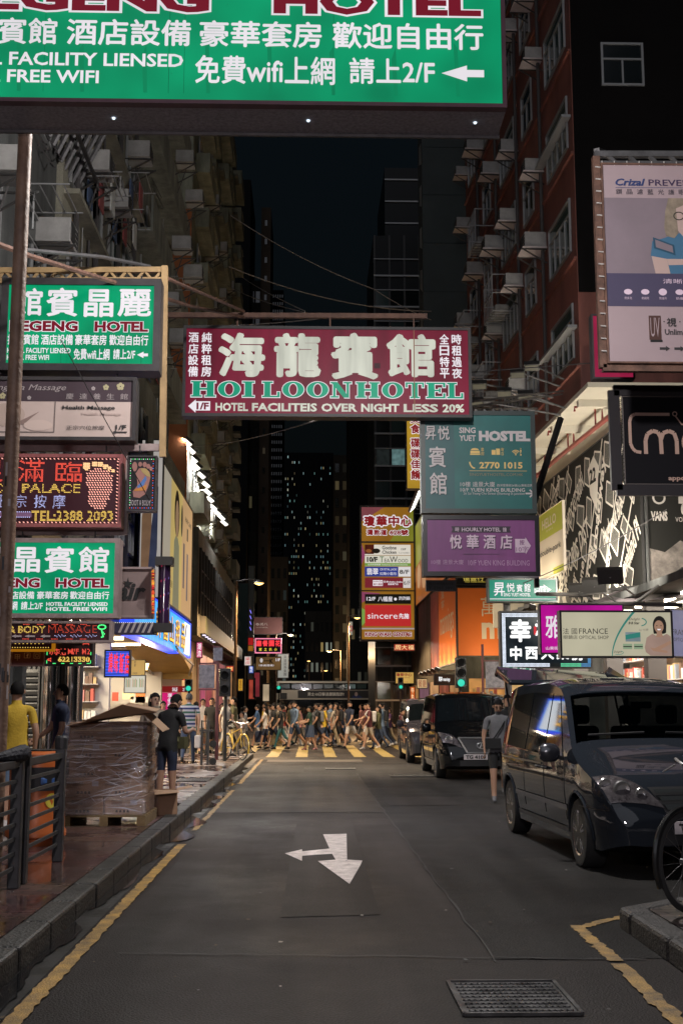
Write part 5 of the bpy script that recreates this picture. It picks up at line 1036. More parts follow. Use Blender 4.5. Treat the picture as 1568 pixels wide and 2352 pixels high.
# street-map mural on the podium
MB_ = mat('mural_black', (.014, .0135, .012), rough=.75, spec=.15); MW = mat('mural_white', (.66, .61, .54), rough=.6)
pa, pb2 = V((8.06, 45.6, 4.6)), V((8.545, 31.0, 4.6)); Ud = (pb2 - pa); wl_ = Ud.length
p = Panel(pa + V((-.04, 0, 0)), Ud, (0, 0, 1), wl_, 4.58, (0, 0, 146, 46)); s = board('mural', 'black wall mural of a white street map with slanting street names', p, .03, MB_, ALU_D, .02)
def rot_text(p, t, cx, cy, L, H, ang, m, off=.012):
    v, f, _, _, _ = glyphs(t, .03); ca, sa = math.cos(R(ang)), math.sin(R(ang))
    p.lay('lettering').add([p.pt(cx + (a - .5) * L * ca - (.5 - b) * H * sa, cy + (a - .5) * L * sa + (.5 - b) * H * ca, off) for a, b in v], f, m)
DOT = mat('mural_speckle', (.15, .14, .12), rough=.7, noise=.9, scale=22, col2=(.02, .02, .02))
rs = random.Random(4)
for i in range(11):
    for j in range(4):
        x0 = 26 + i * 11 + (j % 2) * 4 - j * 3; y0 = 1 + j * 12; sk = rs.uniform(2, 5); w_, h_ = rs.uniform(5, 7.5), rs.uniform(8, 11)
        q = [(x0, y0 + rs.uniform(0, 2)), (x0 + w_, y0 + sk), (x0 + w_ - sk * .6, y0 + h_), (x0 - sk * .6, y0 + h_ - sk)]
        q = [(max(1, min(145, a)), max(.5, min(45.5, b))) for a, b in q]
        p.poly(q, DOT, .006, 'blocks'); p.line(q + q[:1], .6, MW, .009, 'map_lines')
for x0, y0, x1, y1 in ((0, 30, 60, 2), (8, 46, 70, 8), (30, 46, 52, 0), (52, 46, 72, 0), (84, 46, 112, 0), (106, 46, 132, 6), (0, 12, 20, 46), (120, 46, 145, 14), (12, 0, 12, 46), (20, 0, 20, 46), (24, 0, 24, 46)): p.line([(x0, y0), (x1, y1)], .9, MW, .0105, 'map_lines')
for t, cx, cy, L, H, an in (('Canal St', 16, 26, 16, 3.4, 55), ('Hudson', 22, 12, 14, 3, -90), ('Broome Street', 54, 22, 24, 3.4, 52), ('SOHO CAST-IRON', 77, 14, 22, 4.6, -28), ('HISTORIC DIST', 76, 29, 30, 5, -20), ('Grand St', 57, 35, 18, 3.2, 55), ('Canal St', 44, 35, 16, 4, -24), ('Broadway', 106, 20, 26, 4.6, -62), ('Mercer', 92, 36, 16, 3.6, -62), ('Greene', 82, 40, 14, 3.4, -62), ('Wooster', 72, 42, 13, 3.2, -62), ('Crosby', 112, 40, 14, 3.4, -62), ('Sullivan', 54, 8, 14, 3, -60), ('Cleveland Pl', 134, 36, 18, 5, -35), ('Haughwout Bldg', 120, 26, 17, 5.5, -20), ('West', 62, 40, 9, 3, -60), ('DO IT', 36, 20, 8, 7, 0)):
    rot_text(p, t, cx, cy, L * 1.25, H * 1.35, an, MW, .016)
p.poly([(95, 6), (102, 3), (107, 7), (104, 20), (97, 14)], MW, .011); p.text('22', (97, 6.5, 104, 11), MB_, .04, .016); p.ell(137, 12, 4, 6, MW, .0112, 16); p.text('M', (134.5, 9, 139.5, 15), MB_, .05, .016); p.ell(50, 31, 2.2, 4.5, MW, .0112, 16); p.ell(62, 45, 2.5, 4, MW, .0113, 12); p.finish(s)
p = Panel((8.62, 30.86, 4.6), (1, 0, 0), (0, 0, 1), 3.0, 4.55, (0, 0, 60, 91)); s = board('mural', 'black wall panel with rows of small white emblems at the right edge', p, .02, MB_, ALU_D, .02)
PWM = mat('mural_pale', (.40, .36, .33), rough=.7)
for i in range(4):
    for j in range(6):
        cx, cy = 6 + i * 13, 6 + j * 10
        k = (i * 3 + j * 2) % 5
        if (i, j) == (0, 5): p.text('VANS', (1.5, 53, 10, 58), PWM, .05)
        elif (i, j) == (1, 5): p.text('VOLCOM', (14, 56, 25, 58.5), PWM, .0); p.ell(19, 52, 2, 3.2, PWM)
        elif k == 0: p.ell(cx, cy, 3.2, 3.6, PWM); p.ell(cx, cy, 1.8, 2, MB_, .014)
        elif k == 1: p.rect((cx - 3, cy - 3, cx + 3, cy + 3), PWM, .01)
        elif k == 2: p.poly([(cx - 4, cy + 1), (cx, cy + 3), (cx + 4, cy - 3), (cx, cy)], PWM)
        elif k == 3: p.arc(cx, cy, 3, 3, 1, PWM, n=12)
        else: p.rect((cx - 4, cy - 1, cx + 4, cy + 1), PWM, .01)
p.poly([(0, 91), (0, 72), (8, 74), (16, 68), (24, 72), (34, 60), (42, 66), (60, 58), (60, 91)], mat('mural_mountain', (.20, .17, .15), rough=.8, noise=.6, scale=4), .008, 'print'); p.finish(s)
p = Panel(pa.lerp(pb2, .185) + V((-.12, 0, 1.3)), Ud, (0, 0, 1), 3.9, 2.25, (0, 0, 40, 40)); s = board('shop_sign', 'lime and cream rounded shop board leaning on the black mural', p, .05, mat('board_cream', (.78, .68, .56), rough=.6), mat('board_cream', (.78, .68, .56)), .01)
p.rect((0, 0, 40, 16), mat('board_lime', (.48, .50, .06), rough=.6), .005); p.rect((24, 36, 40, 40), _M['board_lime'], .005); p.text('HELLO', (9, 4, 30, 10), _M['board_cream'], .02); p.text('my name is', (15, 11, 25, 13), _M['board_cream'], 0); p.text('double-park', (5, 22, 36, 27), P_TXT, 0); p.finish(s)
# far small signs
def small(name, label, reg, x0, y0, x1, y1, Y, face, fr=FRAME_D, th=.2, fw=.05, group=None):
    p = fr_(reg, x0, y0, x1, y1, Y); return p, board(name, label, p, th, face, fr, fw, group=group)
p, s = small('restaurant_sign', 'dull brown-red board with faint characters above the pink neon sign', Q3, 192, 30, 478, 188, 112, mat('print_brown_red', (.12, .045, .045), rough=.7, noise=.3, scale=.5)); p.text('尚八', (268, 78, 340, 108), P_GREY, .02); p.text('0', (228, 82, 258, 108), P_GREY, .05); p.text('日式燒肉', (228, 120, 340, 130), P_GREY, 0); p.finish(s)
p, s = small('neon_sign', 'violet neon sign with red and yellow characters edged in a pink tube', Q3, 228, 238, 464, 362, 106, mat('neon_back_violet', (.03, .012, .07), rough=.4), glow('#ff90b0', 1.0, 0, 1, False), .2, .09)
for k, ch in enumerate('廳餐園花'): p.text(ch, (232 + k * 60, 248, 282 + k * 60, 306), glow('#ff4048', 1.2, 0, 1, False), .04)
for k, ch in enumerate('家之扒小'): p.text(ch, (258 + k * 48, 320, 286 + k * 48, 350), glow('#e8d040', 1.1, 0, 1, False), .03)
p.finish(s)
p, s = small('restaurant_sign', 'mottled tan sign with a cook figure and dark brush characters under the neon sign', Q3, 230, 408, 464, 530, 104, glow('#7a5c38', .7, .5, .6)); p.text('一K', (305, 425, 392, 470), P_TXT, .04); p.text('1/F', (418, 420, 460, 448), WHITE_L, .02); p.ell(280, 440, 14, 22, glow('#d8d0d0', .8, 0, 1, False), .012, 12); p.text('（串燒酒場）', (255, 478, 400, 498), WHITE_L, 0); p.finish(s)
p, s = small('vertical_sign', 'white lit vertical sign with black characters behind the tan sign', Q3, 440, 382, 536, 605, 110, glow('#a8a8a0', .75, .15, .3)); p.vtext('英皇證券集團', (494, 392, 522, 590), P_TXT); p.finish(s)
p, s = small('plate_sign', 'small white building sign with dark characters right of the bus', Q4, 345, 1740, 500, 1860, 92, glow('#b0a0a0', .7)); p.text('中僑', (370, 1750, 480, 1790), PB, 0); p.text('商業大廈', (352, 1800, 494, 1820), PB, 0); p.text('CHUNG KIU COMMERCIAL', (352, 1828, 494, 1838), PB, 0); p.finish(s)
p, s = small('plate_sign', 'small yellow lit sign with red characters under the white building sign', Q4, 388, 1862, 562, 1965, 84, glow('#d0a858', .85, .2, .6)); p.text('瓊華中心', (390, 1868, 540, 1900), MR2, .03, .03); p.text('King Wah Centre', (392, 1905, 520, 1920), MR2, 0, .03); p.text('Food and Beverage', (392, 1948, 505, 1958), MR2, 0, .03); p.finish(s)
p, s = small('video_screen', 'bright video screen showing a pale moving picture at the far right corner', Q4, 205, 1795, 360, 1908, 96, glow('#5f8f98', .9, .7, .5)); p.poly([(205, 1840), (280, 1800), (360, 1850), (360, 1880), (205, 1890)], glow('#d8e4e0', .9, .3, .6, False), .02, 'picture'); p.poly([(330, 1810), (360, 1800), (360, 1870), (345, 1870)], glow('#d060c0', .9, 0, 1, False), .024, 'picture'); p.rect((205, 1912, 360, 1965), BK, .02, 'ticker_board'); p.text('<< 山東街入口', (215, 1930, 330, 1950), glow('#d8d020', .9, 0, 1, False), .02, .03); p.finish(s)
p, s = small('shop_sign', 'small dark brown shop sign with white letters over the far lit shop', Q4, 762, 1890, 940, 1975, 57.6, mat('print_umber', (.07, .03, .02), rough=.6)); p.text('萬寧 mannings', (798, 1902, 905, 1955), WH, .02); p.finish(s)
p, s = small('round_sign', 'small white hanging sign with a red ring far down the avenue', Q3, 1112, 70, 1150, 195, 112, glow('#a8a494', .7)); p.arc(1138, 135, 12, 26, 8, glow('#b02828', .8, 0, 1, False), n=16); p.finish(s)
# front of the block across the side street (left): lit shops facing the camera
fs_ = MB().box(-16, -5.9, 58.5, 66, .14, 4.89, SHOPW).build('corner_shop'); tag(fs_, 'lit sale shop with red signs facing the crossing', 'shop')
def fpan(x0, y0, x1, y1, m, name='fascia'): 
    p = front(x0, y0, x1, y1, 58.3); MB().poly([p.o, p.o + p.U * p.w, p.o + p.U * p.w + p.W * p.h, p.o + p.W * p.h], m).build(name, fs_, recalc=False); return p
q = fpan(250, 1500, 425, 1560, mat('fascia_black', (.03, .028, .028), rough=.4)); q.r = (250, 1500, 425, 1560); q.text('OK', (328, 1558, 352, 1566), LR, .05); q.text('OK', (330, 1551, 350, 1558), LR, .05); q.finish(fs_)
q = fpan(330, 1576, 430, 1590, glow('#8a1c1c', .7, .2, 1)); q.text('2折', (344, 1579, 360, 1588), WHITE_L, .03, .03); q.text('SALE', (396, 1579, 408, 1588), WHITE_L, .03, .03); q.text('2折', (420, 1579, 429, 1588), WHITE_L, .03, .03); q.finish(fs_)
q = fpan(368, 1591, 406, 1630, glow('#d02070', .95)); q.vtext('享優惠', (385, 1592, 396, 1626), WHITE_L, bold=.03, off=.03); q.finish(fs_)
q = fpan(318, 1591, 367, 1600, glow('#c03020', .8)); q.text('SALE', (350, 1592, 366, 1599), LY, .04, .03); q.finish(fs_)
lamp('AREA', (-9, 57.6, 4.4), 260, (1, .8, .55), 2.0, aim=(-8, 54, 0), parent=fs_); fpan(320, 1601, 367, 1640, glow('#b89878', .8, .5, 2), 'shop_interior')
q = fpan(418, 1551, 440, 1562, mat('fascia_black', (.03, .028, .028), rough=.4)); q.led('II', (421, 1551, 436, 1562), 1.2, .6, LR, .05); q.finish(fs_)
# side-street face shops of that block
sh3 = MB().box(-5.9, -5.75, 66.2, 95, .14, 5.0, mat('shop_wall_mauve', (.30, .2, .2), rough=.7)).build('shop_row'); tag(sh3, 'glowing shop fronts under the long green canopy', 'shop')
for k, (y0, y1, hx) in enumerate(((66.5, 70, '#c05878'), (70.5, 75, '#a03a50'), (75.5, 80, '#d89070'), (80.5, 86, '#b06060'), (86.5, 94, '#c89060'))):
    MB().poly([(-5.74, y0, .5), (-5.74, y1, .5), (-5.74, y1, 4.4), (-5.74, y0, 4.4)], glow(hx, .7, .5, 1.2)).build('shop_window', sh3, recalc=False)
ct = MB()
for k in range(5): ct.box(-5.65, -5.05, 61 + k * 1.6, 61.3 + k * 1.6, 5.06, 5.096, glow('#f4e8ff', 1.6))
ct.build('canopy_light', pod2)
# teal banner building on the avenue corner
p = front(541, 1340, 569, 1500, 96); s = board('banner', 'tall teal wall banner with half circles beyond the green canopy', p, .3, mat('banner_teal', (.03, .085, .095), rough=.6), ALU_D, .05)
for k in range(3): p.arc(541, 1397 + k * 36, 9, 14, 1.6, mat('banner_ring', (.3, .34, .3), rough=.6), -88, 88, 12, .012)
p.finish(s)
p = front(570, 1300, 582, 1560, 97); s = board('light_column', 'slim ribbed grey light column with violet neon and a red band', p, .4, mat('ribbed_grey', (.16, .19, .17), rough=.4, noise=.4, scale=1.5, stretch=(3, 1, .2)), ALU_D, .04)
for k in range(4): p.line([(574, 1402 + k * 13), (577, 1410 + k * 13)], 1.6, glow('#8a80ff', 1.3, 0, 1, False), .02 + .001 * k, 'neon_tubes')
p.rect((570, 1466, 582, 1482), glow('#b02020', .8, .4, 1), .02); p.rect((570, 1484, 582, 1496), glow('#a06820', .7, .4, 1), .02); p.finish(s)
for (a0, b0, c0_, d0, hx, nm) in ((584, 1545, 596, 1600, '#8a3038', 'pinkish-red'), (604, 1572, 618, 1610, '#c8b090', 'cream'), (572, 1560, 584, 1605, '#b04838', 'brick-red')):
    p = front(a0, b0, c0_, d0, 100); s = board('lit_kiosk', f'small {nm} lit shop front far left of the bus', p, .3, glow(hx, .7, .4, .8), FRAME_D, .1)
# ---------------- poles, gantries, lamps ----------------
SODIUM = (1.0, .60, .28)
def hung_lamp(loc, energy, label, color=(1.0, .80, .66), span=None, down=0):
    t = thing('street_lamp', label, 'street lamp', loc, group='street lamps')
    MB().lathe([(.05, .22), (.10, .18), (.24, .05), (.25, 0), (.23, 0)], (0, 0, 0), STEEL, n=18).build('lamp_housing', t, smooth=True)
    MB().lathe([(0, -.06), (.12, -.04), (.2, .005)], (0, 0, 0), glow('#ffb45a', 6), n=16).build('bulb_cover', t, smooth=True)
    if span: MB().tube([(span[0] - loc[0], 0, .9), (0, 0, .3), (span[1] - loc[0], 0, .9)], .012, PIPE, 6).build('cable', t)
    p0 = V(loc) + V((0, 0, -.3)); lamp('SPOT' if down else 'POINT', p0, energy, color, .2, aim=p0 - V((0, 0, 5)) if down else None, parent=t, spot=down, blend=.5); return t
def pole_lamp(px, py, Y, polepx, energy, label, r=.07, color=SODIUM):
    q = at(px, py, Y); b = at(polepx, py, Y); t = thing('street_lamp', label, 'street lamp', (b.x, Y, .0), group='street lamps'); h = q.z + .15
    MB().tube([(0, 0, 0), (0, 0, h)], [r * 1.3, r], mat('orange_lit_pole', (.13, .085, .05), rough=.6, metal=.2), 10).build('pole', t, smooth=True)
    d = q.x - b.x; MB().tube([(0, 0, h - .02), (d * .5, 0, h + .08), (d, 0, h + .05)], r * .55, STEEL, 6).build('arm', t)
    k = r / .07; MB().lathe([(.03 * k, .16 * k), (.2 * k, .1 * k), (.3 * k, 0), (.28 * k, 0)], (d, 0, h - .1), STEEL, n=14).build('lamp_housing', t, smooth=True)
    MB().lathe([(0, -.12 * k), (.16 * k, -.07 * k), (.26 * k, .0)], (d, 0, h - .1), glow('#ffc870', 5, 0, 1, True), n=14).build('bulb_cover', t, smooth=True)
    if energy: lamp('POINT' if Y > 100 else 'SPOT', (q.x, Y, q.z - .3), energy, color, .25, aim=(q.x, Y, 0), parent=t, spot=156, blend=.3)
    return t
hung_lamp((1.2, 13.4, 9.0), 2500, 'lamp hung on a cable behind the huge green sign', color=(.97, .93, .90))
hung_lamp((-.6, -5.0, 5.4), 1550, 'added unseen fill lamp hung on a cable across the near street end', (1.0, .88, .92), (-8, 8))  # added out of view to fill the near street and sign underside
hung_lamp((.3, 26.2, 8.25), 1300, 'added fill lamp hung out of sight behind the crimson sign', color=(.95, .92, 1.0), span=(-4.7, 7.3), down=130)  # added, hidden by the sign, to fill the middle road and facades
hung_lamp((.6, 42.5, 12.3), 11000, 'added fill lamp hung over the crossing, out of sight behind the crimson sign', color=(1.0, .80, .56), span=(-5.8, 7.0), down=110)  # added to light the crowd from the front
pole_lamp(595, 1342, 58, 543, 2500, 'lit street lamp on the tall orange-lit pole at the left crossing corner', .06)
pole_lamp(820, 1421, 74, 800, 4500, 'lit street lamp beside the tall golden sign', .05)
pole_lamp(667, 1460, 109, 634, 900, 'lit street lamp above the pink neon sign', color=(1, .88, .72))
pole_lamp(756, 1497, 136, 783, 5000, 'lit street lamp on a bent arm right of centre, behind the bus')
pole_lamp(748, 1541, 170, 741, 0, 'small lit street lamp just above the bus roof, right of centre')
pole_lamp(709, 1519, 190, 710, 0, 'small lit street lamp on a thin post in the middle of the dark gap')
pole_lamp(723, 1552, 215, 719, 0, 'lowest tiny lit street lamp over the middle of the bus')
b = at(-14, 2012, 10.55)
sp_ = thing('sign_pole', 'tall stained steel pole with torn stickers under the huge green sign', 'pole', (b.x, 10.55, .14))
POLEM = mat('pole_sodium_tint', (.30, .19, .13), rough=.55, noise=.5, scale=3, col2=(.14, .085, .06), bump=.4, bscale=25)  # rusty paint with orange sodium light mixed into its colour
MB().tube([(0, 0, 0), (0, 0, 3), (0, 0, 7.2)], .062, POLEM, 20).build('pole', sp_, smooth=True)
st = MB()
for k in range(16):
    z = rnd.choice((rnd.uniform(1.4, 2.4), rnd.uniform(.8, 3.4))); a = rnd.uniform(-2.6, -.5); h = rnd.uniform(.04, .12)
    st.add([(.0632 * math.cos(a + u * .35), .0632 * math.sin(a + u * .35), z + v * h) for u, v in ((0, 0), (1, 0), (1, 1), (0, 1))], [(0, 1, 2, 3)], rnd.choice((P_GREY, P_TXT, _M['print_slate'])))
st.build('torn_sticker', sp_, recalc=False)
# truss gantry carrying the left signs
GY = mat('truss_sodium_tint', (.38, .25, .12), rough=.55, noise=.35, scale=4)  # sodium light on the truss is put into this ochre colour
gt = thing('sign_gantry', 'steel truss frame coloured with orange lamplight that carries the left-hand signs', 'gantry', (0, 17.35, 0)); g = MB()
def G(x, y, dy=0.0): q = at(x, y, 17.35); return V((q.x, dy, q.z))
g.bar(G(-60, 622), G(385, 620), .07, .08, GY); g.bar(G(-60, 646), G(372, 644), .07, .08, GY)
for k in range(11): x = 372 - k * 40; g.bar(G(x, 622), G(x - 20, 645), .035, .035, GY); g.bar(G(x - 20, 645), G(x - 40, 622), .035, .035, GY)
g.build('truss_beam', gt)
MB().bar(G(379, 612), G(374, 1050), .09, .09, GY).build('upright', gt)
g = MB(); g.bar(G(-60, 855), G(372, 853), .07, .09, FRAME_P); g.bar(G(-60, 1030), G(372, 1028), .07, .10, FRAME_P); g.bar(G(-60, 1222), G(286, 1222), .07, .09, FRAME_P); g.build('cross_beam', gt)
MB().bar(G(287, 1032), G(287, 1228), .09, .09, FRAME_P).build('hanger_post', gt)
g = MB()
for x0, y0, x1, y1 in ((100, 644, 100, 652), (330, 644, 330, 652), (275, 855, 275, 872), (60, 855, 60, 872), (250, 1030, 250, 1045), (326, 1030, 326, 1046), (225, 1225, 225, 1240), (60, 1225, 60, 1240)): g.bar(G(x0, y0, -.2), G(x1, y1, -.2), .02, .02, ALU_D)
g.build('chain', gt)
g = MB(); g.bar(G(250, 1280), G(395, 1265), .06, .06, ALU_D); g.bar(G(395, 1265), G(300, 1222), .02, .02, ALU_D); tag(g.build('bracket_arm'), 'dark arm bracket above the salon sign', 'bracket')
for i, (pts, r_, m, nm, lb) in enumerate((
    ([at(-60, 540, 13), at(70, 588, 14), at(439, 704, 21), at(560, 728, 24.2)], .035, RUST, 'stay_beam', 'long dark rusty stay running down to the crimson sign beam'),
    ([at(-60, 562, 15), at(235, 590, 17), at(345, 612, 18)], .03, STEEL, 'stay_beam', 'pale steel stay above the left truss frame'),
    ([at(385, 640, 17.4), at(560, 715, 24)], .03, RUST, 'stay_beam', 'thin rusty stay from the truss corner to the long beam'))):
    tag(MB().tube(pts, r_, m, 6).build(nm), lb, 'stay')
def wire(a, b, sag, r_, label, m=None):
    a, b = V(a), V(b); pts = [a.lerp(b, t) - V((0, 0, sag * 4 * t * (1 - t))) for t in np.linspace(0, 1, 13)]
    tag(MB().tube(pts, r_, m or mat('wire', (.25, .21, .18), rough=.6), 5).build('overhead_wire'), label, 'wire', 'overhead wires')
wire(at(530, 495, 62), at(860, 665, 60), .3, .025, 'highest wire slanting across the black sky'); wire(at(860, 665, 60), at(990, 735, 60), .1, .02, 'short wire continuing the slanting one to the tower')
wire(at(525, 612, 55), at(990, 715, 58), .5, .025, 'nearly level wire crossing the sky above the crimson sign'); wire(at(527, 615, 52), at(700, 715, 24.2), .1, .012, 'wire ending on the middle of the rusty beam'); wire(at(520, 655, 50), at(700, 718, 24.2), .1, .012, 'lower wire ending on the middle of the rusty beam')
wire(at(415, 1025, 52), at(760, 955, 24.2), .2, .012, 'wire rising to the underside of the crimson sign'); wire(at(480, 748, 30), at(800, 724, 24.2), .05, .010, 'thin wire just under the rusty beam')
wire(at(140, 780, 14), at(350, 1160, 17), .0, .006, 'thin dark wire crossing the left green sign', PIPE); wire(at(1200, 1340, 30), at(1530, 1170, 28), .1, .012, 'brown wire slanting across the black mural', PIPE); wire(at(1090, 1190, 31), at(1290, 1010, 33), .0, .010, 'wire by the teal board', PIPE)
# stays and truss that carry the teal and purple boards
t = thing('sign_gantry', 'grey steel arms holding the teal hostel board off the red-brown block', 'gantry', (0, 24.8, 0)); g = MB()
def G2(x, y, Y=24.8): q = at(x, y, Y); return V((q.x, Y - 24.8, q.z))
for (x0, y0, x1, y1) in ((1085, 922, 1292, 898), (1085, 934, 1290, 905), (1085, 940, 1232, 938), (1085, 950, 1232, 950)): g.bar(G2(x0, y0), G2(x1, y1, 33), .05, .05, STEEL)
for k in range(7): g.bar(G2(1090 + k * 20, 940), G2(1100 + k * 20, 950), .03, .03, STEEL)
g.bar(G2(1287, 960, 26.5), G2(1222, 1165, 26.0), .10, .10, ALU_D); g.bar(G2(1222, 1165, 26.0), G2(1232, 1350, 26), .10, .10, ALU_D); g.build('steel_arm', t)
# ---------------- floodlights ----------------
FLD = glow('#fff8ec', 3.0)
def flood(loc, aim, label, group, energy=0, arm=None, face=(.5, .16), color=(1, .93, .8), spot=110, facemat=None):
    d = (V(aim) - V(loc)).normalized(); t = thing('floodlight', label, 'floodlight', loc, group=group); q = d.to_track_quat('-Z', 'Y').to_matrix()
    a, b, c = q @ V((1, 0, 0)), q @ V((0, 1, 0)), -(q @ V((0, 0, -1)))
    MB().obox(c * .08, a * (face[0] / 2 + .03), b * (face[1] / 2 + .03), c * .075, ALU_D).build('lamp_housing', t)
    MB().obox(-c * .004, a * face[0] / 2, b * face[1] / 2, c * .003, facemat or FLD).build('lens', t)
    if arm is not None: MB().tube([c * .15, V(arm) - V(loc)], .025, STEEL, 6).build('arm', t)
    if energy: lamp('AREA', V(loc) + d * .03, energy, color, face[0], aim=aim, parent=t)
    return t
for k, (x, y) in enumerate([(430, 1017), (439, 1035), (444, 1056), (450, 1072), (462, 1092), (473, 1113), (477, 1130), (482, 1147), (489, 1165), (498, 1177), (508, 1188), (515, 1201)]):
    Y = 58.6 + k * 1.0; q = at(x, y, Y); flood(q, q + V((-.6, -.2, -.8)) , f'lit white floodlight on a wall arm, {ORD[k]} of the slanting row over the left podium', 'floodlights over the left podium', 700 if k % 3 == 0 else 0, (-5.85, Y, q.z + .1), (.62, .42), (1, .97, .9))
for k, (x, y, Y) in enumerate(((1401, 1318, 27.5), (1364, 1340, 30), (1329, 1352, 33))):
    q = at(x, y, Y); flood(q, (8.3, Y + 4, 7.4), f'dark floodlight aimed up at the black mural, {ORD[k]} from the right', 'floodlights under the mural', 240, (q.x + .8, Y + 1, q.z - .4), (.5, .3), (1, .92, .78), 130)
for k in range(4): Y = 40.5 + k * 1.2; q = V((7.3, Y, 4.9)); flood(q, (8.1, Y + .2, 8), f'small floodlight low beside the lime board, {ORD[k]} one', 'floodlights under the mural', 55 if k in (0, 2) else 0, (8.2, Y, 4.6), (.4, .2), (1, .86, .62), 130)
for k in range(5): Y = 59.5 + k * 2.1; flood((6.2, Y, 3.45), (7.0, Y, 5.5), f'small spotlight on an arm under the edge-on orange hoarding, {ORD[k]} from the near end', 'spotlights under the orange hoardings', 50, (7.1, Y, 3.3), (.3, .2), (1, .75, .4), 90)
flood((8.6, 55.6, 3.3), (8.6, 57.9, 5.8), 'spotlight under the camera-facing orange hoarding', 'spotlights under the orange hoardings', 85, (8.6, 57.9, 3.4), (.4, .25), (1, .75, .4), 120)
for k in range(9): x = 985 - k * 4.0; q = at(1015 - k * 5.5, 1128 + k * 6.5, 66 + k * 1.6) if 0 else at(968 - k * 2.6, 1120 + k * 6.2, 64 + k * 1.7); flood(q, q + V((.8, 0, -.9)), f'bright floodlight bar beside the yellow vertical sign, {ORD[k]} down', 'floodlights beside the golden sign', 0, (7.0, q.y, q.z), (.9, .4))
for k, (x, y, Y) in enumerate(((1092, 928, 33), (1206, 912, 32.5), (1157, 905, 34), (1100, 888, 34), (1188, 862, 33), (1220, 845, 32.5))):
    q = at(x, y, Y); flood(q, q + V((-.1, -.6, -.9)), f'floodlight among the steel arms beside the teal board, number {k + 1} from the left' if 0 else f'floodlight on an arm off the red-brown block by the teal board, {ORD[k]} one', 'floodlights by the teal board', 0, (7.0, Y + .4, q.z - .2), (.36, .18), facemat=glow('#b0a890', .15, 0, 1, False))
q = at(335, 1531, 36); flood(q, q + V((.8, -.3, -.25)), 'warm lit floodlight under the ochre corner awning', 'shop lamps', 160, None, (.3, .2), (1, .75, .4), 140, glow('#ffd890', 5))
# ---------------- shop awning at the left corner ----------------
OCH = mat('awning_ochre', (.46, .28, .07), rough=.7, noise=.2, scale=2)
aw = thing('awning', 'ochre shop awning with white folding arms at the left corner', 'awning', (-4.6, 38, 0)); a0, a1 = at(333, 1547, 40.8), at(441, 1560, 40.8)
A = [V((-5.4, -1.5, 3.32)), V((-3.95, -1.5, 3.32)), V((a1.x + 4.6, 2.8, a0.z)), V((a0.x + 4.6, 2.8, a0.z))]; A[0].x = -.75; A[1].x = .75
MB().prism(A, (0, 0, .03), OCH).build('cloth', aw); MB().box(a0.x + 4.6, a1.x + 4.6, 2.801, 2.85, a1.z, a0.z + .02, OCH).build('valance', aw)
g = MB(); g.bar(A[1] + V((0, .1, -.1)), A[1].lerp(A[2], .5) + V((.25, 0, -.12)), .05, .05, WHITEP); g.bar(A[1].lerp(A[2], .5) + V((.25, 0, -.12)), A[2] + V((-.1, 0, -.06)), .05, .05, WHITEP); g.bar(A[0].lerp(A[3], .4) + V((.2, 0, -.1)), A[3] + V((.3, 0, -.06)), .05, .05, WHITEP); g.build('folding_arm', aw)
p = fr_(Q2, 25, 1020, 255, 1210, 30); s = board('menu_board', 'row of three pale lit menu boards in the open left shop', p, .06, glow('#d8d4c4', .8, .1), ALU_D, .02)
for k in range(3):
    x0 = 30 + k * 76
    for j in range(4): p.rect((x0 + 8 + j * 14, 1050 + 12 * (j % 2), x0 + 16 + j * 14, 1150), [mat('print_leaf', (.2, .32, .12), rough=.6), mat('print_ochre', (.5, .3, .15), rough=.6)][(k + j) % 2], .004, 'print')
p.finish(s)
p = fr_(Q2, 80, 840, 255, 1020, 30.3); s = board('shop_sign', 'cream inner shop board with small black marks above the menu boards', p, .06, glow('#d0a860', .75, .15), ALU_D, .01); p.vtext('新鮮', (132, 845, 152, 915), P_TXT); p.text('珍珠奶茶', (118, 978, 170, 1002), P_TXT, 0); p.text('甜品', (215, 1000, 250, 1020), P_TXT, 0); p.finish(s)
sh4 = MB()
for k, (px, py, w_, h_, hx) in enumerate(((216, 1512, 14, 30, '#e8e0c8'), (238, 1575, 16, 26, '#3a68b0'), (258, 1590, 14, 20, '#c04830'), (282, 1590, 26, 16, '#e8d8a0'), (312, 1580, 22, 34, '#c87838'), (300, 1600, 40, 14, '#d8d0c0'), (226, 1545, 10, 20, '#d8a040'))):
    p = front(px, py, px + w_, py + h_, 39.9); MB().obox(p.o + p.U * p.w / 2 + p.W * p.h / 2 + V((0, .02, 0)), (p.w / 2, 0, 0), (0, .018, 0), (0, 0, p.h / 2), mat('poster_' + hx, hx, rough=.6)).build('wall_poster', lsh)
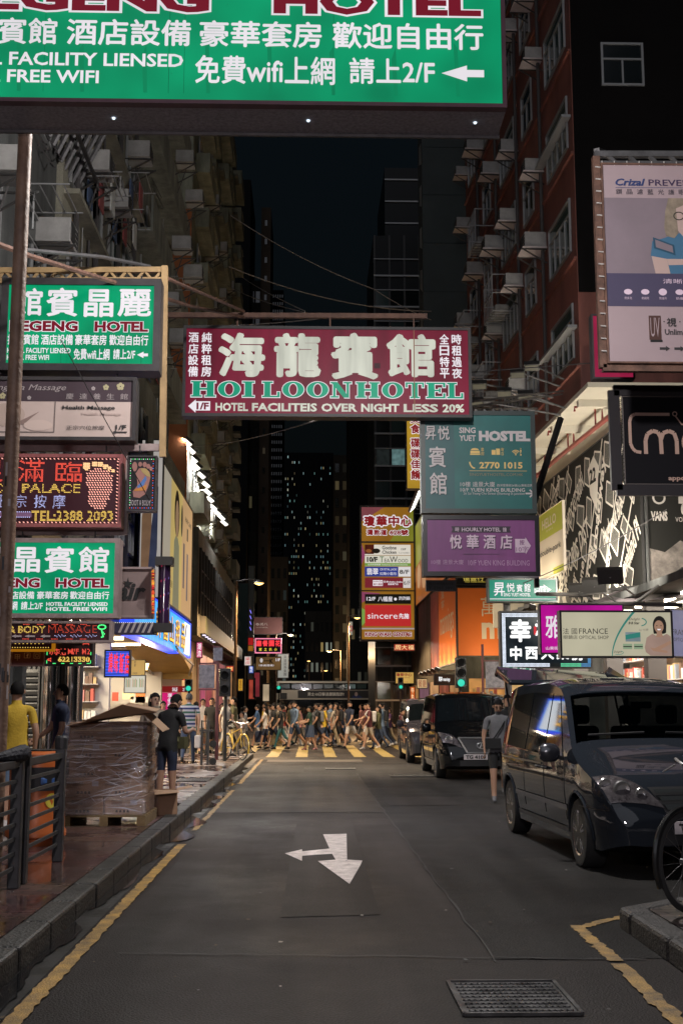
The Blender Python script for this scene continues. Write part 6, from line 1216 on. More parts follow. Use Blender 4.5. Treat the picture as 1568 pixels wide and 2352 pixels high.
for k, (label, px, py, w_, h_, Y, hx, tx, tc) in enumerate((
    ('small pink upright lit sign under the long green canopy', 452, 1476, 12, 34, 64, '#d05080', '潮流', '#ffffff'), ('small red lit plate beside the tall orange-lit pole', 520, 1530, 16, 12, 70, '#c02828', '特價', '#ffe080'), ('small white lit sign with red writing left of the neon garden sign', 562, 1508, 14, 20, 88, '#d8d0c8', '藥房', '#c02020'), ('small yellow upright sign behind the crossing signal', 548, 1560, 9, 26, 80, '#c89830', '金行', '#601010'), ('small blue lit sign under the violet column', 572, 1530, 10, 16, 92, '#3858b0', '電訊', '#ffffff'),
    ('red lit shop fascia low under the tall golden sign', 905, 1480, 46, 14, 78, '#a83020', '周大福', '#ffe0a0'), ('small green lit plate right of the video screen', 868, 1580, 22, 12, 90, '#2f7850', '出口', '#f0fff0'), ('small cream lit plate above the parked people carrier', 958, 1560, 22, 20, 70, '#d0b080', '餐廳', '#802010'), ('orange lit upright plate beyond the people carrier', 942, 1578, 10, 30, 74, '#d06020', '牛丸', '#fff0c0'))):
    p = front(px, py, px + w_, py + h_, Y); s = board('shop_sign', label, p, .15, glow(hx, .95, .2, 2), FRAME_D, .04, group='small lit shop signs'); (p.vtext if h_ > w_ else p.htext)(tx, (px + 1.5, py + 1.5, px + w_ - 1.5, py + h_ - 1.5), glow(tc, 1.1, 0, 1, False), off=.03); p.finish(s)
# ---------------- railing ----------------
RAIL = mat('railing_paint', (.075, .075, .078), rough=.45, metal=.4, noise=.4, scale=6)
rl = thing('pedestrian_railing', 'grey steel pedestrian railing along the wet brick pavement', 'railing', (-2.32, 9, .14))
for yy in (2.9, 1.42, 1.17, -.8, -2.6):
    MB().box(-.045, .045, yy - .045, yy + .045, 0, 1.03, RAIL).build('post', rl, bevel=.008)
MB().lathe([(.06, 1.03), (.062, 1.13), (.05, 1.15), (0, 1.15)], (0, 2.9, 0), RAIL, n=12).build('post_cap', rl)
g = MB()
for ya, yb in ((1.465, 2.855), (-.755, 1.125), (-2.6, -.845)):
    for k in range(8): z = .16 + k * .112; g.bar((0, ya, z), (0, yb, z), .018, .028, RAIL)
    g.bar((0, ya, .97), (0, yb, .97), .05, .05, RAIL)
g.build('rail', rl)
um = thing('folded_umbrella', 'folded dark umbrella lying on the top rail', 'umbrella', (-2.32, 10.1, 1.16)); MB().tube([(-.12, -.35, .0), (0, -.1, .02), (.03, .1, .03), (.05, .22, .02)], [.02, .06, .07, .02], mat('umbrella_cloth', (.015, .015, .025), rough=.7, noise=.4, scale=20, bump=1, bscale=30), 10).build('canopy', um, smooth=True); MB().tube([(-.12, -.35, 0), (-.2, -.5, -.01)], .018, P_TXT, 8).build('handle', um)
# ---------------- litter bin ----------------
BINM = mat('bin_orange', (.52, .125, .028), rough=.4, noise=.25, scale=2.5); b = at(104, 1925, 13.4)
bn = thing('litter_bin', 'round orange plastic litter bin with a dark slot and a yellow sticker', 'litter bin', (b.x - .10, 13.4, .14), R(14))
MB().lathe([(.27, 0), (.275, .07), (.315, .09), (.315, .14), (.295, .17), (.285, .62), (.29, .66), (.29, .86), (.275, .93), (.2, .96), (0, .97)], (0, 0, 0), BINM, n=36).build('body', bn, smooth=True)
m_ = MB(); 
for z0, z1, m in ((.56, .80, mat('bin_slot', (.012, .012, .014), rough=.6)),):
    n = 14; m_.add([(.291 * math.cos(R(-115 + 80 * i / n)), .296 * math.sin(R(-115 + 80 * i / n)), z) for i in range(n + 1) for z in (z0 + (.03 if i in (0, n) else 0), z1 - (.03 if i in (0, n) else 0))], [(2 * i, 2 * i + 2, 2 * i + 3, 2 * i + 1) for i in range(n)], m)
m_.build('slot', bn, recalc=False)
m_ = MB(); n = 16; m_.add([((.293) * math.cos(R(-62 + 13 * math.cos(2 * math.pi * i / n))), .293 * math.sin(R(-62 + 13 * math.cos(2 * math.pi * i / n))), .46 + .075 * math.sin(2 * math.pi * i / n)) for i in range(n)], [tuple(range(n))], mat('sticker_yellow', (.6, .5, .06), rough=.5)); m_.build('sticker', bn, recalc=False)
MB().obox((.12, -.21, .66), (.12, .05, 0), (.02, -.05, 0), (0, 0, .05), mat('blue_rubbish', (.05, .14, .4), rough=.5, noise=.5, scale=12)).build('blue_bag', bn, bevel=.03); MB().lathe([(.2, .0), (.2, .012), (0, .013)], (0, 0, .962), ALU_D, n=20).build('ash_tray', bn)
# ---------------- pallet of wrapped cartons ----------------
WOODP = mat('pallet_wood', (.28, .19, .09), rough=.8, noise=.4, scale=5); CARD = mat('carton_board', (.36, .215, .13), rough=.75, noise=.15, scale=3); CARD2 = mat('carton_sheet', (.38, .24, .145), rough=.75, noise=.15, scale=2); TAPE = mat('carton_tape', (.40, .27, .17), rough=.3); INK = mat('carton_ink', (.06, .04, .03), rough=.7)
PX0, PX1, PY0, PY1 = -2.93, -1.99, 15.4, 16.5
pl = thing('pallet', 'low wooden pallet under the wrapped cartons', 'pallet', ((PX0 + PX1) / 2, (PY0 + PY1) / 2, .14)); w2, d2 = (PX1 - PX0) / 2 + .03, (PY1 - PY0) / 2 + .03
g = MB()
for k in range(6): y = -d2 + k * (2 * d2 - .12) / 5; g.box(-w2, w2, y, y + .12, .105, .125, WOODP)
g.build('deck_board', pl); g = MB()
for x in (-w2, -.05, w2 - .1): g.box(x, x + .1, -d2, d2, .022, .103, WOODP); g.box(x, x + .1, -d2, d2, 0, .02, WOODP)
g.build('bearer', pl)
cw, ch = (PX1 - PX0) / 2, .222; ROWN = ['bottom', 'second', 'third', 'fourth', 'top']
for r_ in range(5):
    for c in range(2):
        for d in range(2):
            cx, cy, z = PX0 + cw * (c + .5) + rnd.uniform(-.008, .008), PY0 + .55 * (d + .5), .268 + r_ * ch
            t = thing('carton', f'brown carton in the {ROWN[r_]} row of the wrapped pallet, {("left", "right")[c]} {("front", "rear")[d]} one', 'carton', (cx, cy, z), group='cartons on the pallet')
            t.rotation_euler.z = rnd.uniform(-.02, .02) * (1 + r_ * .8); t.location.x += rnd.uniform(-.01, .01) * r_; MB().box(-cw / 2 + .004, cw / 2 - .004, -.272, .272, .001, ch - .003, rnd.choice((CARD, CARD, mat('carton_board_dark', (.25, .145, .09), rough=.75, noise=.2, scale=3)))).build('box', t, bevel=.006)
            if d == 0:
                MB().poly([(-cw / 2 + .006, -.2735, ch * .5), (cw / 2 - .006, -.2735, ch * .5), (cw / 2 - .006, -.2735, ch * .5 + .05), (-cw / 2 + .006, -.2735, ch * .5 + .05)], TAPE).build('tape', t, recalc=False) if r_ > 2 else None
                g = MB(); 
                for k in range(4): g.poly([(-.1 + k * .045, -.2745, .03), (-.07 + k * .045, -.2745, .03), (-.075 + k * .045, -.2745, .06), (-.095 + k * .045, -.2745, .06)], INK)
                for k in range(3): g.poly([(-.15, -.2745, .13 + k * .018), (-.02, -.2745, .13 + k * .018), (-.02, -.2745, .136 + k * .018), (-.15, -.2745, .136 + k * .018)], INK)
                g.poly([(.08, -.2745, .12), (.16, -.2745, .12), (.16, -.2745, .18), (.08, -.2745, .18)], P_GREY) if (r_ + c) % 2 else None
                g.build('print', t, recalc=False)
def film():
    m = bpy.data.materials.new('stretch_film'); m.use_nodes = True; nt = m.node_tree; nt.nodes.clear(); _M['film'] = m
    o = nt.nodes.new('ShaderNodeOutputMaterial'); mx = nt.nodes.new('ShaderNodeMixShader'); tr = nt.nodes.new('ShaderNodeBsdfTransparent'); gl_ = nt.nodes.new('ShaderNodeBsdfGlossy'); gl_.inputs['Roughness'].default_value = .14; gl_.inputs['Color'].default_value = (.9, .85, .9, 1)
    tc = nt.nodes.new('ShaderNodeTexCoord'); mp = nt.nodes.new('ShaderNodeMapping'); mp.inputs['Scale'].default_value = (1.5, 1.5, 14); mp.inputs['Rotation'].default_value = (R(14), R(-16), 0)
    n = nt.nodes.new('ShaderNodeTexNoise'); n.inputs['Scale'].default_value = 2.2; n.inputs['Detail'].default_value = 8; n.inputs['Distortion'].default_value = .8
    bp = nt.nodes.new('ShaderNodeBump'); bp.inputs['Strength'].default_value = 1.0; bp.inputs['Distance'].default_value = .06
    mr = nt.nodes.new('ShaderNodeMapRange'); mr.inputs[1].default_value = .42; mr.inputs[2].default_value = .75; mr.inputs[3].default_value = .10; mr.inputs[4].default_value = .75
    L = nt.links.new; L(tc.outputs['Object'], mp.inputs[0]); L(mp.outputs[0], n.inputs['Vector']); L(n.outputs[0], bp.inputs['Height']); L(bp.outputs[0], gl_.inputs['Normal']); L(n.outputs[0], mr.inputs[0]); L(mr.outputs[0], mx.inputs[0]); L(tr.outputs[0], mx.inputs[1]); L(gl_.outputs[0], mx.inputs[2]); L(mx.outputs[0], o.inputs[0])
    return m
FILM = film(); g = MB(); nx, nz = 14, 14
def shell(p0, p1, o):
    vs = [V(p0).lerp(V(p1), i / nx) + V(o) * (.02 + .018 * rnd.random()) + V((0, 0, j / nz * (1.10 + .03 * math.sin(i)))) for j in range(nz + 1) for i in range(nx + 1)]
    g.add(vs, [(j * (nx + 1) + i, j * (nx + 1) + i + 1, (j + 1) * (nx + 1) + i + 1, (j + 1) * (nx + 1) + i) for j in range(nz) for i in range(nx)], FILM)
shell((PX0 - .03, PY0, .27), (PX1 + .03, PY0, .27), (0, -1, 0)); shell((PX1, PY0 - .03, .27), (PX1, PY1 + .03, .27), (1, 0, 0)); shell((PX0, PY1, .27), (PX0, PY0 - .03, .27), (-1, 0, 0))
tag(g.build('stretch_film', smooth=True, angle=180, recalc=False), 'crinkled clear stretch film wound round the stacked cartons', 'plastic film')
FW_ = bpy.data.materials.new('crease_highlight'); FW_.use_nodes = True; nt = FW_.node_tree; pb_ = nt.nodes['Principled BSDF']; pb_.inputs['Base Color'].default_value = (.95, .88, .9, 1); pb_.inputs['Roughness'].default_value = .2; pb_.inputs['Alpha'].default_value = .6  # highlights on the film folds, painted as pale strips
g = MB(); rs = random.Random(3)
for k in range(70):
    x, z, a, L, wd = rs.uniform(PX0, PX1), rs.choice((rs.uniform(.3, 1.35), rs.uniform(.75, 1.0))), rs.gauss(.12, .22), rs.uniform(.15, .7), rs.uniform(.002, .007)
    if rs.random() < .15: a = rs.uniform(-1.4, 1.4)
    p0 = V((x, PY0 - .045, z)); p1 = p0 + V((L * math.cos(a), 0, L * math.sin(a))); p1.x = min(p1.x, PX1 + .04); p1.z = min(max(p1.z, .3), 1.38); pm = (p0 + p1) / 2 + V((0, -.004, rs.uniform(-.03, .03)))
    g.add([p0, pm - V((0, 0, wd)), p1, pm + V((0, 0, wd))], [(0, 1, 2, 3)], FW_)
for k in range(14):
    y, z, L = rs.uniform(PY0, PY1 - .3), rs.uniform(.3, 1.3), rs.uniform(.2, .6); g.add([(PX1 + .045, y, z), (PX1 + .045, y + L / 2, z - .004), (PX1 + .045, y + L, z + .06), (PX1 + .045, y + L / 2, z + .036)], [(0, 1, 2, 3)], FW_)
g.build('crease_highlight', bpy.data.objects['stretch_film'], recalc=False)
def sheet(pts, label):
    tag(MB().prism([V(q) for q in pts], (0, 0, .008), CARD2).build('cardboard_sheet'), label, 'cardboard', 'cardboard sheets on the pallet')
zt = 1.385
sheet([(-2.92, 15.2, 1.33), (-2.45, 15.12, 1.44), (-1.98, 15.2, 1.46), (-1.95, 16.3, 1.49), (-2.85, 16.3, 1.38)], 'bent cardboard sheet tilted up on top of the pallet load')
sheet([(-2.66, 15.08, 1.40), (-2.22, 15.02, 1.585), (-1.84, 15.2, 1.50), (-1.9, 16.2, 1.53), (-2.3, 16.2, 1.61), (-2.58, 16.1, 1.47)], 'folded cardboard sheet lying highest over the pallet load')
sheet([(-2.02, 15.3, 1.485), (-1.76, 15.25, 1.26), (-1.76, 16.0, 1.28), (-2.02, 16.1, 1.50)], 'cardboard flap drooping over the right edge of the load')
bx = thing('open_carton', 'small open brown carton on the pavement beside the pallet', 'carton', (-1.98, 17.1, .14), R(8)); g = MB(); 
for x0, x1, y0, y1 in ((-.22, .22, -.18, -.172), (-.22, .22, .172, .18), (-.22, -.212, -.17, .17), (.212, .22, -.17, .17)): g.box(x0, x1, y0, y1, 0, .32, CARD)
g.box(-.21, .21, -.17, .17, .002, .01, CARD); g.build('box', bx); g = MB(); g.prism([(-.22, -.18, .32), (.22, -.18, .32), (.24, -.34, .30), (-.22, -.34, .26)], (0, 0, .005), CARD2); g.prism([(.22, -.18, .32), (.22, .18, .32), (.42, .18, .36), (.42, -.18, .36)], (0, 0, .005), CARD2); g.build('flap', bx)
# ---------------- traffic posts and lights ----------------
REDPOST = mat('maroon_post', (.13, .035, .04), rough=.5, noise=.3, scale=5); BACK = mat('sign_back', (.24, .23, .26), rough=.5, metal=.4, noise=.55, scale=9)
def post_sign(px, ytop, ybot, Y, boards, label):
    b = at(px, ybot, Y); t = thing('sign_post', label, 'sign post', (b.x, Y, b.z)); h = at(px, ytop, Y).z - b.z
    MB().tube([(0, 0, 0), (0, 0, h)], .045, REDPOST, 10).build('post', t, smooth=True)
    for (x0, y0, x1, y1) in boards:
        q0, q1 = at(x0, y1, Y), at(x1, y0, Y); X0, X1, Z0, Z1 = q0.x - b.x, q1.x - b.x, q0.z - b.z, q1.z - b.z
        MB().box(X0, X1, -.07, -.05, Z0, Z1, BACK).build('sign_plate', t, bevel=.006); g = MB(); g.bar((0, -.06, Z1 + .03), (X0 if X0 < -.1 else X1, -.06, Z1 + .03), .04, .04, REDPOST); g.bar((0, -.06, Z0 - .03), (X0 if X0 < -.1 else X1, -.06, Z0 - .03), .04, .04, REDPOST); g.build('bracket', t)
post_sign(497, 1484, 1745, 32, [(457, 1527, 494, 1581), (490, 1488, 512, 1518)], 'maroon post with the scratched grey backs of two signs on the left pavement')
post_sign(1109, 1480, 1600, 42, [(1114, 1520, 1156, 1580)], 'maroon post with a scratched sign back in front of the far right shops')
TLB = mat('signal_black', (.012, .013, .013), rough=.4)
def signal(x0, y0, x1, y1, Y, lit, label, ped=True):
    q0, q1 = at(x0, y1, Y), at(x1, y0, Y); t = thing('traffic_light', label, 'traffic light', ((q0.x + q1.x) / 2, Y, 0)); w_, h = (q1.x - q0.x) / 2, q1.z - q0.z
    MB().box(-w_, w_, 0, .25, q0.z, q1.z, TLB).build('signal_box', t, bevel=.02); MB().tube([(0, .3, 0), (0, .3, q1.z)], .05, ALU_D, 8).build('post', t)
    g = MB(); n = max(2, round(h / (2 * w_)))
    for k in range(n):
        z = q1.z - h * (k + .5) / n; g.tube([(0, -.14, z), (0, 0, z)], [w_ * .8, w_ * .75], TLB, 12, cap=False)
    g.build('hood', t)
    for k in range(n): z = q1.z - h * (k + .5) / n; MB().lathe([(0, -.01), (w_ * .66, -.004)], (0, 0, z), glow('#30d0b0', 1.1) if k in lit else mat('lens_off', (.012, .012, .012), rough=.7, spec=.1), axis='Y', n=14).build('lens', t, recalc=False)
signal(424, 1560, 442, 1588, 50, (1,), 'small crossing signal with a lit green man under the corner awning')
signal(503, 1535, 530, 1600, 33.5, (), 'dark unlit back of a traffic light beside the left maroon post')
signal(1046, 1510, 1070, 1580, 43, (2,), 'traffic light with a bluish green lamp near the right maroon post')
signal(914, 1556, 926, 1585, 66, (1,), 'far traffic light with a green lamp beside the small yellow sign')
signal(634, 1575, 646, 1592, 104, (0,), 'tiny traffic light with a green lamp left of the bus')
cp = at(1168, 1640, 32.5); tag(MB().tube([(cp.x, 32.5, .14), (cp.x, 32.5, 4.4)], .095, mat('grey_post', (.19, .185, .185), rough=.6, noise=.35, scale=4), 14).build('lamp_post', smooth=True), 'thick grey post standing behind the walking man', 'post')
g = MB(); q = [rc_(Q7, *u) for u in ((870, 640, 33), (1045, 560, 33), (1390, 545, 31), (1568, 520, 30), (1568, 600, 29), (1000, 655, 31))]; g.prism(q, (.05, .1, .03), mat('torn_canvas', (.14, .115, .125), rough=.9, noise=.5, scale=3)); tag(g.build('torn_canopy'), 'torn greyish canvas canopy over the right-hand shops', 'canopy')
for k, u in enumerate((((450, 575, 30), (760, 580, 32), (1010, 560, 31)), ((600, 660, 29), (1120, 650, 28), (1568, 660, 27)), ((1000, 545, 32), (1240, 520, 31), (1568, 470, 30)), ((1180, 660, 28), (1320, 560, 28), (1568, 380, 28)))): tag(MB().tube([rc_(Q7, *w_) for w_ in u], .05, ALU_D, 6).build('canopy_bar'), 'dark canopy bar over the right-hand shops, ' + ['lowest at the green sign', 'just above the ivory sign', 'under the mural edge', 'slanting up at the picture edge'][k], 'bar')
# ---------------- covers in the road ----------------
IRON = mat('cast_iron', (.10, .10, .10), rough=.42, metal=.7, noise=.5, scale=7, rn=.15)
c4 = [gd(1030, 2262), gd(1290, 2262), gd(1345, 2328), gd(1065, 2332)]; g = MB(); ctr = sum(c4, V((0, 0, 0))) / 4; mhx, mhy = (c4[1] - c4[0]) * .5, (c4[3] - c4[0]); X0, X1, Y0, Y1 = c4[3].x + .03, 1.37, c4[3].y, c4[0].y
g.box(X0 - .03, X1 + .03, Y0 - .03, Y1 + .03, .0, .010, IRON)
for i in range(17):
    for j in range(9):
        x, y = X0 + (X1 - X0) * (i + .5) / 17, Y0 + (Y1 - Y0) * (j + .5) / 9
        g.lathe([(.019, .0101), (.015, .017), (0, .018)], (x, y, 0), IRON, n=6)
for a, b in (((X0 - .03, Y0 - .03), (X1 + .03, Y0 - .03)), ((X1 + .03, Y0 - .03), (X1 + .03, Y1 + .03)), ((X1 + .03, Y1 + .03), (X0 - .03, Y1 + .03)), ((X0 - .03, Y1 + .03), (X0 - .03, Y0 - .03))): g.bar((*a, .012), (*b, .012), .022, .016, IRON)
tag(g.build('manhole_cover', smooth=True), 'rectangular studded iron manhole cover in the near road', 'manhole cover')
def grate(x0, x1, y0, y1, z, label, n=16):
    g = MB(); g.box(x0, x1, y0, y1, z - .02, z + .008, SEAM)
    for k in range(n): x = x0 + (x1 - x0) * (k + .5) / n; g.box(x - .012, x + .012, y0 + .02, y1 - .02, z + .0081, z + .016, IRON)
    for a, b in (((x0, y0), (x1, y0)), ((x0, y1), (x1, y1)), ((x0, y0), (x0, y1)), ((x1, y0), (x1, y1))): g.bar((*a, z + .01), (*b, z + .01), .02, .012, IRON)
    tag(g.build('drain_grate'), label, 'drain grate')
a, b = gd(748, 1766), gd(818, 1770); grate(a.x, b.x, a.y - .5, a.y + .3, .002, 'iron drain grate in the middle of the road before the crossing')
a = gd(895, 1783); grate(a.x, a.x + 1.2, a.y - .4, a.y + .4, .005, 'worn drain grate in front of the middle van')
a = gd(690, 1858, .14); grate(-2.55, -1.95, 24.4, 25.4, .142, 'ribbed metal cover on the left pavement by the kerb', 12)
# ---------------- vehicles ----------------
RUB = mat('tyre_rubber', (.014, .014, .014), rough=.8, bump=.2, scale=20); RIM = mat('alloy_rim', (.42, .40, .41), rough=.22, metal=1.0); HUB_D = mat('wheel_dark', (.012, .012, .012), rough=.6)
CHROME = mat('chrome', (.75, .74, .73), rough=.28, metal=.9); LENS = mat('lamp_lens', (.34, .31, .32), rough=.16, metal=.7, spec=.9, noise=.5, scale=18, col2=(.12, .10, .11)); BLKP = mat('black_trim', (.012, .012, .013), rough=.5)
CGL = mat('car_glass', (.006, .008, .009), rough=.03, spec=.9, coat=.6)
def interp(pts, x):
    for (a, b), (c, d) in zip(pts[:-1], pts[1:]):
        if x <= c: return b + (d - b) * max(0, (x - a) / (c - a))
    return pts[-1][1]
class Car:
    def __init__(s, label, cat, loc, W, H, L, prof, wheels, wr, paint, belt=1.02, tum=.15, name='parked_van', drop=.07, rz=0):
        s.W, s.H, s.L, s.belt, s.tum, s.drop, s.wr = W, H, L, belt, tum, drop, wr
        ys = np.linspace(0, L, 400); zs = np.array([interp(prof, y) for y in ys]); k = np.ones(9) / 9
        zz = np.convolve(np.pad(zs, 4, mode='edge'), k, 'valid'); zz[:6] = zs[:6]; s.ys, s.zs = ys, zz
        t = s.t = thing(name, label, cat, loc, R(rz), group='vehicles parked along the right kerb'); s.loc = V(loc)
        st = sorted(set([0, .015, .035, .06, .09, .13, .18, .24, .31, .4, .5, .62, .75] + [round(v, 3) for v in np.arange(.9, L - .25, .14)] + [L - .2, L - .12, L - .06, L - .02, L]))
        NZ, NF = 12, 9; rings = []
        for y in st:
            zb = .30 - .08 * min(1, y / .3) + .10 * max(0, (y - L + .3) / .3); zt = s.zt(y) - drop
            half = [s.side(y, zb + (zt - zb) * (i / NZ)) for i in range(NZ + 1)] + [s.top(y, 1 - i / NF) for i in range(1, NF)]
            half = [V((half[0].x * .8, y, zb - .01))] + half
            rings.append(half + [s.top(y, 0)] + [V((-p.x, p.y, p.z)) for p in reversed(half)])
        n = len(rings[0]); mb = MB()
        vs = [p for r_ in rings for p in r_]; fs = [(i * n + j, i * n + (j + 1) % n, (i + 1) * n + (j + 1) % n, (i + 1) * n + j) for i in range(len(st) - 1) for j in range(n)]
        fs += [tuple(range(n))[::-1], tuple(range((len(st) - 1) * n, len(st) * n))]
        mb.add(vs, fs, paint); body = mb.build('body', t, smooth=True, angle=50)
        cut = MB()
        for y in wheels:
            for sx in (-1, 1): cut.lathe([(wr + .055, sx * (W / 2 - .30)), (wr + .055, sx * (W / 2 + .2))], (0, y, wr), HUB_D, axis='X', n=32)
        c = cut.build('cutter'); c.location = loc; c.rotation_euler = (0, 0, R(rz)); m = body.modifiers.new('wells', 'BOOLEAN'); m.object = c; m.operation = 'DIFFERENCE'; m.solver = 'EXACT'
        bpy.context.view_layer.update(); me = bpy.data.meshes.new_from_object(body.evaluated_get(bpy.context.evaluated_depsgraph_get()))
        if len(me.polygons) > 100: body.modifiers.clear(); body.data = me
        bpy.data.objects.remove(c); s.body = body
        for y in wheels:
            for sx in (-1, 1): s.wheel(y, sx)
    def plan(s, y): return interp([(0, .74), (.04, .82), (.12, .89), (.3, .955), (.7, 1.0), (s.L - .5, 1.0), (s.L - .12, .97), (s.L, .93)], y)
    def zt(s, y): return float(np.interp(y, s.ys, s.zs))
    def side(s, y, z):
        p = interp([(0, .93), (.3, .955), (.5, .985), (.75, 1.0), (s.belt, .99), (s.H, .99 - s.tum)], z); return V((-s.W / 2 * p * s.plan(y), y, z))
    def top(s, y, f):
        e = s.side(y, s.zt(y) - s.drop); a = abs(f); return V((e.x * (f), y, s.zt(y) - s.drop * (.55 * a ** 8 + .45 * a * a)))
    def patch(s, surf, q, m, name, off=.006, n=12, k=8, par=None, both=False):
        mb = MB()
        for sg in ((1, -1) if both else (1,)):
            vs = []
            for j in range(k + 1):
                for i in range(n + 1):
                    u, v = i / n, j / k
                    a = (q[0][0] * (1 - u) + q[1][0] * u) * (1 - v) + (q[3][0] * (1 - u) + q[2][0] * u) * v; b = (q[0][1] * (1 - u) + q[1][1] * u) * (1 - v) + (q[3][1] * (1 - u) + q[2][1] * u) * v
                    p = surf(a, b); e = 1e-3; nn = (surf(a + e, b) - p).cross(surf(a, b + e) - p)
                    nn = nn.normalized() if nn.length > 1e-12 else V((0, 0, 1))
                    ref = V((p.x, 0, .3)) if surf == s.side else V((0, -.4 if a < .5 else 0, 1))
                    if nn.dot(ref) < 0: nn = -nn
                    p = p + nn * off; vs.append(V((p.x * sg, p.y, p.z)))
            mb.add(vs, [(j * (n + 1) + i, j * (n + 1) + i + 1, (j + 1) * (n + 1) + i + 1, (j + 1) * (n + 1) + i) for j in range(k) for i in range(n)], m)
        return mb.build(name, par or s.t, smooth=True, angle=60)
    def wheel(s, y, sx):
        r_, x = s.wr, sx * (s.W / 2 - .02); d = -sx
        o = MB().lathe([(r_ * .62, x), (r_ * .70, x + sx * .012), (r_ * .93, x + sx * .006), (r_, x + d * .03), (r_, x + d * .19), (r_ * .9, x + d * .22), (r_ * .6, x + d * .22)], (0, y, r_), RUB, axis='X', n=36, closed=True).build('tyre', s.t, smooth=True)
        MB().lathe([(r_ * .655, x + sx * .004), (r_ * .60, x + d * .02), (r_ * .58, x + d * .07), (0, x + d * .08)], (0, y, r_), HUB_D, axis='X', n=28).build('wheel_well', o, smooth=True)
        g = MB().lathe([(r_ * .60, x + sx * .004), (r_ * .66, x + sx * .010), (r_ * .62, x + d * .012)], (0, y, r_), RIM, axis='X', n=32, closed=True); g.lathe([(r_ * .17, x + d * .05), (r_ * .15, x + d * .0), (0, x + sx * .004)], (0, y, r_), RIM, axis='X', n=16)
        for k in range(5):
            for da in (-.13, .13):
                a = 2 * math.pi * k / 5 + .3; g.bar((x + d * .012, y + r_ * .12 * math.cos(a), r_ + r_ * .12 * math.sin(a)), (x + d * .006, y + r_ * .62 * math.cos(a + da), r_ + r_ * .62 * math.sin(a + da)), .022, .03, RIM, up=(1, 0, 0))
        g.build('rim', o, smooth=True)
        arc = MB(); pts = [s.side(y + (r_ + .06) * math.cos(R(a)), r_ + (r_ + .06) * math.sin(R(a))) for a in range(-5, 186, 10)]; arc.tube([V((-sx * p.x - 0 * sx, p.y, p.z)) for p in pts], .018, s.body.data.materials[0], 6); arc.build('arch_lip', s.t, smooth=True)
    def mirror(s, y, z, paint):
        for sg in (-1, 1):
            x = sg * (s.W / 2 * .99); m = MB(); n = 10
            m.lathe([(.0, 0), (.05, .005), (.085, .04), (.095, .10), (.09, .17), (.06, .21), (0, .22)], (0, 0, 0), paint, axis='X', n=16)
            m.v = [(x + sg * (v[0] + .03), y + v[1] * .75, z + .05 + v[2] * 1.05) for v in m.v]; o = m.build('door_mirror', s.t, smooth=True); MB().bar((x - sg * .03, y + .02, z - .02), (x + sg * .1, y, z + .02), .05, .04, BLKP).build('mirror_stalk', o)
    def plate(s, text, z, x0=0, y=-.03):
        p = Panel((x0 - .26, y, z), (1, 0, 0), (0, 0, 1), .52, .115, (0, 0, 52, 11.5)); o = MB().box(x0 - .26, x0 + .26, y + .002, y + .014, z, z + .115, mat('plate_white', (.62, .56, .56), rough=.4)).build('number_plate', s.t, bevel=.004)
        if text: p.text(text, (4, 1.6, 48, 9.9), mat('plate_ink', (.01, .01, .01), rough=.5), .045, .004, 'plate_lettering'); p.finish(o)
    def seams(s, ys, z0, z1, both=True):
        g = MB()
        for y in ys:
            for sg in (-1, 1): g.tube([V((sg * abs(s.side(y, z).x) + sg * .001, y, z)) for z in np.linspace(z0, z1, 10)], .005, BLKP, 4)
        g.build('door_seam', s.t)
    def trim(s, y0, y1, z, h, m, name):
        s.patch(s.side, [(y0, z), (y1, z), (y1, z + h), (y0, z + h)], m, name, .012, 24, 2, both=True)
VP = [(0, .52), (.03, .60), (.08, .71), (.16, .82), (.27, .905), (.5, .99), (1.0, 1.15), (1.14, 1.22), (1.82, 1.74), (2.05, 1.83), (2.7, 1.90), (4.4, 1.885), (4.86, 1.83), (5.0, 1.76)]
PAINT_G = mat('slate_van_paint', (.019, .023, .030), rough=.5, metal=0, spec=0, coat=1.0); PAINT_K = mat('black_van_paint', (.004, .0045, .005), rough=.5, metal=0, spec=0, coat=1.0); PAINT_M = mat('grey_mpv_paint', (.045, .042, .05), rough=.5, metal=0, spec=.0, coat=1.0)
c = Car('dark slate passenger van with its tailgate raised, largest at the right', 'van', (3.63, 11.62, 0), 1.90, 1.90, 5.0, VP, (.86, 4.29), .335, PAINT_G, tum=.19, rz=2)
T, SD = c.top, c.side
bm = bmesh.new(); bm.from_mesh(c.body.data); kill = []
for f in bm.faces:
    q = f.calc_center_median(); e = abs(T(min(max(q.y, 0), 5), 1).x) or 1
    if 1.22 < q.y < 1.78 and q.z > 1.15 and abs(q.x) / e < .9 and f.normal.z > .2: kill.append(f)
    elif q.y > 4.99 and len(f.verts) > 12: kill.append(f)
bmesh.ops.delete(bm, geom=kill, context='FACES'); bm.to_mesh(c.body.data); bm.free()
WSG = bpy.data.materials.new('windscreen_glass'); WSG.use_nodes = True; nt = WSG.node_tree; mx = nt.nodes.new('ShaderNodeMixShader'); tr = nt.nodes.new('ShaderNodeBsdfTransparent'); tr.inputs[0].default_value = (.11, .13, .14, 1); gl_ = nt.nodes.new('ShaderNodeBsdfGlossy'); gl_.inputs['Roughness'].default_value = .02; fz = nt.nodes.new('ShaderNodeFresnel'); fz.inputs[0].default_value = 1.6
nt.links.new(fz.outputs[0], mx.inputs[0]); nt.links.new(tr.outputs[0], mx.inputs[1]); nt.links.new(gl_.outputs[0], mx.inputs[2]); nt.links.new(mx.outputs[0], nt.nodes['Material Output'].inputs[0])
c.patch(T, [(1.17, -.94), (1.17, .94), (1.80, .92), (1.80, -.92)], WSG, 'windscreen')
SEAT = mat('van_seat', (.05, .05, .055), rough=.8)
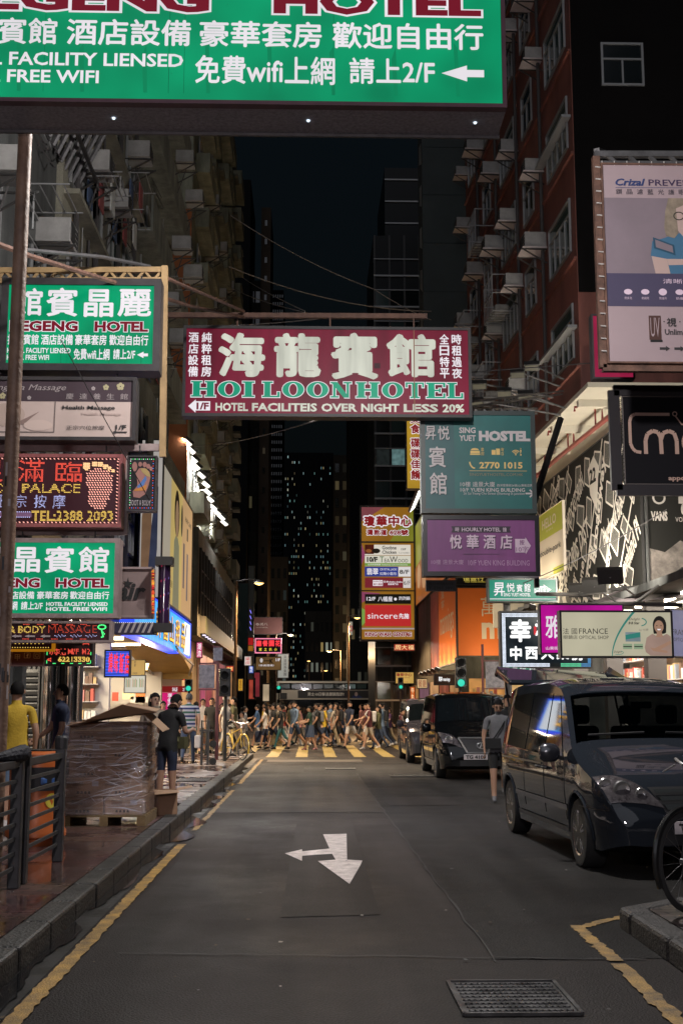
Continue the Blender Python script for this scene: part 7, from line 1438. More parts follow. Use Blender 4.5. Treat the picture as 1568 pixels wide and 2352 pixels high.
for x in (-.5, .08, .5): o = MB().box(x - .22, x + .22, 2.35, 2.5, .7, 1.35, SEAT).build('seat', c.t, bevel=.05); MB().box(x - .12, x + .12, 2.37, 2.47, 1.37, 1.58, SEAT).build('headrest', o, bevel=.04)
MB().box(-.8, .8, 1.15, 1.55, .6, 1.12, BLKP).build('dashboard', c.t, bevel=.05); g = MB(); g.tube([V((.42 + .19 * math.cos(a), 1.72 - .05 * math.sin(a), 1.12 + .17 * math.sin(a))) for a in np.linspace(0, 6.283, 25)], .014, BLKP, 6); g.build('steering_wheel', c.t, smooth=True); MB().obox((0, 1.72, 1.58), (.11, 0, 0), (0, .015, 0), (0, 0, .035), BLKP).build('rear_view_mirror', c.t)
c.patch(SD, [(1.42, 1.04), (2.28, 1.04), (2.28, 1.70), (1.98, 1.68)], CGL, 'side_window', both=True); c.patch(SD, [(2.33, 1.04), (3.28, 1.06), (3.28, 1.73), (2.33, 1.71)], CGL, 'side_window', both=True); c.patch(SD, [(3.33, 1.06), (4.72, 1.10), (4.60, 1.70), (3.33, 1.73)], CGL, 'side_window', both=True)
hl = c.patch(T, [(.03, .50), (.42, .985), (.17, .985), (.05, .50)] if 0 else [(.045, .42), (.34, .80), (.40, .99), (.10, .985)], LENS, 'headlight', .012, 12, 8); hl2 = c.patch(T, [(.045, -.42), (.34, -.80), (.40, -.99), (.10, -.985)], LENS, 'headlight', .012, 12, 8)
for sg in (-1, 1):
    for (yy, ff, r_) in ((.17, .80, .085), (.13, .62, .05), (.25, .93, .06)):
        q = c.top(yy, sg * ff); g = MB().lathe([(r_, -.012), (r_ * .85, -.024), (r_ * .4, -.01), (0, -.008)], (q.x, q.y - .006, q.z), CHROME, axis='Y', n=18); g.build('reflector', hl if sg > 0 else hl2, smooth=True)
c.patch(T, [(.012, -.42), (.012, .42), (.165, .52), (.165, -.52)], BLKP, 'grille', .008)
for k in range(3): y = .035 + k * .04; c.patch(T, [(y, -.40 - .03 * k), (y, .40 + .03 * k), (y + .022, .42 + .03 * k), (y + .022, -.42 - .03 * k)], CHROME if k == 9 else mat('grille_slat', (.10, .11, .11), rough=.25, metal=.7), 'grille_slat', .030, 10, 2)
g = MB().box(-.42, .42, -.012, -.004, .30, .44, BLKP); g.build('lower_intake', c.t); c.plate('T', .45) if 0 else c.plate('TK 2716', .40)
c.seams((1.35, 2.30, 3.36), .42, 1.05); c.trim(1.25, 3.85, .52, .055, mat('van_rub_strip', (.05, .055, .08), rough=.25, metal=.3, coat=.5), 'rub_strip'); c.trim(1.3, 3.8, .30, .05, CHROME if 0 else mat('sill_trim', (.07, .065, .065), rough=.3, metal=.5), 'sill')
c.trim(2.4, 4.75, .93, .022, BLKP, 'slide_rail'); c.trim(.1, .75, .60, .012, BLKP, 'bumper_seam'); c.mirror(1.42, 1.04, mat('mirror_shell', (.05, .05, .06), rough=.2, metal=.3, coat=1))
g = MB()
for y in (2.16, 2.46):
    for sg in (-1, 1): g.tube([(sg * .96, y - .1, .90), (sg * .985, y - .05, .905), (sg * .985, y + .05, .905), (sg * .96, y + .1, .90)], .016, BLKP, 6)
g.build('door_handle', c.t)
g = MB(); q = [c.top(1.22, f) + V((0, -.02, .02)) for f in (-.7, -.1, .15, .8)]; g.tube(q[:2], .012, BLKP, 5); g.tube(q[2:], .012, BLKP, 5); g.build('wiper', c.t)
g = MB().prism([(-.83, 4.75, 1.84), (.83, 4.75, 1.84), (.80, 5.75, 2.02), (.80, 5.95, 1.97), (-.80, 5.95, 1.97), (-.80, 5.75, 2.02)], (0, 0, .07), PAINT_G); tg = g.build('tailgate', c.t, bevel=.03); MB().prism([(-.7, 4.95, 1.862), (.7, 4.95, 1.862), (.7, 5.6, 1.98), (-.7, 5.6, 1.98)], (0, 0, -.01), CGL).build('rear_window', tg)
g = MB(); [g.tube([(sg * .74, 5.0, 1.2), (sg * .74, 5.45, 1.93)], .014, BLKP, 5) for sg in (-1, 1)]; g.build('gas_strut', tg)
HP = [(0, .50), (.03, .60), (.09, .76), (.17, .88), (.3, .97), (.6, 1.06), (1.05, 1.17), (1.15, 1.22), (1.95, 1.80), (2.2, 1.88), (2.9, 1.93), (4.6, 1.90), (5.0, 1.84), (5.12, 1.75)]
c = Car('black passenger van with an oval badge on its grille, middle of the parked row', 'van', (3.80, 27.25, 0), 1.92, 1.93, 5.12, HP, (.95, 4.15), .34, PAINT_K, tum=.16)
T, SD = c.top, c.side
c.patch(T, [(1.22, -.94), (1.22, .94), (1.92, .90), (1.92, -.90)], CGL, 'windscreen'); c.patch(SD, [(1.5, 1.05), (2.4, 1.05), (2.4, 1.72), (2.1, 1.70)], CGL, 'side_window', both=True); c.patch(SD, [(2.46, 1.06), (4.8, 1.10), (4.7, 1.72), (2.46, 1.74)], CGL, 'side_window', both=True)
for sg in (1, -1):
    o = c.patch(T, [(.06, sg * .55), (.32, sg * .72), (.62, sg * .97), (.16, sg * .985)], LENS, 'headlight', .012); q = c.top(.2, sg * .82); MB().lathe([(.08, -.01), (.07, -.03), (0, -.014)], (q.x, q.y, q.z), CHROME, axis='Y', n=16).build('reflector', o, smooth=True)
gr = c.patch(T, [(.012, -.46), (.012, .46), (.20, .56), (.20, -.56)], BLKP, 'grille', .008); g = MB(); qs = [c.top(*u) + V((0, -.02, .006)) for u in ((.022, -.45), (.022, .45), (.205, .58), (.205, -.58), (.022, -.45))]
for a, b in zip(qs[:-1], qs[1:]): g.tube([a, (a + b) / 2 + V((0, -.012, 0)), b], .02, CHROME, 6)
g.build('grille_frame', gr, smooth=True); g = MB(); q = c.top(.085, 0) + V((0, -.05, 0)); g.tube([q + V((.12 * math.cos(t), 0, .062 * math.sin(t))) for t in np.linspace(0, 2 * math.pi, 25)], .014, CHROME, 6)
for x in (-.038, .038): g.tube([q + V((x - .018, 0, -.05)), q + V((x + .018, 0, .05))], .014, CHROME, 6)
g.tube([q + V((-.04, 0, -.015)), q + V((.04, 0, .015))], .009, CHROME, 6); g.build('badge', gr, smooth=True)
MB().box(-.5, .5, -.012, -.004, .30, .42, BLKP).build('lower_intake', c.t); c.plate('TG 4109', .435, -.16); c.seams((1.42, 2.43, 3.9), .42, 1.05); c.mirror(1.5, 1.05, PAINT_K); c.trim(1.3, 3.7, .32, .05, mat('sill_chrome', (.3, .29, .26), rough=.25, metal=.8), 'sill')
MP = [(0, .50), (.03, .62), (.08, .78), (.16, .90), (.35, 1.0), (.8, 1.12), (.95, 1.18), (1.75, 1.70), (2.1, 1.80), (2.8, 1.85), (4.3, 1.82), (4.7, 1.70), (4.85, 1.5)]
c = Car('grey people carrier parked farthest along, just before the crossing', 'car', (3.72, 35.0, 0), 1.83, 1.85, 4.85, MP, (.92, 3.87), .33, PAINT_M, name='parked_car')
T, SD = c.top, c.side
c.patch(T, [(1.0, -.94), (1.0, .94), (1.72, .9), (1.72, -.9)], CGL, 'windscreen'); c.patch(SD, [(1.3, 1.05), (2.2, 1.05), (2.2, 1.62), (1.95, 1.60)], CGL, 'side_window', both=True); c.patch(SD, [(2.25, 1.05), (4.4, 1.1), (4.2, 1.6), (2.25, 1.64)], CGL, 'side_window', both=True)
for sg in (1, -1): c.patch(T, [(.09, sg * .55), (.20, sg * .6), (.5, sg * .98), (.22, sg * .985)], LENS, 'headlight', .012)
c.patch(T, [(.012, -.5), (.012, .5), (.09, .5), (.09, -.5)], BLKP, 'grille', .008); g = MB(); [g.box(sg * .66 - .08, sg * .66 + .08, -.01, .08, .3, .55, BLKP) for sg in (-1, 1)]; g.build('fog_lamp_pod', c.t); c.plate('', .4); c.mirror(1.3, 1.05, PAINT_M); c.seams((1.2, 2.22, 3.3), .42, 1.05)
# ---------------- double-deck bus across the end of the street ----------------
BUSC = mat('bus_champagne', (.46, .41, .34), rough=.35, metal=.1, coat=.4); Yb = 115
bl, br_, bt = at(634, 1600, Yb).x, at(877, 1600, Yb).x, at(700, 1564, Yb).z; b = thing('double_deck_bus', 'champagne double-deck bus with a long black advert crossing the end of the street', 'bus', ((bl + br_) / 2, Yb, 0)); hw = (br_ - bl) / 2
MB().box(-hw, hw, 0, 2.5, .3, bt, BUSC).build('body', b, bevel=.15); p = Panel((-hw + .3, -.02, bt - .80), (1, 0, 0), (0, 0, 1), 2 * hw - .6, .60, (0, 0, 100, 12))
dk = MB().poly([p.pt(0, 12), p.pt(100, 12), p.pt(100, 0), p.pt(0, 0)], CGL).build('upper_windows', b, recalc=False); WB = glow('#56625f', .7, .5, 2, False)
for k in range(9): p.rect((1 + k * 11, 2, 10.5 + k * 11, 10), [WB, GLASSD, GLASSG][(k * 2) % 3] if k > 4 else GLASSG, .01, 'pane')
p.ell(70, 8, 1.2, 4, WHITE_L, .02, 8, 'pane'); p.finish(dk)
p = Panel((-hw + 2.0, -.03, bt - 1.55), (1, 0, 0), (0, 0, 1), 2 * hw - 2.3, .68, (0, 0, 100, 12)); ad = MB().poly([p.pt(0, 12), p.pt(100, 12), p.pt(100, 0), p.pt(0, 0)], P_TXT).build('advert_panel', b, recalc=False)
p.text('男士10日擊退腰腩脂肪!', (12, 3, 57, 9), mat('print_bus_white', (.7, .66, .6), rough=.5), .03); p.ell(72, 6, 2, 3.5, FS, .012, 10, 'portrait'); p.poly([(66, 12), (69, 8), (76, 8), (80, 12)], NVY, .011, 'portrait'); p.finish(ad)
MB().poly([(-hw + .1, -.02, .5), (hw - .1, -.02, .5), (hw - .1, -.02, 2.3), (-hw + .1, -.02, 2.3)], CGL).build('lower_windows', b, recalc=False); MB().box(-hw + .35, -hw + 1.0, -.04, -.01, 2.35, 2.9, P_TXT).build('engine_vent', b)
for x in (-hw + 2.6, hw - 2.2): MB().lathe([(0, -.05), (.5, -.05), (.5, .3)], (x, 0, .5), RUB, axis='Y', n=20).build('wheel', b, smooth=True)
# ---------------- bicycles ----------------
def bicycle(label, loc, rz, col, lean=0.0, basket=False, r=.33, steer=.0, guard=False):
    t = thing('bicycle', label, 'bicycle', loc, rz); t.rotation_euler = (0, lean, rz); FR = mat('bike_' + label.split()[0], col, rough=.3, coat=.5)
    for y in (-.53, .53):
        o = MB().lathe([(r - .02, -.018), (r, -.012), (r + .012, 0), (r, .012), (r - .02, .018)], (0, y, r + .01), RUB, axis='X', n=40, closed=True).build('wheel', t, smooth=True)
        g = MB().lathe([(r - .032, -.012), (r - .02, -.012), (r - .02, .012), (r - .032, .012)], (0, y, r + .01), STEEL, axis='X', n=32, closed=True); g.lathe([(.025, -.05), (.025, .05)], (0, y, r + .01), STEEL, axis='X', n=10)
        for k in range(18): a = 2 * math.pi * k / 18; g.tube([(.03 * (1 if k % 2 else -1), y, r + .01), (0, y + (r - .03) * math.cos(a), r + .01 + (r - .03) * math.sin(a))], .0018, STEEL, 4, cap=False)
        g.build('spokes', o)
        if guard: 
            g = MB(); pts = [(0, y + (r + .03) * math.cos(R(a)), r + .01 + (r + .03) * math.sin(R(a))) for a in (range(20, 205, 8) if y < 0 else range(-20, 165, 8))]; g.tube(pts, .022, FR, 8); g.build('mudguard', t, smooth=True)
    g = MB(); bb, sc, hd, hd2 = (0, .1, .30), (0, .28, .82), (0, -.33, .86), (0, -.37, .72)
    for a, b_, w_ in ((bb, sc, .018), (bb, hd2, .02), ((0, .24, .72), hd, .016), (bb, (.05, .53, r), .010), (bb, (-.05, .53, r), .010), ((0, .26, .76), (.05, .53, r), .009), ((0, .26, .76), (-.05, .53, r), .009), (hd, hd2, .02)): g.tube([a, b_], w_, FR, 8)
    for x in (.045, -.045): g.tube([hd2, (x, -.42, .62), (x, -.53, r + .01)], .012, FR, 6)
    g.build('frame', t, smooth=True)
    g = MB().tube([hd, (0, -.31, .99)], .014, CHROME, 8); hb = [(-.29, -.12, 1.02), (-.25, -.22, 1.04), (-.12, -.32, 1.0), (0, -.31, .99), (.12, -.32, 1.0), (.25, -.22, 1.04), (.29, -.12, 1.02)]; g.tube(hb, .012, CHROME, 8); g.build('handlebar', t, smooth=True)
    g = MB(); g.tube([hb[0], hb[1]], .018, BLKP, 8); g.tube([hb[-1], hb[-2]], .018, BLKP, 8); g.build('grip', t, smooth=True); g = MB(); g.tube([(-.2, -.3, 1.0), (-.3, -.32, .95)], .006, CHROME, 5); g.tube([(.2, -.3, 1.0), (.3, -.32, .95)], .006, CHROME, 5); g.tube([(0, -.33, .95), (0, -.44, .9), (.03, -.44, .86)], .004, BLKP, 5); g.build('brake_lever', t)
    g = MB().tube([(0, .12, .87), (0, .22, .885), (0, .36, .89), (0, .40, .88)], [.02, .045, .085, .06], BLKP, 10); o = g.build('saddle', t, smooth=True); o.scale = (1, 1, 1)
    g = MB().lathe([(.09, .035), (.09, .045), (0, .045)], (0, .1, .30), BLKP, axis='X', n=16); g.tube([(.05, .1, .30), (.07, .02, .16)], .009, STEEL, 6); g.tube([(-.05, .1, .30), (-.07, .18, .44)], .009, STEEL, 6); g.box(.06, .15, -.02, .06, .15, .17, BLKP); g.box(-.15, -.06, .14, .22, .43, .45, BLKP); g.build('pedal_crank', t)
    if basket:
        g = MB(); 
        for k in range(7): x = -.15 + .05 * k; g.tube([(x, -.66, .95), (x * .8, -.62, .74), (x * .8, -.42, .74)], .004, BLKP, 4)
        for z in (.74, .85, .95): g.tube([(-.16, -.40, z), (-.16, -.66, z), (.16, -.66, z), (.16, -.40, z)], .005, BLKP, 4)
        g.build('basket', t)
    return t
bicycle('yellow hire bicycle with black tyres parked at the left kerb by the crossing', (-2.02, 34.6, .14), R(28), (.62, .40, .03), .06, True, guard=True)
bicycle('black bicycle standing on the near right pavement corner, half out of the picture', (3.07, 9.12, .15), R(-52), (.012, .012, .012), -.05, guard=True)
t = thing('hand_trolley', 'folded dark hand trolley leaning on the left maroon post', 'trolley', (-2.5, 31.4, .14)); g = MB(); [g.bar((x, 0, .1), (x, .1, 1.1), .035, .035, ALU_D) for x in (-.16, .02)]; [g.bar((-.16, .02 + z * .09, z), (.02, .02 + z * .09, z), .025, .025, ALU_D) for z in (.2, .5, .8, 1.08)]; g.build('frame', t)
for z in (.09, .52): MB().lathe([(.0, -.02), (.04, -.02), (.09, -.02), (.09, .02), (0, .02)], (.14, -.05, z), RUB, axis='Y', n=16).build('wheel', t, smooth=True); 
g = MB(); [g.box(-2.72 + k * .16, -2.66 + k * .16, 31.9, 31.98, .14, .955, RAIL) for k in range(2)]; g.bar((-2.75, 31.94, .98), (-2.4, 31.94, .98), .05, .05, RAIL); tag(g.build('street_barrier'), 'short dark barrier on the left pavement near the trolley', 'barrier')
# ---------------- people ----------------
SKINS = [mat(f'skin_{i}', c, rough=.55) for i, c in enumerate([(.42, .24, .16), (.36, .20, .13), (.48, .29, .20)])]
HAIRM = mat('hair_black', (.010, .009, .009), rough=.8, spec=.15); HAIRG = mat('hair_grey', (.05, .048, .047), rough=.6); EYE = mat('eye_dark', (.01, .008, .008), rough=.3); LIP = mat('lip', (.22, .09, .075), rough=.5)
CL = {}
for nme, c in dict(black=(.012, .012, .013), white=(.58, .54, .52), navy=(.02, .028, .06), blue=(.045, .10, .22), sky=(.13, .19, .28), grey=(.16, .16, .17), maroon=(.11, .025, .03), red=(.30, .04, .04), green=(.02, .055, .035), olive=(.09, .085, .035), khaki=(.28, .22, .14), denim=(.04, .06, .11), yellow=(.55, .36, .03), beige=(.38, .32, .25), pink=(.42, .2, .2), teal=(.03, .12, .13), brown=(.10, .06, .04), purple=(.08, .03, .09)).items(): CL[nme] = mat('cloth_' + nme, c, rough=.85, noise=.25, scale=6, bump=.25, bscale=45)
def stripes():
    m = mat('cloth_striped', (.5, .5, .5), rough=.85); nt = m.node_tree; tc = nt.nodes.new('ShaderNodeTexCoord'); sx = nt.nodes.new('ShaderNodeSeparateXYZ'); mu = nt.nodes.new('ShaderNodeMath'); mu.operation = 'MULTIPLY'; mu.inputs[1].default_value = 5.3; fr = nt.nodes.new('ShaderNodeMath'); fr.operation = 'FRACT'; r = nt.nodes.new('ShaderNodeValToRGB'); r.color_ramp.interpolation = 'CONSTANT'
    for pos, col in ((0, (.40, .40, .46, 1)), (.25, (.02, .03, .12, 1)), (.5, (.40, .40, .46, 1)), (.75, (.03, .10, .07, 1))): e = r.color_ramp.elements.new(pos); e.color = col
    r.color_ramp.elements.remove(r.color_ramp.elements[0]); r.color_ramp.elements.remove(r.color_ramp.elements[-1]) if len(r.color_ramp.elements) > 4 else None
    L = nt.links.new; L(tc.outputs['Object'], sx.inputs[0]); L(sx.outputs[2], mu.inputs[0]); L(mu.outputs[0], fr.inputs[0]); L(fr.outputs[0], r.inputs[0]); L(r.outputs[0], nt.nodes['Principled BSDF'].inputs['Base Color']); return m
CL['striped'] = stripes()
def rx(v, a): return V((v.x, v.y * math.cos(a) - v.z * math.sin(a), v.y * math.sin(a) + v.z * math.cos(a)))
def person(label, loc, rz, shirt='black', bottom='denim', shorts=False, sleeves=True, skirt=False, hair='short', h=1.70, wide=1.0, legs=(.35, -.3), knees=(.1, .35), arms=(-.3, .3), elbows=(.35, .35), lean=.03, tilt=.0, turn=.0, skin=0, shoes='black', pack=None, bag=None, cap=None, group='people crossing at the end of the street', hairm=None, strap=None, phone=False):
    """faces -Y; legs/arms: swing forward (+) in radians for left, right; knees/elbows: bend"""
    t = thing('person', label, 'person', loc, rz, group); k = h / 1.70; sk = SKINS[skin]
    P, E, RD = [], [], []
    def v(p, r_, par=None): P.append(V(p)); RD.append(r_); (E.append((par, len(P) - 1)) if par is not None else None); return len(P) - 1
    lz = .86; lo = min(lz - .82, 0); w_ = wide
    def leg(s, a, kn):
        hip = V((s * .085 * w_, 0, .89)); th = rx(V((0, 0, -.41)), -a); sh = rx(V((0, 0, -.40)), -a + kn); kp = hip + th; ap = kp + sh; ft = rx(V((0, -.15, -.045)), -a * .3 + kn * .5); return hip, kp, ap, ap + ft, ap + V((0, .05, -.05))
    LG = [leg(-1, legs[0], knees[0]), leg(1, legs[1], knees[1])]; low = min(min(q[3].z, q[2].z - .06) for q in LG) - .022; D = V((0, 0, -low))
    up = lambda p: rx(V((p[0], p[1], p[2] - .92)), lean) + V((0, 0, .92))
    pel = v(V((0, 0, .93)) + D, (.165 * w_, .125)); wa = v(up((0, 0, 1.06)) + D, (.14 * w_, .105), pel); ch = v(up((0, 0, 1.24)) + D, (.160 * w_, .115), wa); uc = v(up((0, .0, 1.37)) + D, (.12 * w_, .085), ch); nk = v(up((0, .005, 1.455)) + D, (.055, .055), uc)
    hd0 = up((0, 0, 1.47)); ht = lambda p: (Matrix.Rotation(turn, 3, 'Z') @ rx(V(p), tilt) + hd0) + D
    jw = v(ht((0, -.02, .065)), (.062, .070), nk); sk1 = v(ht((0, -.005, .14)), (.076, .092), jw); v(ht((0, .005, .20)), (.060, .072), sk1)
    bones = []; HANDS = []
    for i, s in enumerate((-1, 1)):
        hip, kp, ap, toe, heel = [q + D for q in LG[i]]
        a = v(hip, (.092 * w_, .095), pel); b = v(hip.lerp(kp, .5), (.080, .085), a); c = v(kp, (.058, .060) if not shorts else (.060, .062), b); cf = v(kp.lerp(ap, .35), (.052, .056), c); d = v(ap, (.036, .040), cf); e = v(toe, (.036, .026), d); v(heel, (.03, .024), d)
        sh = up((s * .165 * w_, 0, 1.385)); ua = rx(V((s * .06, 0, -.275)), -arms[i] + lean * .5); el = sh + ua; fa = rx(V((s * .0 - s * .04 * elbows[i], 0, -.245)), -arms[i] - elbows[i]); wr = el + fa; S_ = v(sh + D, (.066, .062), uc); U_ = v((sh + ua * .5) + D, (.050, .050), S_); L_ = v(el + D, (.040, .040), U_); W_ = v(wr + D, (.027, .024), L_); fd = fa.normalized(); pm = wr + fd * .07; v(pm + D, (.034, .016), W_)
        HANDS.append((wr + D, fd, s)); bones += [('arm', sh + D, el + D), ('fore', el + D, wr + fd * .1 + D), ('thigh', hip, kp), ('shin', kp, ap), ('foot', ap + V((0, 0, -.035)), toe), ('foot', ap + V((0, .03, -.045)), heel)]
    bones += [('torso', P[pel] + V((0, 0, .05)), P[uc]), ('head', P[nk] + V((0, 0, .01)), P[sk1] + V((0, 0, .06))), ('hips', P[pel] - V((0, 0, .08)), P[pel] + V((0, 0, .0)))]
    me = bpy.data.meshes.new('body'); me.from_pydata([p * k for p in P], E, []); ob = bpy.data.objects.new('body', me); COL.objects.link(ob)
    sm_ = ob.modifiers.new('s', 'SKIN'); sm_.use_smooth_shade = True; sub = ob.modifiers.new('u', 'SUBSURF'); sub.levels = 2; sub.render_levels = 2
    for i, sv in enumerate(me.skin_vertices[0].data): sv.radius = (RD[i][0] * k, RD[i][1] * k); sv.use_root = (i == 0)
    bm_me = bpy.data.meshes.new_from_object(ob.evaluated_get(_dg(ob))); bpy.data.objects.remove(ob)
    A = np.array([q[1] for q in bones]) * k; Bv = np.array([q[2] for q in bones]) * k; kinds = [q[0] for q in bones]
    mats = [sk, CL[shirt], CL[bottom], CL[shoes]]
    for m in mats: bm_me.materials.append(m)
    C_ = np.array([p.center for p in bm_me.polygons]); AB = Bv - A; tt = np.clip(((C_[:, None] - A[None]) * AB[None]).sum(2) / (AB * AB).sum(1)[None], 0, 1); dist = np.linalg.norm(C_[:, None] - A[None] - tt[..., None] * AB[None], axis=2)
    for kd, ext in (('torso', .09), ('hips', .09), ('thigh', .03)):
        for j, q in enumerate(kinds):
            if q == kd: dist[:, j] -= ext * k
    bi = dist.argmin(1); mi = []
    for f in range(len(C_)):
        kd, u = kinds[bi[f]], tt[f, bi[f]]
        mi.append({'torso': 1, 'head': 0, 'hips': 2, 'arm': 1 if (not sleeves or u < .62) else 0, 'fore': 0 if sleeves else (1 if u < .66 else 0), 'thigh': 0 if skirt or (shorts and u > .84) else 2, 'shin': (0 if (shorts or skirt) and u > .08 else (2 if not skirt else 0)) if u < .93 else 3, 'foot': 3}[kd])
    top = np.array(P[pel]) * k
    for f in range(len(C_)):
        if mi[f] == 2 and kinds[bi[f]] != 'shin' and C_[f][2] > top[2] - (.02 if skirt else .09): mi[f] = 1
    bm_me.polygons.foreach_set('material_index', mi); bm_me.polygons.foreach_set('use_smooth', [True] * len(mi))
    # fingers grown from the palm, part of the same body mesh
    fg = MB()
    for wr, fd, s in HANDS:
        sd = V((0, -1, 0)); sd = (sd - fd * sd.dot(fd)).normalized(); nn = fd.cross(sd) * (1 if s > 0 else -1); base = wr + fd * .075
        for j, ln in enumerate((.062, .072, .068, .052)): o = base + sd * (.026 - .017 * j) ; fg.tube([(o - fd * .02) * k, (o + fd * ln * .5) * k, (o + fd * ln * .85 - nn * .022) * k, (o + fd * ln * .8 - nn * .045) * k], [.0095, .009, .008, .006], sk, 6)
        o = wr + fd * .035 + sd * .02; fg.tube([o * k, (o + sd * .03 + fd * .03) * k, (o + sd * .034 + fd * .06 - nn * .012) * k], [.012, .010, .007], sk, 6)
    bm = bmesh.new(); bm.from_mesh(bm_me); f0 = [bm.verts.new(q) for q in fg.v]
    for q in fg.f:
        fc = bm.faces.new([f0[i] for i in q]); fc.material_index = 0; fc.smooth = True
    bm.to_mesh(bm_me); bm.free(); body = bpy.data.objects.new('body', bm_me); COL.objects.link(body); body.parent = t
    hc = P[sk1] * k; rot = Matrix.Rotation(turn, 3, 'Z'); FW = lambda p: hc + (rot @ rx(V(p), tilt)) * k
    g = MB()
    for x in (-.03, .03): g.tube([FW((x - .012, -.083, .0)), FW((x + .012, -.083, .0))], .007 * k, EYE, 6); g.tube([FW((x - .018, -.086, .022)), FW((x + .018, -.086, .022))], .005 * k, HAIRM, 5)
    g.tube([FW((0, -.085, .01)), FW((0, -.105, -.03)), FW((0, -.085, -.035))], [.007 * k, .012 * k, .006 * k], sk, 6); g.tube([FW((-.02, -.080, -.062)), FW((.02, -.080, -.062))], .006 * k, LIP, 5)
    for x in (-.078, .078): g.tube([FW((x, .0, .015)), FW((x * 1.08, .008, -.005)), FW((x, .003, -.03))], .011 * k, sk, 6)
    g.build('face', t, smooth=True, recalc=False)
    hm = hairm or HAIRM; g = MB(); n = 14; rows = 7; vs = []
    for i in range(rows + 1):
        ph = math.pi / 2 * (1 - i / rows * 1.35)
        for j in range(n):
            th = 2 * math.pi * j / n; front_ = max(0, -math.sin(th)); z = math.sin(ph) * .108
            if z < .055 and front_ > .35: z = .055 - .001 * i
            vs.append(FW((math.cos(ph) * .083 * math.cos(th), .010 + math.cos(ph) * (.099 if math.sin(th) > 0 else .090) * math.sin(th), z + .012)))
    g.add(vs, [(i * n + j, i * n + (j + 1) % n, (i + 1) * n + (j + 1) % n, (i + 1) * n + j) for i in range(rows) for j in range(n)], hm)
    if hair == 'long': g.tube([FW((0, .03, .08)), FW((0, .06, -.02)), FW((0, .075, -.16)), FW((0, .08, -.30))], [.07 * k, .085 * k, .085 * k, .05 * k], hm, 10)
    if hair == 'tail': g.tube([FW((0, .09, .06)), FW((0, .15, .03)), FW((0, .16, -.12))], [.02 * k, .03 * k, .012 * k], hm, 8)
    g.build('hair', t, smooth=True, recalc=False)
    if cap: g = MB(); g.lathe([(.102 * k, 0), (.10 * k, .05 * k), (.07 * k, .095 * k), (0, .11 * k)], FW((0, 0, .04)), CL[cap], n=16); g.obox(FW((0, -.12, .045)), (.07 * k, 0, 0), (0, .05 * k, 0), (0, 0, .006), CL[cap]); g.build('cap', t, smooth=True)
    if skirt: z0, z1 = P[pel].z * k, (P[pel].z - .40) * k; MB().lathe([(.15 * k, z0 + .06), (.175 * k, z0 - .06), (.20 * k, z1), (.19 * k, z1)], (0, 0, 0), CL[bottom], n=18).build('skirt', t, smooth=True)
    bkp = lambda p: (up(p) + D) * k
    if pack: MB().obox(bkp((0, .18, 1.22)), (.14 * k, 0, 0), (0, .07 * k, 0), (0, 0, .20 * k), CL[pack]).build('backpack', t, bevel=.04); g = MB(); [g.tube([bkp((s * .10, .1, 1.40)), bkp((s * .11, -.04, 1.44)), bkp((s * .115, -.135, 1.3)), bkp((s * .12, -.02, 1.1))], .018 * k, CL[pack], 6) for s in (-1, 1)]; g.build('backpack_strap', t)
    if strap: g = MB(); g.tube([bkp((.16, .0, 1.44)), bkp((.06, -.15, 1.28)), bkp((-.06, -.155, 1.1)), bkp((-.16, -.05, .98))], .014, CL[strap], 6); g.obox(bkp((-.10, -.16, .99)), (.13, 0, 0), (0, .045, 0), (0, 0, .085), CL[strap]); g.build('shoulder_bag', t, bevel=.02)
    if bag:
        col, sz = bag; q = (HANDS[0][0] + HANDS[0][1] * .12) * k; o = MB().obox(q + V((-.0, 0, -sz * .62)), (sz * .22, 0, 0), (0, sz * .5, 0), (0, 0, sz * .5), col).build('carried_bag', t, bevel=.03)
    if phone: q = (HANDS[1][0] + HANDS[1][1] * .12) * k; MB().obox(q, (.035, 0, 0), (0, .03, .05), (0, .006, -.004), P_TXT).build('phone', t)
    return t
_dgc = None
def _dg(ob):
    bpy.context.view_layer.update(); return bpy.context.evaluated_depsgraph_get()
LP_ = 'people on the left pavement'
L_, R_F, CAMF, AWAY = R(-90), R(90), 0.0, R(180)
def stand(px, Y, z=0.0): q = at(px, 1700, Y); return (q.x, Y, z)
W_ = (.3, -.32); K_ = (.08, .4)
# left pavement, nearest first
person('person at the left picture edge in grey looking down at a phone', (-2.98, 11.2, .14), R(120), 'grey', 'navy', elbows=(1.2, 1.5), arms=(.1, .35), legs=(0, 0), knees=(0, 0), tilt=.3, phone=True, group=LP_) if 0 else None
person('person in a yellow t-shirt and pale denim shorts beside the orange bin', stand(36, 14.9, .14), R(195), 'yellow', 'sky', True, legs=(.1, -.1), knees=(.05, .15), skin=1, shoes='white', group=LP_, wide=1.05)
person('man in a dark navy t-shirt walking left behind the orange bin', stand(141, 17.2, .14), R(-70), 'navy', 'black', hair='short', skin=1, wide=1.18, arms=(.35, .1), elbows=(.6, .3), legs=(.2, -.2), group=LP_, h=1.72)
person('man in a loose black top and black shorts bending over his phone by the pallet', stand(384, 18.1, .14), R(150), 'black', 'navy', True, tilt=.6, turn=-.2, lean=.2, arms=(.25, .25), elbows=(1.5, 1.6), legs=(.05, -.05), knees=(0, 0), wide=1.12, h=1.62, phone=True, pack=None, group=LP_, strap='olive')
person('young woman with long dark hair behind the man with the phone', stand(354, 19.6, .14), R(15), 'beige', 'black', hair='long', legs=(.1, -.1), skin=2, h=1.62, group=LP_, turn=.3)
person('man in a blue green and white striped polo walking away with a white bag', stand(433, 31.5, .14), R(178), 'striped', 'denim', legs=(.22, -.28), wide=1.2, h=1.76, hairm=HAIRG, bag=(CL['white'], .32), group=LP_)
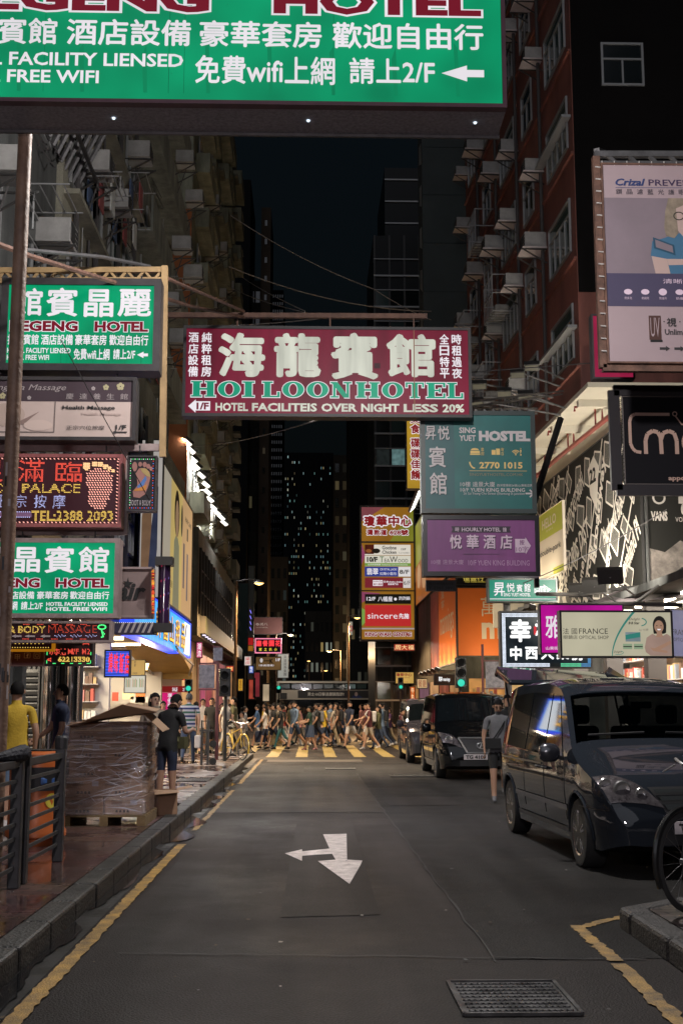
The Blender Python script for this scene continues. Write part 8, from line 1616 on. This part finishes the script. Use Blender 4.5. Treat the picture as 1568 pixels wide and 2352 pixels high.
for px, Y, rz, kw in ((465, 38.5, 5, dict(label='man with glasses in a white t-shirt coming along the left pavement', shirt='white', bottom='khaki', shorts=True)), (486, 37.2, -10, dict(label='young man in a black t-shirt with a small chest print facing the camera', shirt='black', bottom='black', h=1.72)), (517, 36.4, 70, dict(label='man in a white cap and white polo with a shoulder strap near the yellow bicycle', shirt='white', bottom='white', cap='white', strap='black', h=1.74)), (537, 37.0, -80, dict(label='man in an olive t-shirt talking to the man in the white cap', shirt='olive', bottom='khaki', h=1.74, wide=1.12)),
        (556, 40.5, -60, dict(label='child in a beige shirt behind the yellow bicycle', shirt='beige', bottom='beige', h=1.45)), (561, 43, 100, dict(label='woman in a dark striped top and black trousers left of the crossing crowd', shirt='grey', bottom='black', hair='tail', h=1.62)), (399, 36, 160, dict(label='man with dark hair seen over the shoulder of the man with the phone', shirt='brown', bottom='black', h=1.7)), (373, 33, 20, dict(label='woman in a peach top under the pink shop panel', shirt='pink', bottom='denim', hair='long', h=1.6)), (418, 41, 0, dict(label='woman in a teal top behind the striped polo man', shirt='teal', bottom='black', hair='long', h=1.6)), (447, 42, 10, dict(label='man in grey behind the man with glasses', shirt='grey', bottom='black', h=1.7)), (475, 44, 180, dict(label='woman in black walking away beyond the black t-shirt man', shirt='black', bottom='grey', hair='long', h=1.6))):
    kw = dict(kw); lb = kw.pop('label'); person(lb, stand(px, Y, .14 if Y < 39.4 else 0), R(rz), group=LP_, skin=rnd.randrange(3), **kw)
# right-hand side
person('man in a pale grey polo and dark shorts walking between the vans', stand(1144, 20.9), R(-6), 'sky' if 0 else 'grey', 'black', True, tilt=.35, legs=(.28, -.3), knees=(.12, .6), arms=(.05, -.05), elbows=(.25, .3), skin=1, shoes='grey', strap='black', h=1.70, wide=1.12, group='people by the parked vans')
person('man behind the pale grey polo man, only his head and one leg showing', stand(1166, 23.6), R(8), 'black', 'black', legs=(.2, -.2), skin=1, h=1.78, group='people by the parked vans')
person('man with dark hair standing between the parked people carrier and black van', stand(972, 34.0, .0) if 0 else (5.5, 34.5, .14), R(-20), 'black', 'black', h=1.8, group='people by the parked vans')
# front row of the crossing crowd, left to right
PB_ = mat('paper_bag_print', (.5, .42, .28), rough=.6, noise=.5, scale=6, col2=(.55, .40, .10))
for px, Y, rz, lb, kw in (
    (591, 48.5, -95, 'boy in a blue t-shirt and white shorts pointing left at the front of the crossing', dict(shirt='blue', bottom='white', shorts=True, arms=(.9, .3), elbows=(.5, .6), legs=W_, knees=K_, h=1.68)),
    (609, 48.0, -90, 'woman with long black hair and a navy tote bag stepping left', dict(shirt='white', bottom='navy', shorts=True, hair='long', bag=(CL['navy'], .42), h=1.6, arms=(.1, .5), legs=(-.3, .28), knees=(.4, .08))),
    (629, 47.2, -85, 'man in black carrying a big pale and yellow paper bag', dict(shirt='black', bottom='navy', shorts=True, bag=(PB_, .50), h=1.70, wide=1.1, legs=(.32, -.35), knees=(.1, .5))),
    (645, 47.0, -88, 'woman in a black top and grey-green jeans with tied hair', dict(shirt='black', bottom='teal', hair='tail', h=1.66, legs=(-.4, .35), knees=(.6, .1))),
    (676, 46.8, -50, 'tall man in a light blue shirt and blue shorts looking at the camera', dict(shirt='sky', bottom='denim', shorts=True, sleeves=False, h=1.80, turn=.5, legs=(.3, -.4), knees=(.1, .45), wide=1.08)),
    (711, 46.0, -80, 'girl in a dark green top and short denim skirt with pink shoes', dict(shirt='green', bottom='denim', skirt=True, hair='tail', h=1.60, shoes='pink', arms=(.5, .4), elbows=(.9, .9), legs=(.22, -.22), knees=(.05, .15))),
    (728, 46.4, -75, 'young man in black with a grey backpack, trailing foot lifted', dict(shirt='black', bottom='navy', shorts=True, pack='grey', h=1.70, legs=(.1, -.5), knees=(.1, .5), skin=1)),
    (774, 53, -60, 'man in a maroon t-shirt and black trousers in the middle of the crowd', dict(shirt='maroon', bottom='black', h=1.76, legs=(.3, -.3))),
    (804, 47.6, -55, 'man in a navy t-shirt and white shorts striding left, facing the camera', dict(shirt='navy', bottom='white', shorts=True, h=1.80, turn=.45, legs=(.25, -.5), knees=(.05, .55), skin=1)),
    (848, 46.6, -85, 'man in a maroon t-shirt and pale shorts with a white backpack', dict(shirt='maroon', bottom='beige', shorts=True, pack='white', h=1.74, arms=(.7, .2), elbows=(.6, .4), shoes='white', legs=(.3, -.28), knees=(.1, .35))),
    (869, 46.9, -75, 'long-haired woman in a mottled olive jacket and blue jeans', dict(shirt='olive', bottom='denim', sleeves=False, hair='long', h=1.62, strap='black', legs=(.3, -.3)))):
    person(lb, stand(px, Y), R(rz), skin=kw.pop('skin', rnd.choice((0, 2))), **kw)
seen = set(); rs = random.Random(11); tops = ['white', 'sky', 'beige', 'pink', 'white', 'black', 'grey', 'white', 'navy', 'grey', 'red', 'beige', 'olive', 'sky', 'pink', 'teal', 'brown', 'yellow', 'purple', 'khaki', 'maroon', 'green']; bots = ['black', 'denim', 'khaki', 'navy', 'white', 'grey']
n = 0; clump = [rs.uniform(585, 905) for _ in range(13)]
while n < 58:
    px = rs.choice(clump) + rs.gauss(0, 9); Y = rs.uniform(49.3, 57); lp = n >= 46
    if lp: px, Y = rs.uniform(415, 560), rs.uniform(40, 47)
    tp, bt_ = rs.choice(tops), rs.choice(bots)
    if 38 <= n < 46: px = rs.uniform(868, 900); Y = rs.uniform(48, 55)
    if (tp, bt_, lp) in seen or (tp == bt_ and tp != 'black'): continue
    seen.add((tp, bt_, lp)); sh_ = rs.random() < .4; hr = rs.choice(('short', 'short', 'long', 'tail')); lf = rs.random() < .6; s_ = rs.choice((-1, 1)); pk = rs.choice((None, None, None, 'black', 'grey', 'brown'))
    person(f'person in a {tp} top and {bt_} {"shorts" if sh_ else "trousers"}{", tied hair" if hr == "tail" else ", long hair" if hr == "long" else ""}{" and backpack" if pk else ""}, {"left of the crossing" if lp else "deep in the crowd"}', stand(px, Y), R((rs.choice((0, 180, 20, -40)) if lp else -90 if lf else 90) + rs.uniform(-30, 30)), tp, bt_, sh_, rs.random() < .8, hair=hr, h=rs.uniform(1.56, 1.78), legs=(.33 * s_, -.33 * s_), knees=((.08, .4) if s_ > 0 else (.4, .08)), arms=(-.25 * s_, .25 * s_), skin=rs.randrange(3), pack=pk, shoes=rs.choice(('black', 'white', 'grey')), wide=rs.uniform(.95, 1.12)); n += 1
